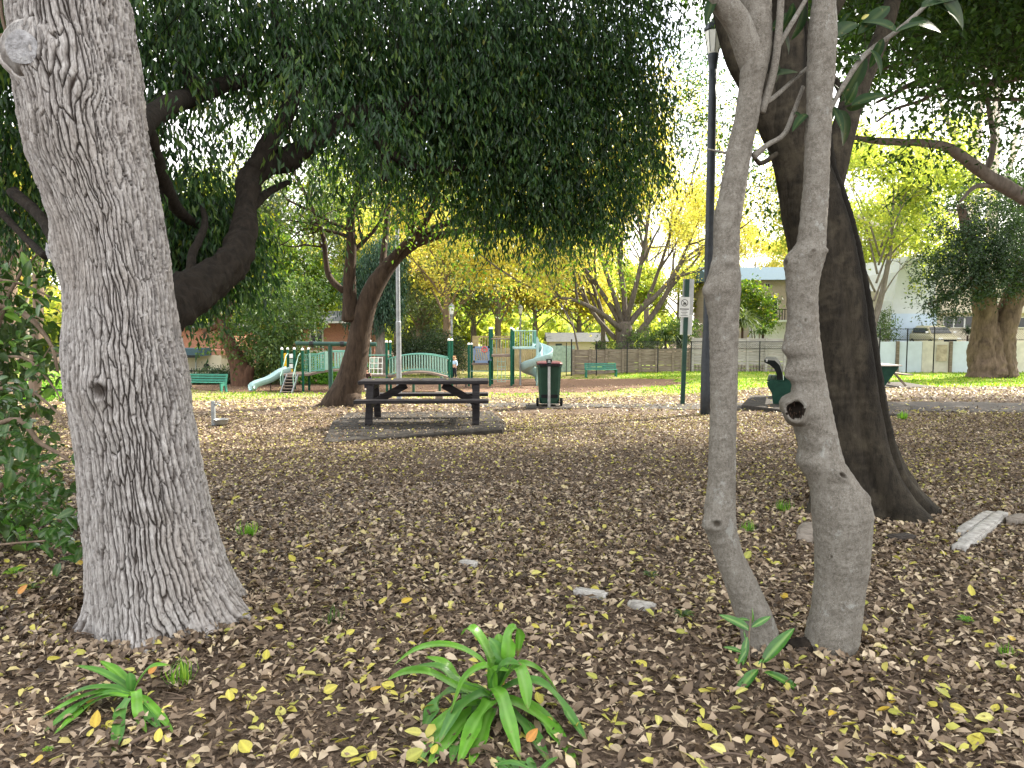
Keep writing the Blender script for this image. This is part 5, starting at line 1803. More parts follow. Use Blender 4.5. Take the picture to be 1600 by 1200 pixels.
for (a, c_, r0, lab) in STK:
    p, q = G(*a) + Vector((0, 0, .022)), G(*c_) + Vector((0, 0, .026))
    T = Tubes()
    T.add(spline([tuple(p), tuple((p + q) / 2 + Vector((.01, .02, .004))), tuple(q)], 10), np.linspace(r0, r0 * .6, 10), 7, .2, 3)
    tag(link('fallen_stick', T.mesh('fallen_stick'), 'twig_wood', smooth=True), lab, 'stick', 'sticks in the litter')

# ================================================================== STONES AND EDGING
def stone(name, label, cat, pts, m, seed, group=None, sub=3, amp=.25):
    """rounded rough block stretched between ground points"""
    (a, c_, w, h) = pts
    bm = bmesh.new()
    bmesh.ops.create_cube(bm, size=1)
    bmesh.ops.bevel(bm, geom=list(bm.edges), offset=.12, segments=2, affect='EDGES')
    bmesh.ops.subdivide_edges(bm, edges=list(bm.edges), cuts=sub, use_grid_fill=True)
    d = c_ - a
    L_ = d.length
    M = Matrix((d.normalized(), Vector((0, 0, 1)).cross(d.normalized()), Vector((0, 0, 1)))).transposed()
    co = np.array([tuple(v.co) for v in bm.verts]) * np.array([L_, w, h])
    nz = fbm(co * 6 + seed * 3.7, 3, seed)
    co = co * (1 + amp * nz[:, None] * np.array([.25, 1, 1]))
    for v, q in zip(bm.verts, co):
        v.co = M @ Vector(q) + (a + c_) / 2 + Vector((0, 0, h * .25))
    bmesh.ops.triangulate(bm, faces=bm.faces)
    me = bpy.data.meshes.new(name)
    bm.to_mesh(me)
    bm.free()
    return tag(link(name, me, m, smooth=True), label, cat, group)
stone('edging_block', 'longer pale weathered edging block beside the fig root', 'edging', (G(1498, 862), G(1568, 806), .115, .07), 'stone', 1)
stone('edging_block', 'shorter cracked edging block alongside the longer one by the fig root', 'edging', (G(1500, 838), G(1548, 806), .09, .07), 'stone', 2)
stone('rock', 'small grey rock at the edge of the view past the edging blocks', 'rock', (G(1580, 822), G(1602, 814), .1, .09), 'stone_brown', 3)
stone('root_stump', 'weathered root lump between the double tree and the fig base', 'stump', (G(1258, 848), G(1268, 826), .13, .09), 'stone_brown', 4, None, 4, .6)
stone('root_stump', 'low grey root lump in the litter at the foot of the fig', 'stump', (G(1392, 846), G(1425, 842), .1, .06), 'bark_grey', 14)
for a, c_, lab, sd_ in (((898, 928), (948, 936), 'broken kerb piece showing through the leaves, middle of three', 5), ((982, 948), (1024, 954), 'palest broken kerb piece showing through the leaves, nearest the double tree', 6), ((718, 882), (745, 886), 'grey kerb piece almost buried in leaves, farthest of three', 7)):
    stone('kerb_piece', lab, 'kerb', (G(*a), G(*c_), .07, .05), 'stone', sd_, 'broken kerb pieces in the litter', 2, .2)

# ================================================================== FOREGROUND PLANTS
def strap_plant(name, label, base, arcs, mats, width, rng):
    """strap leaves given as pixel arcs with depth offsets in metres"""
    t = thing(name, label, 'plant', base, 0)
    for k, (pts, d0, d1) in enumerate(arcs):
        n = len(pts)
        ctrl = []
        for i, (px, py) in enumerate(pts):
            f = i / (n - 1)
            Y = base.y + d0 + (d1 - d0) * f
            p = at(px, py, Y)
            zmin = gz(p.x, p.y) + .012
            if p.z < zmin:
                g = G(px, py)
                p = Vector((g.x, g.y - .01, zmin))
            ctrl.append(tuple(p))
        me = blade('strap', ctrl, width * rng.uniform(.85, 1.12), 16, .3, rng.uniform(.22, .4), side=(math.cos(k * .7), .25, .1) if abs(pts[0][0] - pts[-1][0]) < 25 else None)
        wpart(t, 'leaf', me, mats[k % len(mats)], smooth=True)
    return t
rg = random.Random(4)
def Z7(*p):   # close-up coordinates back to the photograph
    return [(500 + x / 3.2, 900 + y / 3.2) for x, y in p]
A7 = [(Z7((860, 560), (830, 450), (720, 372), (600, 345), (470, 375), (362, 452)), 0, -.05), (Z7((860, 600), (690, 530), (620, 440), (520, 402)), .05, .12), (Z7((855, 600), (690, 540), (600, 460), (470, 448)), .02, .06),
      (Z7((850, 600), (680, 560), (540, 490), (430, 488), (330, 524)), 0, -.06), (Z7((868, 560), (860, 440), (810, 330), (750, 260), (705, 300)), .06, .14), (Z7((880, 560), (912, 440), (885, 360), (842, 305)), .05, .08),
      (Z7((890, 560), (908, 420), (900, 330), (890, 286)), .08, .12), (Z7((900, 560), (935, 440), (948, 300), (975, 262), (998, 300), (988, 405)), .05, .10), (Z7((870, 560), (890, 480), (940, 440), (1010, 446)), -.04, -.06),
      (Z7((900, 560), (980, 455), (1020, 540), (1042, 668)), -.03, -.10), (Z7((890, 570), (980, 455), (1060, 455), (1130, 510), (1195, 590)), .06, .10), (Z7((880, 600), (940, 560), (1040, 530), (1130, 560), (1240, 690), (1340, 845)), 0, -.05),
      (Z7((880, 620), (950, 625), (1060, 680), (1170, 790), (1292, 955)), -.03, -.12), (Z7((890, 640), (1040, 650), (1150, 760), (1250, 870)), .04, .02), (Z7((885, 640), (960, 690), (1060, 800), (1145, 945)), -.05, -.14), (Z7((870, 560), (905, 600), (940, 720), (1004, 935)), -.06, -.18),
      (Z7((865, 620), (845, 640), (770, 760), (690, 965)), -.06, -.18), (Z7((860, 610), (810, 592), (690, 670), (592, 850)), -.05, -.12), (Z7((850, 640), (700, 655), (580, 780), (488, 965)), -.03, -.12), (Z7((850, 650), (745, 700), (640, 830), (540, 965)), -.04, -.12),
      (Z7((860, 650), (785, 660), (700, 780), (655, 955)), -.04, -.1), (Z7((865, 660), (840, 700), (800, 830), (750, 965)), -.07, -.16), (Z7((865, 560), (840, 455), (730, 510), (650, 695)), -.05, -.10), (Z7((850, 610), (660, 575), (570, 660), (520, 775)), .06, .05),
      (Z7((870, 580), (850, 500), (880, 470), (960, 480)), .03, .02), (Z7((860, 600), (780, 565), (740, 580), (735, 650)), .05, .03)]
strap_plant('strap_leaf_plant', 'large clump of arching glossy green strap leaves in the middle of the near litter', G(770, 1128), A7, ['strap_leaf', 'strap_leaf', 'strap_leaf_dull'], .064, rg)
def Z6(*p):
    return [(x / 3.2, 900 + y / 3.2) for x, y in p]
A6 = [(Z6((650, 600), (620, 550), (500, 480), (368, 446)), .03, .06), (Z6((655, 590), (630, 530), (570, 470), (495, 422)), .06, .12), (Z6((655, 590), (652, 530), (645, 482)), .03, .04), (Z6((665, 590), (700, 520), (760, 455), (855, 446)), .03, .06),
      (Z6((645, 590), (560, 560), (420, 570), (275, 632)), .0, -.03), (Z6((640, 595), (520, 580), (380, 620), (205, 722)), -.02, -.06), (Z6((640, 600), (520, 590), (380, 660), (218, 790)), -.04, -.1), (Z6((640, 605), (540, 600), (400, 680), (272, 802)), -.05, -.12),
      (Z6((645, 610), (600, 690), (598, 790), (575, 895)), -.07, -.2), (Z6((660, 600), (680, 580), (690, 690), (740, 790)), -.05, -.14), (Z6((665, 610), (700, 650), (760, 720), (815, 780)), -.03, -.08), (Z6((670, 605), (720, 620), (800, 700), (875, 788)), 0, 0)]
strap_plant('strap_leaf_plant', 'smaller strap leaved plant sprawling in the litter before the big trunk', G(205, 1102), A6, ['strap_leaf_dull', 'strap_leaf'], .046, rg)
A8 = [([(812, 1215), (800, 1192), (830, 1190)], 0, 0), ([(815, 1215), (775, 1195), (800, 1188), (832, 1202)], -.02, -.05), ([(840, 1215), (855, 1195), (873, 1182)], 0, .03), ([(835, 1215), (829, 1190), (838, 1196)], 0, 0), ([(820, 1215), (784, 1190), (783, 1183)], 0, .02)]
strap_plant('strap_leaf_plant', 'tips of a grey green strap plant cut off at the bottom edge', G(825, 1215), A8, ['strap_leaf_dull'], .03, rg)
A9 = [([(20, 835), (10, 810), (-20, 800)], 0, .1), ([(25, 835), (30, 800), (50, 785), (75, 800)], 0, .05), ([(25, 835), (60, 800), (95, 812)], 0, -.1), ([(20, 835), (40, 795), (20, 780)], .1, .2), ([(15, 840), (-10, 830), (-30, 860)], -.1, -.2),
      ([(22, 838), (45, 820), (70, 850)], -.05, -.1), ([(18, 838), (5, 800), (-15, 785)], 0, .1), ([(22, 838), (28, 810), (10, 845)], -.05, -.2), ([(24, 838), (70, 815), (105, 835)], 0, 0), ([(20, 836), (0, 815), (-35, 825)], 0, 0),
      ([(22, 838), (60, 790), (90, 790)], .1, .2), ([(20, 838), (30, 825), (40, 860)], -.1, -.2)]
strap_plant('clivia_plant', 'bright strap leaved clump growing under the glossy shrub by the big trunk', G(22, 852), A9, ['strap_leaf'], .05, rg)

# magnolia seedling at the foot of the double tree
sb = G(1183, 1062)
seed_t = thing('magnolia_seedling', 'small seedling with long shiny leaves at the foot of the double tree', 'plant', sb)
T = Tubes()
b0 = sb + Vector((0, 0, -.02))
def seedstem(pts, r):
    T.add(spline([tuple(at(x, y, sb.y + d)) for x, y, d in pts], 10), np.linspace(r, r * .6, 10), 6)
seedstem([(1185, 1062, 0), (1172, 1040, 0), (1170, 1000, 0), (1173, 965, 0)], .005)
seedstem([(1188, 1062, 0), (1190, 1040, -.02), (1192, 1028, -.03)], .0045)
seedstem([(1190, 1045, -.02), (1170, 1050, -.04), (1145, 1070, -.1)], .003)
wpart(seed_t, 'stem', T.mesh('stem'), 'bark_brown', smooth=True)
sl_m = [leafblade('leaf', .2, .055, 12, .35, c, .5) for c in (.1, .25, .4)]
for q in sl_m:
    q['len'] = .2
    q.materials.append(MATS['seedling_leaf'])
for a, b_, dy0, dy1, nrm in (((1191, 1036), (1240, 980), -.03, -.02, (-.5, -.6, .6)), ((1185, 1046), (1142, 1088), -.04, -.13, (-.3, -.4, .85)), ((1194, 1050), (1262, 1080), -.03, -.1, (.2, -.4, .9)),
                             ((1172, 985), (1130, 958), 0, 0, (-.4, -.5, .7)), ((1174, 980), (1205, 962), 0, .03, (.2, -.6, .7)), ((1174, 975), (1178, 950), .02, .04, (.7, -.7, 0)), ((1168, 995), (1160, 1040), -.02, -.05, (-.5, -.8, .2)),
                             ((1166, 1000), (1162, 985), 0, .02, (-.7, -.6, .3)), ((1160, 1020), (1132, 1008), 0, .02, (-.2, -.6, .8)), ((1172, 970), (1150, 965), .03, .06, (-.2, -.5, .8)), ((1170, 1010), (1152, 1038), -.03, -.05, (-.4, -.8, .3)), ((1192, 1030), (1186, 1036), -.03, -.06, (0, -.6, .8))):
    put_leaf(seed_t, 'leaf', sl_m, a, b_, sb.y + dy0, sb.y + dy1, nrm, rg, 1.0)

# grass tufts and little weeds
def tuft(name, label, cat, base, n, h, spread, m, rng, w=.004, group=None):
    P, D, N, L, W = [], [], [], [], []
    for k in range(n):
        a = rng.random() * 6.28
        lean_ = rng.random() * spread
        P.append(base + Vector((math.cos(a) * .03 * rng.random(), math.sin(a) * .03 * rng.random(), 0)) * (h / .1))
        D.append((math.cos(a) * lean_, math.sin(a) * lean_, 1))
        N.append((math.cos(a), math.sin(a), .2))
        L.append(h * rng.uniform(.5, 1.1))
        W.append(w * rng.uniform(.7, 1.3))
    me = leaves(name, np.array([tuple(p) for p in P]), np.array(D), np.array(N), np.array(L), np.array(W), np.array([rng.random() for _ in range(n)]), 1, .2, .35)
    return tag(link(name, me, m), label, cat, group)
rg = random.Random(3)
tuft('grass_tuft', 'wispy tuft of grass near the smaller strap plant', 'grass tuft', G(285, 1068), 34, .12, 1.0, 'leaf_bright', rg, .008, 'green grass tufts')
tuft('grass_tuft', 'small bright grass tuft between the two grey stems, nearer one', 'grass tuft', G(1168, 832), 46, .10, 1.2, 'leaf_bright', rg, .007, 'green grass tufts')
tuft('grass_tuft', 'wide bright grass tuft between the two grey stems, farther one', 'grass tuft', G(1225, 800), 60, .12, 1.6, 'leaf_bright', rg, .007, 'green grass tufts')
tuft('grass_tuft', 'faint grass tuft in bare litter well right of the double tree', 'grass tuft', G(1575, 1025), 26, .07, 1.3, 'leaf_bright', rg, .005, 'green grass tufts')
tuft('grass_tuft', 'low grass tuft by the corner of the bench slab', 'grass tuft', G(1410, 655), 60, .16, 1.6, 'leaf_bright', rg, .014, 'green grass tufts')
tuft('grass_tuft', 'narrow grass blades in the dark patch right of the big trunk', 'grass tuft', G(520, 975), 12, .11, 1.4, 'leaf_green', rg, .009, 'green grass tufts')
tuft('grass_tuft', 'pale grass sprout in the litter behind the big trunk foot', 'grass tuft', G(388, 838), 30, .12, 1.2, 'leaf_bright', rg, .012, 'green grass tufts')
for px, py, h, m, lab in ((1068, 968, .055, 'leaf_green', 'dark green ivy seedling by the palest kerb piece'), (1016, 905, .05, 'leaf_green', 'dark green seedling behind the palest kerb piece'), (1508, 975, .04, 'leaf_bright', 'tiny two leaved green seedling far right of the double tree'), (1303, 1020, .05, 'leaf_bright', 'little green sprout against the foot of the thicker grey stem'),
                       (22, 900, .06, 'leaf_bright', 'pale green seedling left of the big trunk under the shrub'), (48, 925, .05, 'leaf_green', 'small dark seedling under the shrub edge'), (170, 975, .04, 'leaf_bright', 'tiny sprout at the foot of the big trunk'), (75, 1178, .02, 'leaf_bright', 'speck of green weed at the near edge of the litter')):
    b0 = G(px, py)
    P = np.array([tuple(b0 + Vector((0, 0, .01)))] * 9)
    a = np.linspace(0, 6.28, 10)[:9] + rg.random()
    D = np.stack([np.cos(a), np.sin(a), .35 + .5 * np.array([rg.random() for _ in a])], 1)
    me = leaves('weed', P + D * h * .3, D, np.tile([0, 0, 1.0], (9, 1)), h * .9, h * .6, np.array([rg.random() for _ in a]), 1, .2, .2)
    tag(link('weed_seedling', me, m), lab, 'weed', 'green weed seedlings')

# glossy shrub to the west of the big trunk
shr = thing('glossy_shrub', 'glossy green leaved shrub with bare grey branches beside the big trunk', 'shrub', onground(-40, 5.4))
T = Tubes()
st_paths = [[(-60, 880, 5.4, 16), (-20, 800, 5.3, 10), (20, 740, 5.2, 7), (75, 790, 4.95, 5), (98, 792, 4.9, 3)], [(-80, 700, 5.4, 10), (20, 655, 5.2, 8), (60, 690, 5.0, 8), (85, 705, 4.9, 6), (110, 720, 4.8, 4)],
            [(-60, 620, 5.5, 8), (30, 605, 5.3, 5), (85, 640, 5.0, 4), (102, 668, 4.9, 3)], [(-60, 880, 5.5, 14), (-30, 650, 5.6, 10), (0, 500, 5.7, 7), (30, 430, 5.8, 5), (60, 395, 5.8, 3)],
            [(-20, 560, 5.6, 6), (40, 560, 5.4, 4), (80, 600, 5.2, 3), (95, 625, 5.1, 2)], [(-50, 480, 5.6, 8), (10, 480, 5.6, 9), (50, 500, 5.5, 8), (80, 540, 5.4, 6), (90, 580, 5.3, 5)], [(-80, 430, 5.6, 6), (20, 440, 5.6, 4), (60, 455, 5.6, 3), (90, 470, 5.5, 2)],
            [(30, 605, 5.3, 3), (60, 570, 5.3, 2), (80, 540, 5.3, 2)], [(20, 740, 5.2, 4), (50, 760, 5.0, 3), (95, 775, 4.9, 2)], [(-60, 860, 5.3, 8), (10, 850, 5.0, 4), (70, 845, 4.8, 3)]]
for k, pts in enumerate(st_paths):
    P, r = limb_px(pts, 18)
    T.add(P, r * .5, 7, .15, k)
wpart(shr, 'branch', T.mesh('branch'), 'bark_brown', smooth=True)
shm = [leafblade('leaf', .2, .105, 8, .25, c, .75) for c in (.12, .28, .4)]
shy = [leafblade('leaf', .2, .10, 8, .25, c, .75) for c in (.12, .28)]
for q in shm:
    q['len'] = .2
    q.materials.append(MATS['shrub_leaf'])
for q in shy:
    q['len'] = .2
    q.materials.append(MATS['shrub_leaf_young'])
regions = [(20, 460, 60, 50, 30, 1), (30, 575, 70, 60, 42, 1), (10, 640, 60, 50, 30, 0), (60, 720, 70, 60, 66, 0), (70, 800, 62, 56, 70, 0), (10, 720, 60, 60, 34, 0), (95, 855, 34, 36, 22, 0)]
for (cx, cy, rx, ry, n, young) in regions:
    for k in range(n):
        a, q = rg.random() * 6.28, math.sqrt(rg.random())
        px, py = cx + rx * q * math.cos(a), cy + ry * q * math.sin(a)
        lim = 122 if py < 820 else 130
        if px > lim:
            px = lim - rg.random() * 20
        Y = rg.uniform(4.75, 5.5)
        if px > 70:
            Y = rg.uniform(4.7, 5.0) if py > 700 else rg.uniform(5.0, 5.4)
        p = at(px, py, Y)
        if p.z < .05:
            continue
        L_ = rg.uniform(.075, .125)
        d = Vector((rg.gauss(.2, .6), rg.gauss(-.5, .4), rg.gauss(-.15, .45)))
        me = rg.choice(shy if (young and rg.random() < .45) else shm)
        o = bpy.data.objects.new('leaf', me)
        COL.objects.link(o)
        o.parent = shr
        o.matrix_parent_inverse = shr.matrix_basis.inverted()
        o.location = p
        orient(o, d, (rg.gauss(0, .35), -.35 + rg.gauss(0, .3), 1))
        s = L_ / .2
        o.scale = (s, s * rg.uniform(.85, 1.1), s)
sb_ = [blob(-70, 560, 5.8, 90, 170, .5), blob(20, 540, 6.1, 70, 100, .4, .5), blob(10, 780, 5.6, 90, 70, .3, 1), blob(-60, 780, 5.4, 60, 90, .4)]
LP, LD, LN, LL, LW, LR, tw = sprays(sb_, 250, 8, .10, .052, .3, .3, np.random.default_rng(31), stem=.3)
ok = (LP[:, 2] > .04)
o = wpart(shr, 'inner_foliage', leaves('inner_foliage', LP[ok], LD[ok], LN[ok], LL[ok], LW[ok], LR[ok] * .85, 1, .2, .15), 'leaf_green')
o['kind'] = 'stuff'

# ================================================================== PLAYGROUND
def play_origin(Y):
    return Y / F
def mk(px, py, Y):
    return at(px, py, Y)

def post_part(t, px, ptop, Y, r=.055, m='play_green'):
    g = onground(px, Y)
    tp = at(px, ptop, Y)
    p = wpart(t, 'post', MB().tube([(g.x, Y, g.z - .2), (g.x, Y, tp.z)], r, 12).mesh('post'), m, smooth=False)
    wpart(p, 'cap', MB().lathe([(r * 1.15, -.01), (r * 1.15, .04), (r * .7, .085), (.005, .1)], (g.x, Y, tp.z), 12).mesh('cap'), 'cap_white', smooth=True)
    b = MB()
    for q in (.35, .62, .8):
        b.lathe([(r * 1.12, 0), (r * 1.12, .05)], (g.x, Y, g.z + (tp.z - g.z) * q), 12)
    wpart(p, 'collar', b.mesh('collar'), 'play_green')
    return p

PA = 34.5
frame = thing('climbing_structure', 'green and mint play frame with a wavy slide, steps and arched bridges', 'playground', onground(575, PA), 0)
for px, pt, Y in ((440.5, 546, PA + .9), (449.5, 546, PA + 1.4), (459.7, 546, PA + 1.4), (472.6, 547, PA - .3), (482, 546, PA + 1.0), (572, 534, PA - .1), (578.5, 534, PA + .9), (604, 535, PA - .1), (610, 535, PA + .9), (701.5, 532, PA + .1), (706, 532, PA + .9)):
    post_part(frame, px, pt, Y)
def deck(t, px0, px1, py, Y0, Y1, th=.09, m='play_deck'):
    a, c = at(px0, py, Y0), at(px1, py, Y0)
    return wpart(t, 'platform', MB().box(((a.x + c.x) / 2, (Y0 + Y1) / 2, a.z), (abs(c.x - a.x), Y1 - Y0, th)).mesh('platform', .01), m)
deck(frame, 441, 483, 586, PA - .3, PA + 1.4)
deck(frame, 571, 611, 587, PA - .15, PA + 1.0)
# steps
a_t, a_b = at(457, 586, PA - .35), at(447, 616, PA - 1.4)
a_b.z = gz(a_b.x, a_b.y)
w_ = 17 * PA / F
for s in (-1, 1):
    wpart(frame, 'stringer', MB().bar(a_b + Vector((s * w_ / 2, 0, 0)), a_t + Vector((s * w_ / 2, 0, 0)), .035, .12).mesh('stringer'), 'pole_grey')
for k in range(6):
    q = a_b.lerp(a_t, (k + .6) / 6.2)
    wpart(frame, 'tread', MB().box(q, (w_ - .03, .22, .04)).mesh('tread', .004), 'play_deck')
    wpart(frame, 'riser', MB().box(q - Vector((0, -.10, .08)), (w_ - .04, .02, .13)).mesh('riser'), 'bin_black')
for s in (-1, 1):
    b = MB()
    o_ = Vector((s * w_ / 2 + s * .03, 0, 0))
    b.tube([a_b + o_ + Vector((0, .2, .35)), a_b + o_ + Vector((0, .15, .75)), a_t + o_ + Vector((0, 0, .85)), a_t + o_ + Vector((0, .3, .95))], .022, 8)
    b.tube([a_b.lerp(a_t, .5) + o_ + Vector((0, 0, .05)), a_b.lerp(a_t, .5) + o_ + Vector((0, 0, .8))], .018, 6)
    wpart(frame, 'handrail', b.mesh('handrail'), 'play_pale')
# wavy slide: trough swept down a wavy line
def trough(t, name, C, Wd, Dp, m, thick=.02, side_out=.05, closed=False):
    """U-shaped chute along points C (n,3), side vectors horizontal"""
    C = np.asarray(C, float)
    T = norm(np.gradient(C, axis=0))
    S = norm(np.cross(T, [0, 0, 1.0]))
    U = np.cross(S, T)
    prof = [(-.5 * Wd - side_out, Dp), (-.5 * Wd, Dp), (-.42 * Wd, .04), (-.2 * Wd, 0), (.2 * Wd, 0), (.42 * Wd, .04), (.5 * Wd, Dp), (.5 * Wd + side_out, Dp), (.5 * Wd + side_out, Dp - thick * 1.6), (.5 * Wd + thick, -.02), (.2 * Wd, -thick - .02), (-.2 * Wd, -thick - .02), (-.5 * Wd - thick, -.02), (-.5 * Wd - side_out, Dp - thick * 1.6)]
    n, k = len(C), len(prof)
    V = np.stack([C + S * a + U * b_ for a, b_ in prof], 1).reshape(-1, 3)
    i = np.arange(n - 1)[:, None] * k
    j = np.arange(k)[None]
    Q = np.stack([i + j, i + (j + 1) % k, i + k + (j + 1) % k, i + k + j], -1).reshape(-1, 4)
    return wpart(t, name, np_mesh(name, V, Q), m, smooth=True)
s0, s1 = at(452, 580, PA + .5), at(391, 612, PA - .6)
s1.z = gz(s1.x, s1.y) + .12
C = []
for q in np.linspace(0, 1, 26):
    p = s0.lerp(s1, q)
    z = s0.z + (s1.z - s0.z) * (q - .045 * math.sin(2 * math.pi * q * 1.5))
    C.append((p.x, p.y, max(z, s1.z) if q < .9 else s1.z))
trough(frame, 'slide', spline(C, 40), .48, .22, 'play_slide')
g = at(424, 600, PA)
wpart(frame, 'slide_support', MB().tube([(g.x, PA - .1, gz(g.x, PA - .1) - .1), (g.x, PA - .1, g.z - .05)], .025, 8).mesh('slide_support'), 'dark_metal')
# side panels on the first deck
def board(t, name, px0, py0, px1, py1, Y, m, th=.03):
    a, c = at(px0, py0, Y), at(px1, py1, Y)
    return wpart(t, name, MB().box((a + c) / 2, (abs(c.x - a.x), th, abs(c.z - a.z))).mesh(name, .006), m)
board(frame, 'yellow_panel', 443.5, 552, 448, 584, PA + 1.15, 'play_yellow')
for k, (y0, m) in enumerate(((553, 'cap_white'), (561, 'play_pale'), (569, 'cap_white'), (577, 'play_yellow'))):
    board(frame, 'game_tile', 452, y0, 458, y0 + 6.5, PA + 1.4, m)
def rail_px(t, name, pts, Y, r, m):
    return wpart(t, name, MB().tube([at(x, y, Y) for x, y in pts], r, 8).mesh(name), m)
# lattice panel between the first posts
b = MB()
for x0 in (474, 476.5, 479):
    b.tube([at(x0, 553, PA + .1), at(x0 + 1, 584, PA + .1)], .014, 6)
for y0 in (553, 561, 569, 577):
    b.tube([at(473, y0, PA + .1), at(481, y0 + 1, PA + .1)], .014, 6)
wpart(frame, 'lattice_panel', b.mesh('lattice_panel'), 'play_mint')
# arched bridges
def arched_bridge(t, x0, x1, yd0, ydm, yr0, yrm, Y0, Y1, nb, skip=None):
    def arc(q, ends, mid):
        return mid + (ends - mid) * (2 * q - 1) ** 2
    N_ = 14
    b = MB()
    for k in range(N_):
        q0, q1 = k / N_, (k + 1) / N_
        p = at(x0 + (x1 - x0) * q0, arc(q0, yd0, ydm), Y0)
        r_ = at(x0 + (x1 - x0) * q1, arc(q1, yd0, ydm), Y0)
        b.bar((p.x, (Y0 + Y1) / 2, p.z), (r_.x, (Y0 + Y1) / 2, r_.z), Y1 - Y0, .09)
    wpart(t, 'bridge_deck', b.mesh('bridge_deck'), 'play_deck')
    for Y in (Y0, Y1):
        for yy0, yym, nm, r in ((yr0, yrm, 'top_rail', .026), (yd0 - 4.2, ydm - 4.2, 'bottom_rail', .02)):
            pts = [at(x0 + (x1 - x0) * q, arc(q, yy0, yym) , Y0) for q in np.linspace(0, 1, 18)]
            wpart(t, nm, MB().tube([(p.x, Y, p.z) for p in pts], r, 8).mesh(nm), 'play_mint')
        for k in range(nb):
            q = (k + .7) / (nb + .4)
            x = x0 + (x1 - x0) * q
            if skip and skip[0] < x < skip[1] and Y == Y0:
                continue
            p, r_ = at(x, arc(q, yd0 - 4.2, ydm - 4.2), Y0), at(x, arc(q, yr0, yrm), Y0)
            wpart(t, 'baluster', MB().box(((p.x + r_.x) / 2, Y, (p.z + r_.z) / 2), (.045, .022, r_.z - p.z)).mesh('baluster'), 'play_pale')
arched_bridge(frame, 482.5, 571, 586, 579, 557, 549, PA + 0, PA + .9, 20, (484, 522))
arched_bridge(frame, 606, 701, 591, 582, 561, 553.5, PA + 0, PA + .9, 22)
# perforated and plain panels on the first bridge
a, c = at(485, 553, PA - .02), at(507, 579, PA - .02)
b = MB()
nx_, nz_ = 7, 7
for i in range(nx_ + 1):
    x = a.x + (c.x - a.x) * i / nx_
    b.box((x, PA - .03, (a.z + c.z) / 2), (.022 + .03 * (i in (0, nx_)), .02, a.z - c.z))
for j in range(nz_ + 1):
    z = c.z + (a.z - c.z) * j / nz_
    b.box(((a.x + c.x) / 2, PA - .032, z), (c.x - a.x, .02, .022 + .03 * (j in (0, nz_))))
wpart(frame, 'pierced_panel', b.mesh('pierced_panel'), 'play_mint')
board(frame, 'solid_panel', 507.5, 550, 519, 578, PA - .03, 'play_pale')
board(frame, 'end_panel', 482.5, 552, 486, 582, PA - .05, 'play_pale')
# noughts and crosses panel on the middle deck
rail_px(frame, 'top_rail', [(571, 555), (611, 555)], PA - .1, .026, 'play_mint')
b = MB()
for x0 in (578, 584.5, 591, 597.5):
    b.tube([at(x0, 558, PA - .1), at(x0 - .5, 585, PA - .1)], .016, 6)
for y0 in (559, 567.5, 576, 584):
    b.tube([at(577.5, y0, PA - .1), at(598, y0, PA - .1)], .016, 6)
wpart(frame, 'grid_panel', b.mesh('grid_panel'), 'cap_white')
for i in range(2):
    for j in range(2):
        board(frame, 'game_tile', 579.5 + i * 6.6, 560.5 + j * 8.4 + 8.5 * (i == 1) * 0, 583.5 + i * 6.6, 566 + j * 8.4, PA - .1, 'play_pale')
# low balance beam and plank reaching the tower
a, c = at(641, 594.5, PA - 2.0), at(692, 594, PA - 2.0)
bt = thing('balance_beam', 'low dark green balance beam on the ground in front of the arched bridge', 'beam', onground(666, PA - 2))
wpart(bt, 'beam', MB().bar(a, c, .14, .1).mesh('beam', .01), 'post_green')
for q in (.1, .9):
    p = a.lerp(c, q)
    wpart(bt, 'foot', MB().box((p.x, p.y, (p.z + gz(p.x, p.y)) / 2 - .1), (.1, .12, p.z - gz(p.x, p.y) + .15)).mesh('foot'), 'post_green')
wpart(bt, 'end_block', MB().box(at(690, 591.5, PA - 2.0), (.12, .16, .16)).mesh('end_block', .02), 'post_green')
bl = onground(686, 22)
tag(link('timber_block', MB().box((bl.x, bl.y, bl.z + .13), (.22, .2, .42)).mesh('timber_block', .01), 'fence_wood'), 'short squared timber block standing beyond the picnic table', 'block')

# tower with the spiral slide
PB = 38.5
tower = thing('playground_tower', 'tall green play tower with stacked decks and a pale spiral slide', 'playground', onground(785, PB), 0)
for px, pt, Y in ((732.5, 538.5, PB - .3), (737, 538.5, PB + .8), (765.5, 514, PB - .3), (768.8, 514, PB + .9), (799, 514, PB - .3), (802, 516, PB + .9)):
    post_part(tower, px, pt, Y, .06)
deck(tower, 737, 766, 569, PB - .3, PB + .9)
deck(tower, 768, 799, 556, PB - .3, PB + .9, .1)
deck(tower, 800, 837, 544, PB - .2, PB + .9, .1, 'play_slide')
rail_px(tower, 'crossbar', [(766, 529.5), (799, 529.5)], PB - .25, .035, 'play_deck')
for y0 in (580, 592.5):
    rail_px(tower, 'crossbar', [(733, y0), (766, y0)], PB - .25, .022, 'play_pale')
for y0 in (593,):
    rail_px(tower, 'crossbar', [(766, y0), (799, y0)], PB + .8, .018, 'play_pale')
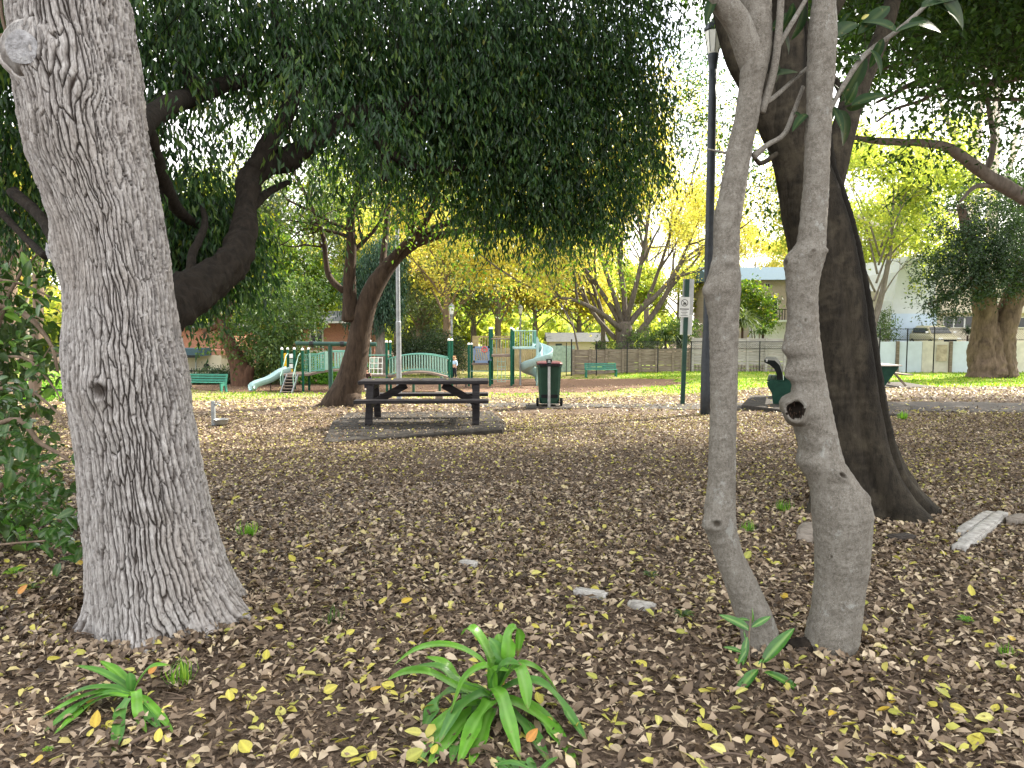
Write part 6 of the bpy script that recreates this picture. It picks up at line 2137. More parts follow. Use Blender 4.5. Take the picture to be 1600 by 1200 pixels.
# blue slotted panel with a red ring
a, c = at(739.5, 541, PB - .3), at(765, 567, PB - .3)
b = MB()
Yp = PB - .34
W_, H_ = c.x - a.x, a.z - c.z
b.box(((a.x + c.x) / 2, Yp, a.z - .05), (W_, .03, .1)).box(((a.x + c.x) / 2, Yp, c.z + .06), (W_, .03, .12)).box((a.x + .04, Yp, (a.z + c.z) / 2), (.08, .03, H_)).box((c.x - .04, Yp, (a.z + c.z) / 2), (.08, .03, H_))
for k in range(7):
    x = a.x + .06 + k * W_ / 7.4
    b.bar((x, Yp + .002, a.z - .08), (x + .16, Yp + .002, c.z + .1), .02, .05, (1, 0, 0))
wpart(tower, 'slotted_panel', b.mesh('slotted_panel'), 'play_blue')
b = MB()
rc = at(757, 546, Yp - .03)
ringp = [(rc.x + .13 * math.cos(q), Yp - .03, rc.z + .13 * math.sin(q)) for q in np.linspace(0, 2 * math.pi, 18)]
b.tube(ringp, .028, 6)
b.bar((rc.x - .12, Yp - .03, rc.z), (rc.x + .12, Yp - .03, rc.z), .02, .03)
wpart(tower, 'toy_wheel', b.mesh('toy_wheel'), 'play_red')
# guard panel, ladder, rails
b = MB()
for x0 in (769.5, 776, 783, 790, 797):
    b.tube([at(x0, 530, PB + .85), at(x0, 555, PB + .85)], .012, 5)
wpart(tower, 'guard_bars', b.mesh('guard_bars'), 'play_pale')
b = MB()
for x0 in (777.5, 783.5, 789.5):
    b.tube([at(x0, 560, PB - .2), at(x0, 597, PB - .4)], .014, 6)
for y0 in (565, 573, 577, 586, 596.5):
    b.tube([at(777, y0, PB - .28), at(790, y0, PB - .28)], .014, 6)
wpart(tower, 'climbing_net', b.mesh('climbing_net'), 'play_pale')
wpart(tower, 'net_step', MB().box(at(783.5, 577, PB - .28), (.4, .08, .04)).mesh('net_step'), 'fence_wood_grey')
for Y in (PB - .2, PB + .9):
    wpart(tower, 'top_rail', MB().tube([at(802, 517, PB) + Vector((0, Y - PB, 0)), at(838, 517, PB) + Vector((0, Y - PB, 0))], .026, 8).mesh('top_rail'), 'play_pale')
    for k in range(8):
        x = 804 + k * 4.0
        p, q = at(x, 541, PB), at(x, 517, PB)
        wpart(tower, 'baluster', MB().tube([(p.x, Y, p.z), (q.x, Y, q.z)], .013, 5).mesh('baluster'), 'play_pale')
board(tower, 'end_panel', 833.5, 517, 838, 537, PB - .2, 'play_mint', .04)
g = onground(813, PB + .2)
wpart(tower, 'support_post', MB().tube([(g.x, g.y, g.z - .2), (g.x, g.y, at(813, 544, PB).z)], .05, 10).mesh('support_post'), 'pole_grey')
# spiral slide
cs = at(839, 545, PB + .2)
z_top, z_bot = at(839, 542, PB).z, gz(cs.x, cs.y) + .28
C = []
for q in np.linspace(0, 1, 60):
    th = R(112) - q * R(420)
    rr = .50
    z = z_top + (z_bot - z_top) * q ** .95
    C.append((cs.x + rr * math.cos(th), cs.y + rr * math.sin(th), z))
C.append((C[-1][0] - .15, C[-1][1] - .3, z_bot - .02))
ss = trough(tower, 'spiral_slide', C, .52, .34, 'play_slide', .02, .04)
wpart(tower, 'slide_mast', MB().tube([(cs.x, cs.y, gz(cs.x, cs.y) - .2), (cs.x, cs.y, z_top + .5)], .05, 10).mesh('slide_mast'), 'play_pale')
board(tower, 'slide_entry_panel', 838, 529, 842, 556, PB - .35, 'play_slide', .05)
# plank from the tower to the bridge
a, c = at(708, 591, PA + 1.6), at(733, 594.5, PB - 1)
tag(link('stepping_plank', MB().bar(a, c, .35, .07).box((a.x + .15, a.y + .1, a.z - .2), (.08, .08, .42)).box((c.x - .15, c.y - .1, c.z - .2), (.08, .08, .42)).mesh('stepping_plank', .008), 'play_deck'), 'low plank linking the arched bridge to the play tower', 'plank')

# bar frame and swing nearer the table
SB = 29.0
swing_f = thing('swing_stand', 'dark metal swing frame of one long top bar on green posts by the mottled tree', 'swing stand', onground(520, SB))
a, c = at(462, 537, SB), at(588, 538, SB)
wpart(swing_f, 'top_bar', MB().tube([a, c], .085, 14).mesh('top_bar'), 'post_green')
for px in (487, 535, 575):
    q = a.lerp(c, (px - 462) / 126)
    wpart(swing_f, 'collar', MB().tube([q - Vector((.07, 0, 0)), q + Vector((.07, 0, 0))], .11, 14).mesh('collar'), 'dark_metal')
for px in (516, 545):
    g = onground(px, SB)
    wpart(swing_f, 'post', MB().tube([(g.x, SB, g.z - .2), (g.x, SB, a.z)], .085, 14).mesh('post'), 'post_green')

# ---- the two children, one continuous body each
def skinned(name, verts, edges, radii, m, parent=None, sub=2):
    me = bpy.data.meshes.new(name)
    me.from_pydata([tuple(v) for v in verts], edges, [])
    o = bpy.data.objects.new(name, me)
    COL.objects.link(o)
    sk = o.modifiers.new('skin', 'SKIN')
    for k, r in enumerate(radii):
        d = me.skin_vertices[0].data[k]
        d.radius = r if isinstance(r, tuple) else (r, r)
        d.use_root = (k == 0)
    ss_ = o.modifiers.new('smooth', 'SUBSURF')
    ss_.levels = sub
    ss_.render_levels = sub
    # freeze the figure to a plain mesh
    dg = bpy.context.evaluated_depsgraph_get()
    ev = o.evaluated_get(dg)
    nm = bpy.data.meshes.new_from_object(ev)
    o.modifiers.clear()
    o.data = nm
    nm.materials.clear()
    nm.materials.append(MATS[m])
    nm.polygons.foreach_set('use_smooth', [True] * len(nm.polygons))
    if parent is not None:
        o.parent = parent
    return o

def person(label, loc, rz, s, J, shirt, trousers, hair, sitting=False):
    """J: joints in metres for a 1.1 m child, scaled by s"""
    names = ['pelvis', 'belly', 'chest', 'neck', 'head0', 'head1', 'shl', 'ell', 'wrl', 'hal', 'shr', 'elr', 'wrr', 'har', 'hil', 'knl', 'anl', 'tol', 'hir', 'knr', 'anr', 'tor']
    V = [Vector(J[n]) * s for n in names]
    ix = {n: i for i, n in enumerate(names)}
    E = [('pelvis', 'belly'), ('belly', 'chest'), ('chest', 'neck'), ('neck', 'head0'), ('head0', 'head1'), ('chest', 'shl'), ('shl', 'ell'), ('ell', 'wrl'), ('wrl', 'hal'), ('chest', 'shr'), ('shr', 'elr'), ('elr', 'wrr'), ('wrr', 'har'),
         ('pelvis', 'hil'), ('hil', 'knl'), ('knl', 'anl'), ('anl', 'tol'), ('pelvis', 'hir'), ('hir', 'knr'), ('knr', 'anr'), ('anr', 'tor')]
    rad = dict(pelvis=.075, belly=.072, chest=.082, neck=.035, head0=.075, head1=.072, shl=.042, ell=.03, wrl=.022, hal=.022, shr=.042, elr=.03, wrr=.022, har=.022, hil=.062, knl=.045, anl=.03, tol=.028, hir=.062, knr=.045, anr=.03, tor=.028)
    body = skinned('person', V, [(ix[a], ix[b_]) for a, b_ in E], [rad[n] * s for n in names], 'skin')
    body.location = loc
    body.rotation_euler = (0, 0, rz)
    tag(body, label, 'person')
    def cloth(nm, pts, edges, rr, m):
        return skinned(nm, [Vector(p) * s for p in pts], edges, [r * s for r in rr], m, body)
    g = lambda n: Vector(J[n])
    cloth('shirt', [g('belly') - Vector((0, 0, .03)), g('chest'), g('chest').lerp(g('neck'), .45), g('shl'), g('ell'), g('ell').lerp(g('wrl'), .6), g('shr'), g('elr'), g('elr').lerp(g('wrr'), .6)],
          [(0, 1), (1, 2), (1, 3), (3, 4), (4, 5), (1, 6), (6, 7), (7, 8)], [.09, .098, .05, .055, .042, .036, .055, .042, .036], shirt)
    cloth('trousers', [g('pelvis') + Vector((0, 0, .03)), g('hil'), g('knl'), g('anl'), g('hir'), g('knr'), g('anr')], [(0, 1), (1, 2), (2, 3), (0, 4), (4, 5), (5, 6)], [.09, .075, .056, .044, .075, .056, .044], trousers)
    h0, h1 = g('head0'), g('head1')
    bk = Vector((0, .02, 0))
    cloth('hair', [h0.lerp(h1, .45) + bk * 1.6, h1 + Vector((0, .008, .012)), h0 + bk * 1.8], [(0, 1), (0, 2)], [.078, .078, .055], hair)
    for n1, n2 in (('anl', 'tol'), ('anr', 'tor')):
        cloth('shoe', [g(n1) - Vector((0, 0, .02)), g(n2)], [(0, 1)], [.036, .036], 'cap_white' if sitting else 'bin_black')
    # face: eyes, nose, mouth on the front (-Y) of the head
    fc = h0.lerp(h1, .5)
    b = MB()
    for sx in (-1, 1):
        b.lathe([(.001, -.008), (.009, 0), (.001, .008)], (fc + Vector((sx * .026, -.074, .005))) * s, 8)
    o = lpart(body, 'eyes', b.mesh('eyes'), 'bin_black')
    o = lpart(body, 'nose', MB().lathe([(.011 * s, -.012 * s), (.004 * s, .02 * s)], (fc + Vector((0, -.078, -.012))) * s, 8).mesh('nose'), 'skin')
    b = MB()
    for sx in (-1, 1):
        b.lathe([(.003, -.02), (.016, 0), (.004, .02)], (fc + Vector((sx * .078, .0, 0))) * s, 8)
    lpart(body, 'ears', b.mesh('ears'), 'skin')
    return body
Jstand = dict(pelvis=(0, 0, .55), belly=(0, 0, .64), chest=(-.01, 0, .76), neck=(-.015, 0, .87), head0=(-.02, -.005, .94), head1=(-.022, -.005, 1.03), shl=(.10, .01, .81), ell=(.13, .02, .66), wrl=(.11, -.05, .54), hal=(.105, -.07, .49),
              shr=(-.11, -.01, .82), elr=(-.22, -.06, .80), wrr=(-.33, -.07, .86), har=(-.38, -.07, .88), hil=(.055, 0, .52), knl=(.07, -.03, .29), anl=(.09, .03, .06), tol=(.095, -.07, .03), hir=(-.055, 0, .52), knr=(-.05, -.02, .29), anr=(-.05, .02, .06), tor=(-.055, -.08, .03))
pc = at(710, 592, 35.4)
person('small child in a pale blue top and dark trousers holding the bridge post', (pc.x, pc.y, pc.z + .02), R(-25), .98, Jstand, 'shirt_blue', 'trousers_dark', 'hair_fair')
Jsit = dict(pelvis=(0, 0, .42), belly=(0, -.01, .50), chest=(0, -.03, .62), neck=(0, -.04, .72), head0=(0, -.05, .79), head1=(0, -.05, .87), shl=(.10, -.03, .67), ell=(.17, -.02, .57), wrl=(.16, -.06, .66), hal=(.16, -.06, .71), shr=(-.10, -.03, .67), elr=(-.17, -.02, .57), wrr=(-.16, -.06, .66), har=(-.16, -.06, .71),
            hil=(.06, -.03, .41), knl=(.08, -.27, .40), anl=(.08, -.36, .16), tol=(.08, -.45, .13), hir=(-.06, -.03, .41), knr=(-.08, -.27, .40), anr=(-.08, -.30, .14), tor=(-.08, -.39, .11))
qs = at(572.5, 597, SB)
seat_z = qs.z
person('child in dark brown clothes sitting on the swing beyond the table end', (qs.x, SB - .03, seat_z - .36), R(20), 1.0, Jsit, 'top_brown', 'trousers_dark', 'hair_dark', True)
sw = thing('swing', 'swing with a black seat on thin chains under the long dark bar', 'swing', (qs.x, SB, seat_z))
lpart(sw, 'seat', MB().box((0, 0, -.01), (.40, .16, .03)).mesh('seat', .006), 'rubber')
topz = a.z - seat_z
for s in (-1, 1):
    b = MB()
    for k in range(26):
        z0 = topz * k / 26
        b.tube([(s * .19, 0, z0), (s * .19, 0, z0 + topz / 26 * 1.15)], .007, 4)
    o = lpart(sw, 'chain', b.mesh('chain'), 'galvanised')

# ================================================================== FENCES
def plank_fence(label, p0, p1, zt0, zt1, bays, rows, m, mp, base_gap=.05, th=.05, post_w=.14):
    """horizontal planks slotted between posts; p0, p1 ground points, zt tops"""
    t = thing('plank_fence', label, 'fence', p0)
    pm = {}
    for k in range(bays + 1):
        q = p0.lerp(p1, k / bays)
        zt_ = zt0 + (zt1 - zt0) * k / bays
        g = gz(q.x, q.y)
        wpart(t, 'post', MB().box((q.x, q.y - .03, (g - .2 + zt_ + .04) / 2), (post_w, .14, zt_ + .04 - g + .2)).mesh('post', .01), mp)
    rr = random.Random(len(label))
    for k in range(bays):
        a_, c_ = p0.lerp(p1, k / bays), p0.lerp(p1, (k + 1) / bays)
        for j in range(rows):
            z0 = min(gz(a_.x, a_.y), gz(c_.x, c_.y)) + base_gap
            zt_ = zt0 + (zt1 - zt0) * (k + .5) / bays
            h = (zt_ - z0) / rows
            zc = z0 + h * (j + .5)
            off = Vector((0, rr.uniform(-.012, .012) + .02, rr.uniform(-.006, .006)))
            d = (c_ - a_).normalized() * (post_w * .5 - .02)
            aa, bb = a_ + d, c_ - d
            wpart(t, 'plank', MB().bar((aa.x + off.x, aa.y + off.y, zc + off.z), (bb.x + off.x, bb.y + off.y, zc + off.z + rr.uniform(-.01, .01)), th, h * .93).mesh('plank'), m)
    return t
f0, f1 = onground(896, 46.8), onground(1078, 46.2)
plank_fence('brown timber plank fence behind the teal bench', f0, f1, at(896, 546.5, 46.8).z, at(1078, 544, 46.2).z, 7, 7, 'fence_wood', 'fence_wood')
f2, f3 = onground(1082, 46.0), onground(1372, 45.2)
plank_fence('taller weathered grey plank fence beyond the path, seen between the trunks', f2, f3, at(1082, 528, 46).z, at(1372, 530, 45.2).z, 10, 8, 'fence_wood_grey', 'fence_wood_grey', .42)
# rough stone footing below the grey fence
b = MB()
rr = random.Random(2)
n_ = 60
for k in range(n_):
    for j in range(2):
        q = f2.lerp(f3, (k + .5) / n_)
        b.box((q.x + rr.uniform(-.02, .02), q.y + .04 + rr.uniform(-.02, .02), gz(q.x, q.y) + .1 + .2 * j), ((f3.x - f2.x) / n_ * rr.uniform(.85, .98), .2, .18))
o = tag(link('footing_wall', b.mesh('footing_wall', .02), 'stone_brown'), 'low rough stone footing under the grey plank fence', 'wall')
# painted panel wall
wall = thing('panel_wall', 'white painted panel wall with stained bays below the pale building', 'wall', onground(1500, 44.5))
pw = [(1374, 1399, 'panel_white'), (1404, 1440, 'panel_white'), (1440, 1459, 'panel_dirty0'), (1459, 1482, 'panel_dirty0'), (1487, 1524, 'panel_white'), (1524, 1580, 'panel_dirty0'), (1580, 1680, 'panel_dirty0')]
flat('panel_dirty0', (.56, .53, .46), .8, 0, .16, scale=2)
WYp = 44.5
for k, (x0, x1, m) in enumerate(pw):
    a_, c_ = onground(x0, WYp), onground(x1, WYp)
    zt_ = at((x0 + x1) / 2, 534 - (k % 3) * .6, WYp).z
    g = min(a_.z, c_.z) - .1
    o = wpart(wall, 'panel', MB().box(((a_.x + c_.x) / 2, WYp + .01 * (k % 2), (zt_ + g) / 2), (c_.x - a_.x - .02, .1, zt_ - g)).mesh('panel', .006), m)
    if k == 3:
        pp = wpart(o, 'stain_patch', MB().box(at(1471.5, 551.5, WYp - .075), (.62, .012, .95)).mesh('stain_patch'), 'panel_dirty')
for x in (1401.5, 1484.5):
    g = onground(x, WYp)
    wpart(wall, 'post', MB().box((g.x, WYp - .04, (g.z + at(x, 533, WYp).z) / 2), (.16, .18, at(x, 533, WYp).z - g.z)).mesh('post', .01), 'fence_wood')
# wire fences
def wire_fence(label, xs, Y, ptop, pmid, crank=()):
    t = thing('wire_fence', label, 'fence', onground(xs[0], Y))
    for x in xs:
        g = onground(x, Y)
        tp = at(x, ptop, Y)
        pts = [(g.x, Y, g.z - .2), (g.x, Y, tp.z)]
        if x in crank:
            pts.append((g.x - .17, Y, tp.z + .35))
        wpart(t, 'post', MB().tube(pts, .035, 8).mesh('post'), 'dark_metal')
    for y_ in (ptop + 1, pmid):
        a_, c_ = at(xs[0], y_, Y), at(xs[-1], y_, Y)
        wpart(t, 'rail', MB().tube([a_, c_], .02, 6).mesh('rail'), 'dark_metal')
    a_, c_ = at(xs[0], ptop + 1, Y), at(xs[-1], pmid, Y)
    T = Tubes()
    H_ = a_.z - c_.z
    n = int((c_.x - a_.x) / .13)
    for k in range(-int(H_ / .13), n):
        for s in (0, 1):
            x0 = a_.x + k * .13
            z0, z1 = (c_.z, a_.z) if s else (a_.z, c_.z)
            xa, xb = x0, x0 + H_
            if xa < a_.x:
                z0 += (z1 - z0) * (a_.x - xa) / H_
                xa = a_.x
            if xb > c_.x:
                z1 = z0 + (z1 - z0) * (c_.x - xa) / (xb - xa)
                xb = c_.x
            T.add([(xa, Y, z0), (xb, Y, z1)], [.0045, .0045], 3)
    o = wpart(t, 'mesh_wire', T.mesh('mesh_wire'), 'dark_metal')
    o['kind'] = 'stuff'
    return t
wire_fence('dark wire mesh fence on black posts before the painted panel wall', [1374, 1417, 1459, 1522, 1581, 1640], 43.6, 513, 531, (1459,))
wire_fence('thin black wire fence standing in front of the brown plank fence', [932, 980, 1028, 1080, 1130, 1187, 1240, 1290], 45.4, 533, 545)
# dark gate post and tall posts at the end of the plank fence
for x, pt, lab in ((893, 530, 'black metal post at the end of the brown plank fence'), (885, 535, 'thinner black post on the grass before the pale green fence')):
    g = onground(x, 46.0)
    tag(link('metal_post', MB().tube([(g.x, g.y, g.z - .2), (g.x, g.y, at(x, pt, 46).z)], .04 if x > 890 else .025, 8).mesh('metal_post'), 'dark_metal'), lab, 'post')
# tan paling fence
def paling(name, label, px0, px1, Y, ptop, pitch, m, gap=.25):
    a_, c_ = onground(px0, Y), onground(px1, Y)
    t = thing(name, label, 'fence', a_)
    n = int((c_.x - a_.x) / pitch)
    b = MB()
    rr = random.Random(3)
    zt_ = at((px0 + px1) / 2, ptop, Y).z
    for k in range(n):
        x = a_.x + (k + .5) * pitch
        g = gz(x, Y)
        b.box((x, Y + (.02 if k % 2 else 0), (g + zt_ + rr.uniform(-.02, .02)) / 2), (pitch * (1 - gap), .02, zt_ - g))
    o = wpart(t, 'palings', b.mesh('palings'), m)
    o['kind'] = 'stuff'
    for q in (.25, .8):
        g = gz((a_.x + c_.x) / 2, Y)
        z = g + (zt_ - g) * q
        wpart(t, 'rail', MB().box(((a_.x + c_.x) / 2, Y + .06, z), (c_.x - a_.x, .05, .09)).mesh('rail'), m)
    for k in range(0, n, 22):
        x = a_.x + k * pitch
        wpart(t, 'post', MB().box((x, Y + .1, gz(x, Y) + (zt_ - gz(x, Y)) / 2), (.1, .1, zt_ - gz(x, Y))).mesh('post'), m)
    return t
paling('paling_fence', 'tan vertical paling fence in the sun behind the play tower', 640, 862, 52, 543.5, .16, 'fence_tan', .12)
paling('paling_fence', 'pale picket fence glimpsed under the first arched bridge', 486, 600, 47, 560, .22, 'fence_tan', .35)
paling('metal_sheet_fence', 'pale green ribbed metal fence beside the spiral slide', 860, 900, 50, 540, .2, 'steel_green_fence', .02)
t = thing('lattice_screen', 'tall tan lattice screen above the paling fence behind the play tower', 'screen', onground(760, 53))
board(t, 'screen_panel', 738, 526, 748, 546, 53, 'fence_tan')
for x0 in range(750, 798, 4):
    a_, c_ = at(x0, 527, 53), at(x0, 546, 53)
    wpart(t, 'lath', MB().box((a_ + c_) / 2, (.06, .03, a_.z - c_.z)).mesh('lath'), 'fence_tan')
wpart(t, 'top_rail', MB().bar(at(738, 526, 53), at(800, 526, 53), .05, .1).mesh('top_rail'), 'fence_tan')
paling('iron_fence', 'black iron railing by the cream house', 284, 345, 41, 575, .14, 'dark_metal', .75)

# ================================================================== BUILDINGS
def box_px(t, name, px0, py0, px1, py1, Y, depth, m, bevel=0):
    """block whose front face spans two pixels at distance Y, going back by depth"""
    a_, c_ = at(px0, py0, Y), at(px1, py1, Y)
    return wpart(t, name, MB().box(((a_.x + c_.x) / 2, Y + depth / 2, (a_.z + c_.z) / 2), (abs(c_.x - a_.x), depth, abs(a_.z - c_.z))).mesh(name, bevel), m)
def window_px(w, px0, py0, px1, py1, Y, bars=1):
    f = box_px(w, 'window', px0, py0, px1, py1, Y - .05, .05, 'frame_white')
    pw_ = (px1 - px0) / (bars + 1)
    for k in range(bars + 1):
        box_px(f, 'pane', px0 + k * pw_ + .12 * pw_, py0 + .8, px0 + (k + 1) * pw_ - .1 * pw_, py1 - .8, Y - .07, .03, 'window_dark')
    return f
# white building on the right
HB = 52.0
wb = thing('white_building', 'pale rendered building with a sloping wall edge above the panel wall', 'building', onground(1470, HB))
a_ = [(1392, 545), (1462, 545), (1462, 400), (1420, 400), (1404, 425), (1395, 470)]
b = MB()
pts = [at(x, y, HB) for x, y in a_]
b.prism([(p.x, p.z) for p in pts], HB, HB + 7)
wl = wpart(wb, 'wall', b.mesh('wall'), 'render_white')
box_px(wb, 'painted_base', 1393.5, 490, 1461.8, 546, HB - .05, .05, 'render_blue')
box_px(wl, 'ledge', 1393, 488.5, 1462, 490, HB - .03, .05, 'render_white')
w2 = box_px(wb, 'wall', 1462.2, 395, 1680, 545, HB + .6, 7, 'render_cream')
window_px(w2, 1474, 494, 1524, 512, HB + .6, 2)
window_px(w2, 1584, 496, 1640, 512, HB + .6, 2)
box_px(wb, 'eave', 1463, 481, 1680, 489, HB - .2, .8, 'render_cream')
w3 = box_px(wb, 'side_wall', 1340, 455, 1394, 545, HB + 2.2, 4, 'render_cream')
box_px(wb, 'side_wall', 1340, 487, 1391, 545, HB + 1.2, .95, 'render_white')
box_px(wb, 'wall_lamp', 1382, 497, 1389, 501, HB + 1.1, .1, 'dark_metal')
# parked car on the raised drive behind the panel wall
CY, CZ = 48.6, .02
a_, c_ = at(1440, 540, CY), at(1640, 540, CY)
drv = MB().box(((a_.x + c_.x) / 2 - .4, CY + 1.15, CZ - .9), (c_.x - a_.x, 4.6, 1.8)).mesh('raised_drive')
o = link('raised_drive', drv, 'path_concrete')
o['kind'] = 'structure'
cx_ = at(1484.5, 520, CY).x
car = thing('parked_car', 'pale gold hatchback parked nose out above the stained wall bay', 'car', (cx_, CY, CZ))
def loft(secs):
    """rings of (x, z) at increasing y"""
    b = MB()
    rings = [[b.bm.verts.new((x, y, z)) for x, z in pts] for y, pts in secs]
    for p_, q_ in zip(rings, rings[1:]):
        n = len(p_)
        for k in range(n):
            b.bm.faces.new((p_[k], p_[(k + 1) % n], q_[(k + 1) % n], q_[k]))
    b.bm.faces.new(rings[0][::-1])
    b.bm.faces.new(rings[-1])
    return b
def ring(w, z0, z1, r=.12):
    return [(-w + r, z0), (w - r, z0), (w, z0 + r), (w, z1 - r), (w - r, z1), (-w + r, z1), (-w, z1 - r), (-w, z0 + r)]
lpart(car, 'body', loft([(-.05, ring(.70, .25, .62)), (.06, ring(.80, .2, .72)), (.9, ring(.83, .2, .90)), (1.1, ring(.83, .2, .94)), (3.4, ring(.83, .2, .96)), (3.7, ring(.78, .3, .9))]).mesh('body', .02), 'car_gold', smooth=True)
lpart(car, 'cabin', loft([(.95, ring(.74, .88, .95, .03)), (1.55, ring(.62, .90, 1.43, .1)), (3.0, ring(.62, .90, 1.45, .1)), (3.5, ring(.70, .90, .98, .03))]).mesh('cabin', .01), 'car_gold', smooth=True)
lpart(car, 'windscreen', loft([(.93, ring(.66, .95, .99, .015)), (1.50, ring(.55, 1.36, 1.385, .01))]).mesh('windscreen'), 'window_dark')
for s_ in (-1, 1):
    lpart(car, 'side_window', MB().bar((s_ * .70, 1.5, 1.14), (s_ * .70, 3.1, 1.14), .06, .3).mesh('side_window', .01), 'window_dark')
    m_ = lpart(car, 'wing_mirror', MB().box((s_ * .90, 1.05, 1.02), (.2, .08, .13)).mesh('wing_mirror', .03), 'cap_white')
    lpart(car, 'headlight', MB().box((s_ * .58, -.0, .62), (.26, .1, .13)).mesh('headlight', .03), 'lamp_glass')
    for yy in (.75, 3.0):
        w = lpart(car, 'wheel', MB().tube([(s_ * .66, yy, .30), (s_ * .84, yy, .30)], .30, 20).mesh('wheel', .02), 'rubber')
        lpart(w, 'rim', MB().tube([(s_ * .83, yy, .30), (s_ * .85, yy, .30)], .19, 16).mesh('rim'), 'stainless')
lpart(car, 'grille', MB().box((0, -.06, .48), (.8, .04, .16)).mesh('grille', .01), 'bin_black')
lpart(car, 'number_plate', MB().box((0, -.075, .36), (.38, .02, .1)).mesh('number_plate'), 'cap_white')
def spiky(root, c, n, L, w, m, seed, up=.8, droop=.4, nm='fronds'):
    rng = np.random.default_rng(seed)
    d = rand_dirs(n, rng)
    d[:, 2] = np.abs(d[:, 2]) * up + .1
    d = norm(d)
    me = leaves(nm, np.tile(np.array(tuple(c)), (n, 1)) + rng.normal(size=(n, 3)) * L * .08, d, norm(np.stack([-d[:, 0] * .5, -d[:, 1] * .5, np.ones(n)], 1)), L * (.6 + .5 * rng.random(n)), w, rng.random(n), 1, .2, droop)
    o = wpart(root, nm, me, m)
    o['kind'] = 'stuff'
    return o
pt_ = thing('spiky_plant', 'dark spiky leaved plant beside the parked pale car', 'plant', (at(1512, 528, 47.6).x, 47.6, CZ), 0, 'spiky plants behind the fences')
wpart(pt_, 'stem', MB().tube([(at(1512, 528, 47.6).x, 47.6, CZ), tuple(at(1512, 524, 47.6))], .06, 8).mesh('stem'), 'bark_brown')
spiky(pt_, at(1512, 522, 47.6), 70, .8, .06, 'leaf_dark', 41)
# grey brick block with a metal roof behind the grey fence
HC = 66.0
gb = thing('brick_block', 'grey brown brick block with a blue grey metal roof behind the grey plank fence', 'building', onground(1190, HC))
gw = box_px(gb, 'wall', 1120, 436, 1262, 540, HC, 8, 'brick_grey')
b = MB()
p0_, p1_ = at(1112, 437, HC - .6), at(1270, 437, HC - .6)
zr = at(1190, 412, HC).z
b._addv([Vector((p0_.x, HC - .6, p0_.z)), Vector((p1_.x, HC - .6, p0_.z)), Vector((p1_.x, HC + 4, zr)), Vector((p0_.x, HC + 4, zr)), Vector((p0_.x, HC + 9, p0_.z)), Vector((p1_.x, HC + 9, p0_.z))], [(0, 1, 2, 3), (3, 2, 5, 4), (0, 3, 4), (1, 5, 2), (0, 4, 5, 1)])
wpart(gb, 'roof', b.mesh('roof'), 'roof_metal')
for x0, y0, x1, y1 in ((1195, 442, 1203, 450), (1136, 442, 1150, 458), (1199, 462, 1215, 490), (1236, 442, 1250, 456)):
    window_px(gw, x0, y0, x1, y1, HC)
bal = box_px(gb, 'balcony', 1180, 500, 1240, 503, HC - 1.6, 1.6, 'render_white')
for k in range(15):
    box_px(bal, 'railing_bar', 1181 + k * 4.1, 484, 1181.7 + k * 4.1, 500, HC - 1.58, .05, 'dark_metal')
box_px(bal, 'railing_top', 1180, 482.8, 1240, 484, HC - 1.6, .08, 'dark_metal')
box_px(gb, 'lower_wall', 1175, 503, 1245, 540, HC - .8, .78, 'render_white')
# shed with a pale roof beyond the pale green fence
sh = thing('shed', 'low shed with a pale metal roof beyond the pale green fence', 'shed', onground(885, 56))
box_px(sh, 'wall', 858, 532, 948, 560, 56, 4, 'render_cream')
b = MB()
p0_, p1_ = at(854, 534, 55.5), at(952, 534, 55.5)
zr = at(900, 520, 57).z
b._addv([Vector((p0_.x, 55.5, p0_.z)), Vector((p1_.x, 55.5, p0_.z)), Vector((p1_.x, 58, zr)), Vector((p0_.x, 58, zr)), Vector((p0_.x, 60.5, p0_.z)), Vector((p1_.x, 60.5, p0_.z))], [(0, 1, 2, 3), (3, 2, 5, 4), (0, 3, 4), (1, 5, 2), (0, 4, 5, 1)])
wpart(sh, 'roof', b.mesh('roof'), 'roof_pale')
for x in (868, 930):
    box_px(sh, 'window', x, 537, x + 10, 548, 55.95, .04, 'window_dark')
# red brick house behind the playground
HR = 60.0
rb = thing('brick_house', 'red brick house with white windows behind the play frame', 'house', onground(500, HR))
rw = box_px(rb, 'wall', 380, 502, 572, 580, HR, 9, 'brick_red')
for x0, y0, x1, y1 in ((484, 515, 504, 544), (425, 516, 442, 540), (545, 515, 560, 540)):
    window_px(rw, x0, y0, x1, y1, HR)
box_px(rw, 'downpipe', 466, 503, 469, 575, HR - .1, .1, 'frame_white')
box_px(rw, 'downpipe', 503.5, 503, 506, 575, HR - .1, .1, 'frame_white')
box_px(rw, 'sill_band', 380, 547, 572, 551, HR - .06, .06, 'render_cream')
b = MB()
p0_, p1_ = at(372, 503, HR - .7), at(580, 503, HR - .7)
zr = at(480, 486, HR + 4).z
b._addv([Vector((p0_.x, HR - .7, p0_.z)), Vector((p1_.x, HR - .7, p0_.z)), Vector((p1_.x - 2, HR + 4, zr)), Vector((p0_.x + 2, HR + 4, zr)), Vector((p0_.x, HR + 9.7, p0_.z)), Vector((p1_.x, HR + 9.7, p0_.z))], [(0, 1, 2, 3), (3, 2, 5, 4), (0, 3, 4), (1, 5, 2), (0, 4, 5, 1)])
wpart(rb, 'roof', b.mesh('roof'), 'roof_pale')
wpart(rb, 'gutter', MB().bar(at(372, 503.5, HR - .75), at(580, 503.5, HR - .75), .1, .14).mesh('gutter'), 'frame_white')
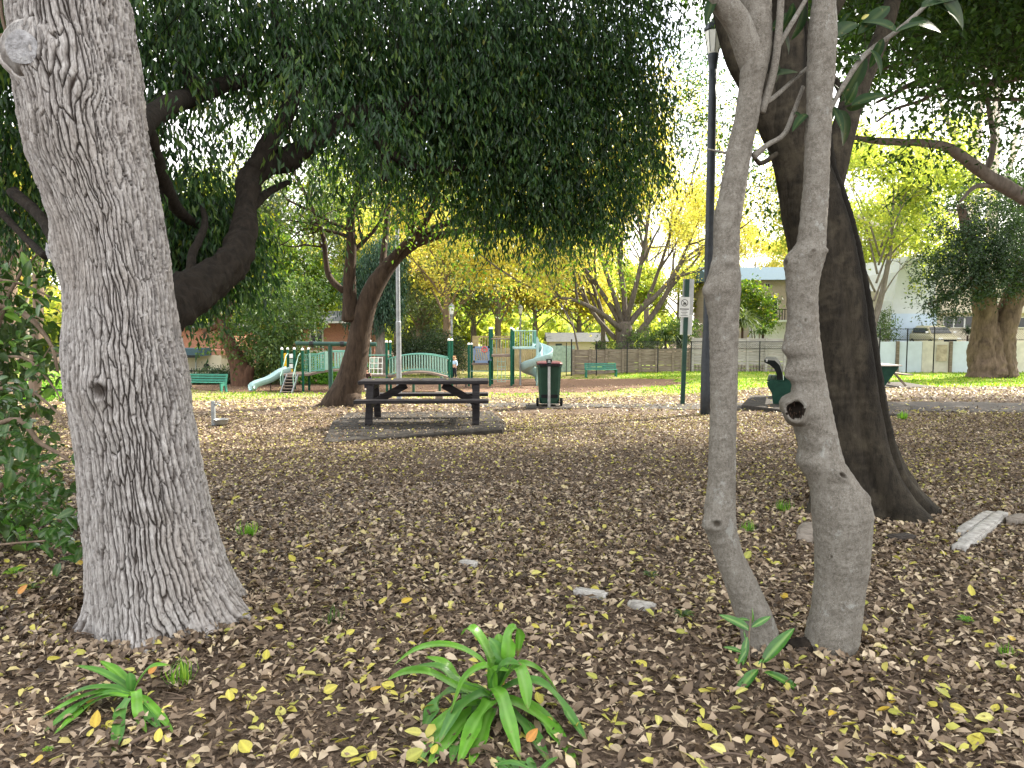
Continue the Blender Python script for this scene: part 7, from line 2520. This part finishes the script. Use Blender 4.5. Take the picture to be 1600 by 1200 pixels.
# cream house on the left
HL = 47.0
ch = thing('cream_house', 'cream walled house with a dark eave and brick gable near the black iron railing', 'house', onground(300, HL))
cw = box_px(ch, 'wall', 230, 555, 347, 610, HL, 6, 'render_cream')
window_px(cw, 329, 576, 342, 586, HL)
box_px(cw, 'pilaster', 304.5, 556, 307, 610, HL - .15, .15, 'render_white')
b = MB()
p_ = at(322, 572, HL - .12)
b.tube([(p_.x, HL - .12, p_.z), (p_.x, HL - .02, p_.z)], .16, 16)
wpart(cw, 'round_plaque', b.mesh('round_plaque'), 'dark_metal')
box_px(ch, 'verandah_roof', 225, 545, 310, 557, HL - 2.0, 1.95, 'roof_metal')
box_px(ch, 'fascia', 224, 555, 310.5, 559, HL - 2.1, .1, 'dark_metal')
g2 = box_px(ch, 'gable_wall', 310.5, 547, 352, 555, HL + .05, 5.8, 'brick_red')
g3 = box_px(ch, 'upper_wall', 280, 512, 345, 547, HL + 3, 5, 'brick_red')
box_px(ch, 'roof', 260, 505, 350, 512, HL + 2, 7, 'roof_pale')

# ================================================================== TREES BEYOND
def rot_dir(d, ang, rng):
    a = np.cross(d, rng.normal(size=3))
    a /= np.linalg.norm(a) + 1e-9
    v = d * math.cos(ang) + np.cross(a, d) * math.sin(ang)
    return v / np.linalg.norm(v)

def branch(T, tips, p, d, L, r, lvl, rng, o):
    n = 5 if lvl > 0 else 4
    P = [np.array(p, float)]
    d = np.array(d, float)
    for k in range(n - 1):
        d = d + rng.normal(size=3) * o['wander'] + np.array([0, 0, o['up']])
        d /= np.linalg.norm(d)
        P.append(P[-1] + d * L / (n - 1))
    P = np.array(P)
    rr = np.linspace(r, r * .55, n)
    T.add(P, rr, 3 if r < .06 else 5)
    if lvl <= 0:
        tips.append(P)
        return
    if lvl == 1 and rng.random() < .5:
        tips.append(P)
    kids = o['kids'] + (rng.random() < .5)
    for k in range(kids):
        i = min(n - 1, 1 + int(rng.random() * (n - 1)))
        if k == 0:
            i = n - 1
        branch(T, tips, P[i], rot_dir(d, R(rng.uniform(*o['ang'])) * (.5 if k == 0 else 1), rng), L * rng.uniform(.6, .85), max(rr[i] * rng.uniform(.5, .72), .006), lvl - 1, rng, o)

def leaf_cloud(tips, per, size, wid, spread, hang, rng, n_max=60000):
    A = np.array([t[-4:] for t in tips])
    S, m, _ = A.shape
    idx = np.repeat(np.arange(S), per)
    n = len(idx)
    if n > n_max:
        size, wid = size * 1.2, wid * 1.25
        idx = idx[rng.permutation(n)[:n_max]]
        n = n_max
    u = rng.random(n) ** .7 * (m - 1.001)
    i = u.astype(int)
    f = (u - i)[:, None]
    P = A[idx, i] * (1 - f) + A[idx, i + 1] * f + rng.normal(size=(n, 3)) * spread
    D = norm(rand_dirs(n, rng) + np.array([0, 0, -hang]))
    N = norm(rand_dirs(n, rng) + np.array([0, 0, .5]))
    tr = rng.random(S)[idx]
    rnd = np.clip(.5 * tr + .5 * rng.random(n), 0, 1)
    return P, D, N, size * (.6 + .7 * rng.random(n)), wid * (.6 + .7 * rng.random(n)), rnd

DEF = dict(wander=.16, up=.05, kids=2, ang=(22, 52))
def tree(name, label, base, limbs, lvl, Lc, bark, leafm, per, size, wid, spread, seed, cat='tree', group=None, hang=.3, nch=4, n_max=45000, sides=12, rough=.1, first=.35, **kw):
    """limbs: pixel polylines (px, py, Y, r px); first one is the trunk"""
    o = dict(DEF)
    o.update(kw)
    rng = np.random.default_rng(seed)
    t = thing(name, label, cat, base, 0, group)
    tips = []
    for k, pts in enumerate(limbs):
        T = Tubes()
        P, r = limb_px(pts, 26)
        if k == 0:
            P[0][2] = min(P[0][2], gz(P[0][0], P[0][1]) - .15)
        r = r * o.get('thin', 1.0) if k else r
        T.add(P, r, sides, rough, seed + k)
        wpart(t, 'trunk' if k == 0 else 'limb', T.mesh('trunk' if k == 0 else 'limb'), bark, smooth=True)
    T = Tubes()
    for k, pts in enumerate(limbs):
        P, r = limb_px(pts, 26)
        tan = norm(np.gradient(P, axis=0))
        if k == 0 and len(limbs) > 1 and not o.get('trunk_kids'):
            continue
        for q in range(nch):
            i = int(25 * (first + (1 - first) * (q + rng.random()) / nch))
            i = min(i, 25)
            branch(T, tips, P[i], rot_dir(tan[i], R(rng.uniform(*o['ang'])), rng), Lc * rng.uniform(.7, 1.2), max(r[i] * .5, .012), lvl, rng, o)
        branch(T, tips, P[-1], tan[-1], Lc, max(r[-1] * .9, .012), lvl, rng, o)
    b_ = wpart(t, 'branches', T.mesh('branches'), bark, smooth=True)
    b_['kind'] = 'stuff'
    if per:
        a = leaf_cloud(tips, per, size, wid, spread, hang, rng, n_max)
        c = wpart(t, 'crown', leaves('crown', *a, -1 if limbs[0][0][2] > 35 else 0), leafm)
        c['kind'] = 'stuff'
    return t, tips

def bushy(name, label, base, blobs, per_m3, leaf, wid, leafm, seed, cat='shrub', group=None, bark='bark_grey', trunk=None, K=10, hang=.2, sides=10):
    """a bush or tree whose crown is a mass of leaf sprays"""
    t = thing(name, label, cat, base, 0, group)
    T = Tubes()
    for pts in (trunk or []):
        P, r = limb_px(pts, 22 if sides < 20 else 60)
        T.add(P, r, sides, .12 if sides < 20 else .22, seed)
    if not trunk:
        for k in range(5):
            b0 = np.array(tuple(base)) + np.array([random.uniform(-.2, .2), random.uniform(-.1, .1), -.1])
            c = np.array(blobs[k % len(blobs)][0])
            T.add(spline([b0, (b0 + c) / 2 + np.array([.1, 0, .1]), c], 8), np.linspace(.05, .015, 8), 6)
    wpart(t, 'trunk' if trunk else 'stem', T.mesh('trunk'), bark, smooth=True)
    LP, LD, LN, LL, LW, LR, tw = sprays(blobs, per_m3, K, leaf, wid, hang, .4, np.random.default_rng(seed), stem=leaf * 3)
    ok = LP[:, 2] > gza(LP[:, 0], LP[:, 1]) + .03
    c = wpart(t, 'crown' if trunk else 'foliage', leaves('crown', LP[ok], LD[ok], LN[ok], LL[ok], LW[ok], LR[ok], 0, .25, .1), leafm)
    c['kind'] = 'stuff'
    return t, int(ok.sum())

# mottled leaning tree by the table
M_ = G(532, 636)
MY = M_.y + .3
tree('mottled_tree', 'brown trunked tree forking low and leaning over behind the picnic table', M_,
     [[(526, 640, MY, 31), (541, 612, MY, 25), (551, 580, MY, 21), (558, 545, MY, 18.5), (564, 510, MY, 17), (572, 478, MY, 16), (585, 448, MY, 14.5), (607, 415, MY + .1, 12), (630, 393, MY + .1, 9), (665, 374, MY + .2, 6.5), (720, 361, MY + .3, 5), (780, 356, MY + .4, 3.5), (830, 345, MY + .5, 2.5)],
      [(548, 500, MY, 14), (547, 470, MY, 11), (546, 430, MY - .1, 9.5), (549, 390, MY - .2, 8), (548, 340, MY - .3, 6.5), (556, 300, MY - .3, 5), (565, 230, MY - .3, 3.5)],
      [(537, 455, MY, 5), (520, 440, MY, 5), (512, 425, MY, 4.5), (508, 395, MY, 4), (505, 370, MY, 3.5), (490, 330, MY + .2, 3), (470, 290, MY + .3, 2.5), (445, 245, MY + .5, 2)],
      [(622, 400, MY + .1, 8), (650, 372, MY + .2, 6), (690, 352, MY + .3, 5), (740, 336, MY + .5, 4), (800, 330, MY + .7, 3), (880, 322, MY + 1, 2)],
      [(600, 425, MY, 7), (615, 400, MY - .1, 6), (640, 372, MY - .2, 5), (645, 350, MY - .3, 4), (637, 320, MY - .4, 3), (620, 290, MY - .5, 2.2)],
      [(640, 385, MY + .1, 6), (668, 340, MY - .2, 5), (680, 310, MY - .4, 4), (690, 270, MY - .6, 3)],
      [(596, 430, MY, 6), (600, 390, MY + .3, 5), (605, 340, MY + .6, 4), (610, 290, MY + .9, 3), (618, 235, MY + 1.2, 2)]],
     2, 1.4, 'bark_forked', 'leaf_mid', 30, .11, .055, .2, 101, nch=8, n_max=40000, hang=.6, first=.45, ang=(25, 70), up=-.02)

mt = [o_ for o_ in COL.objects if o_.name == 'mottled_tree'][0]
T = Tubes()
for k, pts in enumerate(([(533, 622, MY - .05, 20), (518, 632, MY - .15, 13), (500, 637, MY - .2, 7), (484, 641, MY - .25, 3)], [(548, 625, MY - .15, 18), (556, 636, MY - .4, 9), (566, 642, MY - .6, 3)])):
    add_limb(T, pts, 24, 14, .15, 33 + k)
wpart(mt, 'root', T.mesh('root'), 'bark_forked', smooth=True)

# vase-shaped tree with sparse yellow leaves behind the brown fence
VY = 49.0
vb = onground(978, VY)
vl = [[(976, 588, VY, 15), (976, 545, VY, 14), (975, 520, VY, 13), (974, 505, VY, 12)]]
for pts in ([(974, 512, VY, 8), (955, 480, VY, 6), (935, 450, VY, 5), (905, 410, VY, 4), (870, 380, VY, 3), (820, 350, VY, 2)], [(972, 505, VY, 7), (962, 470, VY - .5, 6), (945, 420, VY - 1, 4.5), (930, 370, VY - 1.5, 3.5), (905, 320, VY - 2, 2.5)],
            [(976, 505, VY, 7), (975, 460, VY + .5, 6), (968, 410, VY + .8, 5), (965, 350, VY + 1, 3.5), (958, 280, VY + 1, 2)], [(978, 505, VY, 7), (990, 460, VY - .8, 6), (1002, 410, VY - 1, 5), (1012, 350, VY - 1.4, 3.5), (1020, 280, VY - 2, 2)],
            [(980, 510, VY, 8), (1000, 485, VY, 7), (1022, 465, VY - .2, 6), (1045, 440, VY - .3, 5), (1065, 410, VY - .4, 4), (1090, 390, VY - .5, 3), (1110, 380, VY - .6, 2)], [(978, 510, VY, 6), (1010, 470, VY + 1, 5), (1030, 420, VY + 1.5, 4), (1050, 360, VY + 2, 3), (1075, 300, VY + 2, 2)],
            [(985, 535, VY + .3, 8), (1010, 505, VY + .6, 7), (1035, 470, VY + 1, 6), (1055, 430, VY + 1.3, 5), (1080, 370, VY + 1.5, 3), (1110, 310, VY + 2, 2)], [(970, 515, VY - .3, 7), (940, 490, VY - 1, 6), (900, 470, VY - 1.5, 4.5), (860, 462, VY - 2, 3.5), (810, 440, VY - 2.5, 2)],
            [(962, 530, VY + .2, 6), (935, 500, VY + .5, 5), (915, 470, VY + .8, 4), (890, 430, VY + 1, 3), (850, 410, VY + 1.2, 2)], [(945, 588, VY + 1.5, 6), (943, 540, VY + 1.5, 6), (940, 490, VY + 1.5, 5), (925, 440, VY + 1.5, 3.5), (915, 380, VY + 1.5, 2)],
            [(905, 555, VY - .5, 2), (895, 510, VY - .5, 2), (880, 480, VY - .6, 1.6)]):
    vl.append(pts)
tree('vase_shaped_tree', 'broad grey tree with fanning bare limbs and sparse yellow leaves behind the plank fence', vb, vl, 3, 2.9, 'bark_vase', 'leaf_yellow', 40, .20, .12, .45, 102, nch=4, n_max=80000, first=.4, hang=.2, kids=2, up=.06, wander=.13, thin=.66)

# yellow-green trees filling the middle distance
def simple_tree(px, ptop, Y, pw, label, leafm, bark, seed, per=26, size=.22, wid=.13, lvl=3, tw=7, n_max=26000, lean=0, name='tree', group='leafy trees beyond the playground', spread=.35, nlimb=5, bare=.45):
    b0 = onground(px, Y)
    pb = 505.6 + (CAMZ - b0.z) * F / Y
    H_ = pb - ptop
    lim = [[(px, pb, Y, tw), (px + lean * .3, pb - H_ * .2, Y, tw * .85), (px + lean * .7, pb - H_ * .4, Y, tw * .7), (px + lean, pb - H_ * .62, Y, tw * .5), (px + lean * 1.1, pb - H_ * .85, Y, tw * .25)]]
    rr = random.Random(seed)
    for k in range(nlimb):
        s = -1 if k % 2 else 1
        q = .25 + .4 * k / nlimb
        x0, y0 = px + lean * q, pb - H_ * q
        w = pw * rr.uniform(.45, .85)
        h = H_ * rr.uniform(.2, .42)
        dz = rr.uniform(-2.2, 2.2)
        lim.append([(x0, y0, Y, tw * .5), (x0 + s * w * .35, y0 - h * .45, Y + dz * .4, tw * .36), (x0 + s * w * .7, y0 - h * .8, Y + dz * .8, tw * .22), (x0 + s * w, y0 - h, Y + dz, tw * .12)])
    return tree(name, label, b0, lim, lvl, H_ * Y / F * .15, bark, leafm, per, size, wid, spread, seed, group=group, n_max=n_max, nch=4, first=bare, trunk_kids=True, thin=.6)
BT = 'leafy trees beyond the playground'
simple_tree(698, 330, 53, 95, 'tree with a straight dark trunk rising behind the arched bridge', 'leaf_yellow', 'bark_brown', 201, tw=7.5, nlimb=7, per=30, n_max=24000)
simple_tree(675, 400, 58, 70, 'slender many stemmed tree with pale bark left of the straight dark trunk', 'leaf_gum', 'bark_grey', 202, tw=4, lean=-14)
simple_tree(778, 345, 62, 110, 'wide yellow leaved tree behind the play tower and blue panel', 'leaf_yellow', 'bark_grey', 203, tw=6, nlimb=8, per=60, n_max=46000)
simple_tree(836, 385, 66, 90, 'golden crowned tree behind the spiral slide', 'leaf_yellow', 'bark_grey', 204, tw=5, nlimb=7, per=60, n_max=40000)
simple_tree(740, 380, 72, 100, 'pale yellow green tree in the gap between the dark trunk and the play tower', 'leaf_lime', 'bark_grey', 205, tw=5, nlimb=7, per=56, n_max=36000)
simple_tree(660, 350, 68, 90, 'lime green tree behind the pale lamp post', 'leaf_lime', 'bark_grey', 206, tw=5, nlimb=7, per=56, n_max=36000)
simple_tree(620, 320, 78, 90, 'tall light green tree behind the plain grey pole', 'leaf_lime', 'bark_grey', 207, tw=5, nlimb=7, per=56, n_max=34000)
simple_tree(500, 300, 74, 90, 'airy yellow green tree above the red brick house, its right end', 'leaf_lime', 'bark_grey', 208, tw=6, nlimb=7, per=28, n_max=24000)
simple_tree(425, 310, 70, 90, 'grey green tree above the red brick house, its left end', 'leaf_gum', 'bark_grey', 209, tw=7, nlimb=7, per=30, n_max=24000)
simple_tree(452, 400, 52, 60, 'yellow tinged small tree before the red brick house', 'leaf_mid', 'bark_brown', 210, tw=4, nlimb=6, per=28, n_max=18000)
simple_tree(905, 430, 74, 80, 'dull green tree behind the pale roofed shed', 'leaf_lime', 'bark_grey', 211, tw=5, nlimb=7, per=30, n_max=20000)
simple_tree(1060, 420, 74, 70, 'yellow green tree behind the notice post', 'leaf_lime', 'bark_grey', 212, tw=4, nlimb=6, per=30, n_max=18000)
simple_tree(1180, 385, 84, 60, 'orange yellow tree rising above the blue grey roof', 'leaf_yellow', 'bark_grey', 213, tw=4, nlimb=6, per=36, n_max=20000)
simple_tree(1352, 262, 49.5, 85, 'sunlit yellow green tree against the sky beside the pale building', 'leaf_lime', 'bark_grey', 214, lean=40, tw=6, nlimb=9, per=40, n_max=24000, bare=.7)
simple_tree(1345, 330, 64, 60, 'lime leaved tree close to the dark fig trunk edge', 'leaf_lime', 'bark_grey', 215, tw=5, nlimb=7, per=34, n_max=20000)
simple_tree(330, 300, 66, 80, 'pale leaved tree beyond the cream house', 'leaf_gum', 'bark_grey', 216, tw=6, nlimb=7, per=30, n_max=22000)
simple_tree(1010, 300, 84, 110, 'tall faint yellow tree far behind the fanning grey limbs', 'leaf_yellow', 'bark_grey', 217, tw=5, nlimb=8, per=50, n_max=30000)

# drooping conifer
cY = 46.0
bushy('drooping_conifer', 'dark blue green drooping conifer between the forked trunk and the grey pole', onground(594, cY),
      [blob(600, 400, cY, 34, 40, 1.3), blob(570, 440, cY, 34, 46, 1.4), blob(612, 445, cY, 22, 50, 1.2), blob(590, 470, cY, 40, 42, 1.4, 1.0), blob(555, 470, cY, 22, 40, 1.0), blob(612, 395, cY, 24, 30, 1.1)], 26, .24, .07, 'leaf_conifer', 301, 'tree', BT, 'bark_grey',
      [[(594, 592, cY, 9), (595, 560, cY, 8.5), (594, 520, cY, 7), (596, 470, cY, 5), (598, 400, cY, 2)], [(592, 530, cY, 4), (584, 508, cY, 3), (588, 490, cY, 2)]], K=12, hang=.9)
# leaning brown trunk on the left with dark foliage
bY = 38.5
bushy('leaning_brown_tree', 'tree with a stout reddish leaning trunk by the green bench and dense mid green foliage', onground(378, bY),
      [blob(410, 520, bY, 60, 36, 1.5), blob(450, 545, bY, 44, 30, 1.3), blob(440, 490, bY + .6, 60, 36, 1.6), blob(380, 470, bY, 50, 30, 1.3, .4), blob(330, 520, bY, 24, 26, 1.0, .4), blob(315, 490, bY, 30, 20, 1, .4), blob(365, 550, bY - .6, 18, 24, .6, .5), blob(345, 440, bY, 40, 30, 1.2, .6), blob(470, 440, bY + 1, 50, 40, 1.4, .5)], 15, .22, .10, 'leaf_green', 302, 'tree', BT, 'bark_red',
      [[(380, 608, bY, 18), (376, 580, bY, 15), (367, 555, bY, 12), (352, 520, bY, 9), (338, 490, bY, 7), (328, 462, bY, 5), (318, 420, bY, 3)], [(380, 600, bY - .1, 12), (388, 582, bY - .1, 9), (392, 573, bY - .1, 6)], [(344, 508, bY, 5), (325, 516, bY, 4), (318, 520, bY, 3)], [(350, 515, bY, 6), (362, 470, bY, 5), (358, 430, bY, 4)]], hang=.3)
# round dark shrub behind the bridge
sY = 47.0
bushy('round_dark_shrub', 'large rounded dark evergreen shrub behind the arched bridge', onground(680, sY), [blob(680, 548, sY, 40, 32, 1.5), blob(645, 545, sY, 26, 28, 1.2), blob(710, 555, sY, 24, 28, 1.2), blob(628, 556, sY, 16, 22, .9)], 60, .13, .06, 'leaf_dark', 303, K=10)
bushy('dense_green_shrub', 'dense dark green shrub behind the steps of the play frame', onground(425, 40), [blob(425, 560, 40, 34, 34, 1.1), blob(452, 572, 40, 22, 30, .9), blob(400, 578, 40, 18, 24, .8)], 50, .16, .08, 'leaf_green', 304)
for k, (px, w) in enumerate(((500, 22), (530, 24), (556, 20))):
    bushy('leafy_clump', ('bright green broad leaved clump under the first arched bridge near the steps', 'bright green broad leaved clump under the middle of the first arched bridge', 'bright green broad leaved clump close to the leaning forked trunk')[k], onground(px, 40), [blob(px, 590, 40, w, 14, .6)], 200, .22, .07, 'leaf_bright', 310 + k, 'plant', 'bright clumps under the bridge', hang=-.1)
bushy('clipped_hedge', 'dark clipped hedge behind the green bench', onground(335, 40), [blob(330, 594, 40, 26, 18, .6, 1.2), blob(360, 592, 40, 24, 18, .6, 1.2), blob(305, 598, 40, 22, 14, .6, 1.2)], 260, .10, .05, 'leaf_dark', 314, 'hedge')
simple_tree(655, 470, 55, 34, 'short thick stump like trunk with pale shoots under the arched bridge', 'leaf_gum', 'bark_brown', 218, tw=9, nlimb=4, per=14, n_max=6000, lvl=2)

# plants behind the plank fences
def rosette(px, py, Y, L, n, label, m, seed, h=1.0):
    b0 = onground(px, Y)
    t = thing('spiky_plant', label, 'plant', b0, 0, 'spiky plants behind the fences')
    c = at(px, py, Y)
    wpart(t, 'stem', MB().tube([(b0.x, Y, b0.z - .1), (c.x, Y, c.z)], .08, 8).mesh('stem'), 'bark_brown')
    spiky(t, c, n, L, .07, m, seed)
rosette(1040, 530, 48.5, 1.3, 120, 'dark spiky plant above the brown fence left of the notice post', 'leaf_green', 401)
rosette(1018, 540, 48.8, 1.1, 110, 'spiky plant low above the brown fence near the grey tree trunk', 'leaf_green', 402)
rosette(1062, 540, 48.4, 1.1, 90, 'spiky plant right behind the notice post foot of the brown fence', 'leaf_dark', 403)
rosette(1160, 510, 49, 1.5, 170, 'pale fan leaved plant above the grey fence between the grey stems', 'leaf_gum', 404)
rosette(1192, 522, 48, .9, 90, 'small fan leaved plant above the grey fence by the thicker stem', 'leaf_green', 405)
bushy('yellowing_shrub', 'shrub with yellow top leaves above the grey fence between the two stems', onground(1178, 54), [blob(1172, 470, 54, 24, 28, 1.2), blob(1190, 490, 54, 20, 26, 1.1), blob(1165, 455, 54, 16, 18, .9)], 30, .22, .12, 'leaf_mid', 406)
bushy('climber_shrub', 'dark foliage against the pale building side wall', onground(1385, 49), [blob(1386, 520, 49, 10, 18, .5), blob(1380, 500, 51, 8, 14, .5)], 80, .2, .08, 'leaf_green', 407)
bushy('fence_shrub', 'dark shrubbery above the brown fence around the grey tree trunk', onground(1000, 48), [blob(1008, 532, 48.2, 26, 16, .8), blob(950, 545, 48, 20, 10, .6), blob(1060, 515, 49.5, 26, 22, .9)], 50, .2, .08, 'leaf_green', 408)

# big twin trunk at the far right with dense dark crown
tY = 39.5
bushy('twin_trunk_tree', 'huge twin trunked tree with dense dark crown before the panel wall', onground(1552, tY),
      [blob(1468, 432, tY - 1.4, 30, 20, 1.1), blob(1500, 405, tY - 1.6, 34, 24, 1.2), blob(1540, 425, tY - 2.0, 36, 22, 1.2), blob(1580, 400, tY - 2.0, 40, 26, 1.4), blob(1530, 380, tY - 1.4, 40, 20, 1.3), blob(1452, 470, tY - 1.7, 18, 9, .8), blob(1484, 478, tY - 2, 26, 18, .9), blob(1500, 455, tY - 2, 30, 18, 1.0), blob(1545, 455, tY - 2.3, 30, 14, .9), blob(1606, 440, tY - 1.8, 34, 22, 1.2),
       blob(1450, 405, tY - 1.2, 22, 12, .8, .8), blob(1490, 360, tY - .6, 34, 16, 1.1, .7), blob(1560, 350, tY - .8, 44, 20, 1.3, .7), blob(1610, 365, tY - .4, 40, 24, 1.4, .7), blob(1520, 320, tY, 46, 15, 1.2, .5), blob(1590, 310, tY, 46, 18, 1.3, .5), blob(1470, 330, tY, 24, 10, .8, .5), blob(1650, 400, tY, 40, 50, 1.6, .6), blob(1455, 495, tY - 2, 14, 8, .6), blob(1560, 278, tY + .5, 50, 14, 1.3, .4)], 40, .17, .075, 'leaf_dark', 305, 'tree', None, 'bark_twin',
      [[(1538, 588, tY, 28), (1537, 570, tY, 24), (1536, 540, tY, 20), (1538, 500, tY, 18), (1538, 460, tY, 16), (1530, 420, tY, 13), (1515, 370, tY, 9), (1500, 320, tY, 6)], [(1568, 588, tY, 20), (1566, 560, tY, 18), (1566, 530, tY, 18), (1576, 490, tY, 17), (1588, 455, tY, 15), (1600, 410, tY, 12), (1612, 350, tY, 8)], [(1553, 586, tY - .3, 20), (1552, 560, tY - .2, 18), (1552, 530, tY - .1, 14), (1556, 505, tY, 8)],
       [(1530, 430, tY, 6), (1490, 460, tY - 1, 4), (1450, 475, tY - 1.6, 2)]], K=12, hang=.1, sides=36)
# pale gums against the sky
def gum(px, Y, pts, label, seed):
    b0 = onground(px, Y)
    tree('pale_gum', label, b0, pts, 2, 3.0, 'bark_gum', 'leaf_gum', 18, .26, .10, .5, seed, group='pale gums behind the pale building', nch=3, n_max=7000, first=.6, hang=.5)
gum(1520, 62, [[(1522, 570, 62, 11), (1522, 420, 62, 10), (1520, 330, 62, 9), (1524, 240, 62, 8), (1530, 160, 62, 6), (1545, 80, 62, 4)], [(1521, 330, 62, 6), (1502, 270, 62, 5), (1492, 220, 62, 4), (1480, 180, 62, 3)], [(1520, 340, 62, 6), (1480, 330, 61, 5), (1440, 300, 60.5, 4), (1400, 260, 60, 3), (1370, 230, 60, 2)]], 'pale trunked gum with a fan of white limbs, nearest the sky gap', 501)
gum(1552, 64, [[(1552, 570, 64, 10), (1550, 400, 64, 9), (1552, 280, 64, 8), (1556, 190, 64, 6), (1560, 90, 64, 4)], [(1550, 330, 64, 5), (1575, 270, 64, 4), (1590, 200, 64, 3)]], 'pale trunked gum standing straighter behind the dense dark crown', 502)
gum(1490, 60, [[(1500, 570, 60, 8), (1496, 420, 60, 7), (1480, 362, 60, 6), (1455, 335, 60, 6), (1430, 340, 60, 5), (1405, 352, 60, 5), (1380, 355, 60, 4), (1340, 338, 60, 3)], [(1480, 362, 60, 4), (1450, 352, 60, 4), (1425, 368, 60, 3)]], 'gum with a curling pale limb crossing the sky above the pale building', 503)

# trees at the left edge behind the shrub
lY = 11.5
bushy('shade_tree', 'pale brown trunked tree seen past the shrub at the left edge', onground(8, lY), [blob(-60, 330, lY, 80, 60, .8, .5), blob(30, 400, lY + .5, 60, 30, .6, .4)], 90, .10, .045, 'leaf_green', 601, 'tree', None, 'bark_brown', [[(6, 690, lY, 19), (6, 600, lY, 17), (8, 480, lY, 16), (12, 400, lY, 15), (8, 330, lY, 14), (-10, 240, lY, 12), (-60, 100, lY, 8)], [(10, 420, lY, 6), (45, 380, lY, 5), (80, 350, lY, 4)]])
lY = 15.0
bushy('shade_tree', 'slender tan trunk between the shrub and the big plated trunk', onground(56, lY), [blob(50, 330, lY, 50, 60, .8, .5), blob(120, 360, lY, 40, 40, .8, .5)], 60, .11, .05, 'leaf_lime', 602, 'tree', None, 'bark_brown', [[(54, 650, lY, 9), (56, 560, lY, 9), (60, 470, lY, 8), (60, 400, lY, 8), (64, 330, lY, 7), (70, 220, lY, 5)]])
simple_tree(40, 250, 40, 90, 'yellow leaved tree far off beyond the left edge', 'leaf_yellow', 'bark_grey', 219, tw=6, nlimb=7, per=26, n_max=14000)
simple_tree(-60, 260, 46, 120, 'green tree far off at the left edge of the view', 'leaf_mid', 'bark_grey', 220, tw=7, nlimb=7, per=26, n_max=14000)
simple_tree(270, 330, 60, 80, 'yellow green tree directly behind the crooked dark limb', 'leaf_lime', 'bark_grey', 221, tw=6, nlimb=7, per=30, n_max=16000)
simple_tree(1650, 300, 54, 90, 'green tree beyond the right end of the panel wall', 'leaf_green', 'bark_grey', 222, tw=7, nlimb=7, per=26, n_max=14000)

# low green things on the western lawn
for k, (px, py, Y) in enumerate(((95, 600, 24), (60, 610, 26), (20, 600, 25))):
    bushy('lawn_bush', ('bright low bush beyond the shrub, closest to the big trunk', 'bright low bush beyond the shrub, middle one', 'bright low bush beyond the shrub, at the left edge')[k], onground(px, Y), [blob(px, 505.6 + (CAMZ - gz((px - 800) / F * Y, Y) - .4) * F / Y, Y, 34, 22, .8)], 90, .14, .05, 'leaf_bright', 620 + k, 'bush', 'bright low bushes on the far lawn')

# woods closing the horizon
def far_woods():
    rng = np.random.default_rng(71)
    bl = []
    for k in range(70):
        a = rng.uniform(-.75, .75)
        d = rng.uniform(92, 125)
        x, y = math.sin(a) * d * 1.1, math.cos(a) * d
        h = rng.uniform(2.6, 5.6) * (1.0 if abs(x - 25) > 22 else .6)
        bl.append(((x, y, gz(x, y) + h * .8), (rng.uniform(4, 8), 4, h), 1.0))
    LP, LD, LN, LL, LW, LR, tw = sprays(bl, .30, 9, 1.0, .65, .1, .8, rng, stem=1.2)
    o = link('far_woods', leaves('far_woods', LP, LD, LN, LL, LW, LR, -1), 'leaf_lime')
    tag(o, 'hazy mass of far trees closing the view behind the houses', None, None, 'stuff')
    print('woods', len(LP))
far_woods()

# short grass on the sunny lawn
def grass():
    rng = np.random.default_rng(15)
    n = 42000
    x, y = scatter(n, 21, 50, rng, 3)
    k = (y > lawn_edge(x) + 1.1 * wob(x, y, .6, 2)) & ~in_chip(x, y) & ~in_path(x, y)
    den = fbm(np.stack([x * .35, y * .35, 0 * x], 1), 3, 44)
    k &= rng.random(n) < np.clip(np.where(x > 6, .7, .12) + 1.0 * den, .02, 1)
    x, y = x[k], y[k]
    n = len(x)
    P = np.stack([x, y, gza(x, y) + .005], 1)
    D = norm(np.stack([rng.normal(size=n) * .5, rng.normal(size=n) * .5, np.ones(n)], 1))
    N = rand_dirs(n, rng)
    o = link('lawn_grass', leaves('lawn_grass', P, D, N, .07 + .06 * rng.random(n), .05, rng.random(n), 0), 'grass_blade')
    tag(o, 'short bright grass on the sunny lawn round the playground', None, None, 'stuff')
grass()
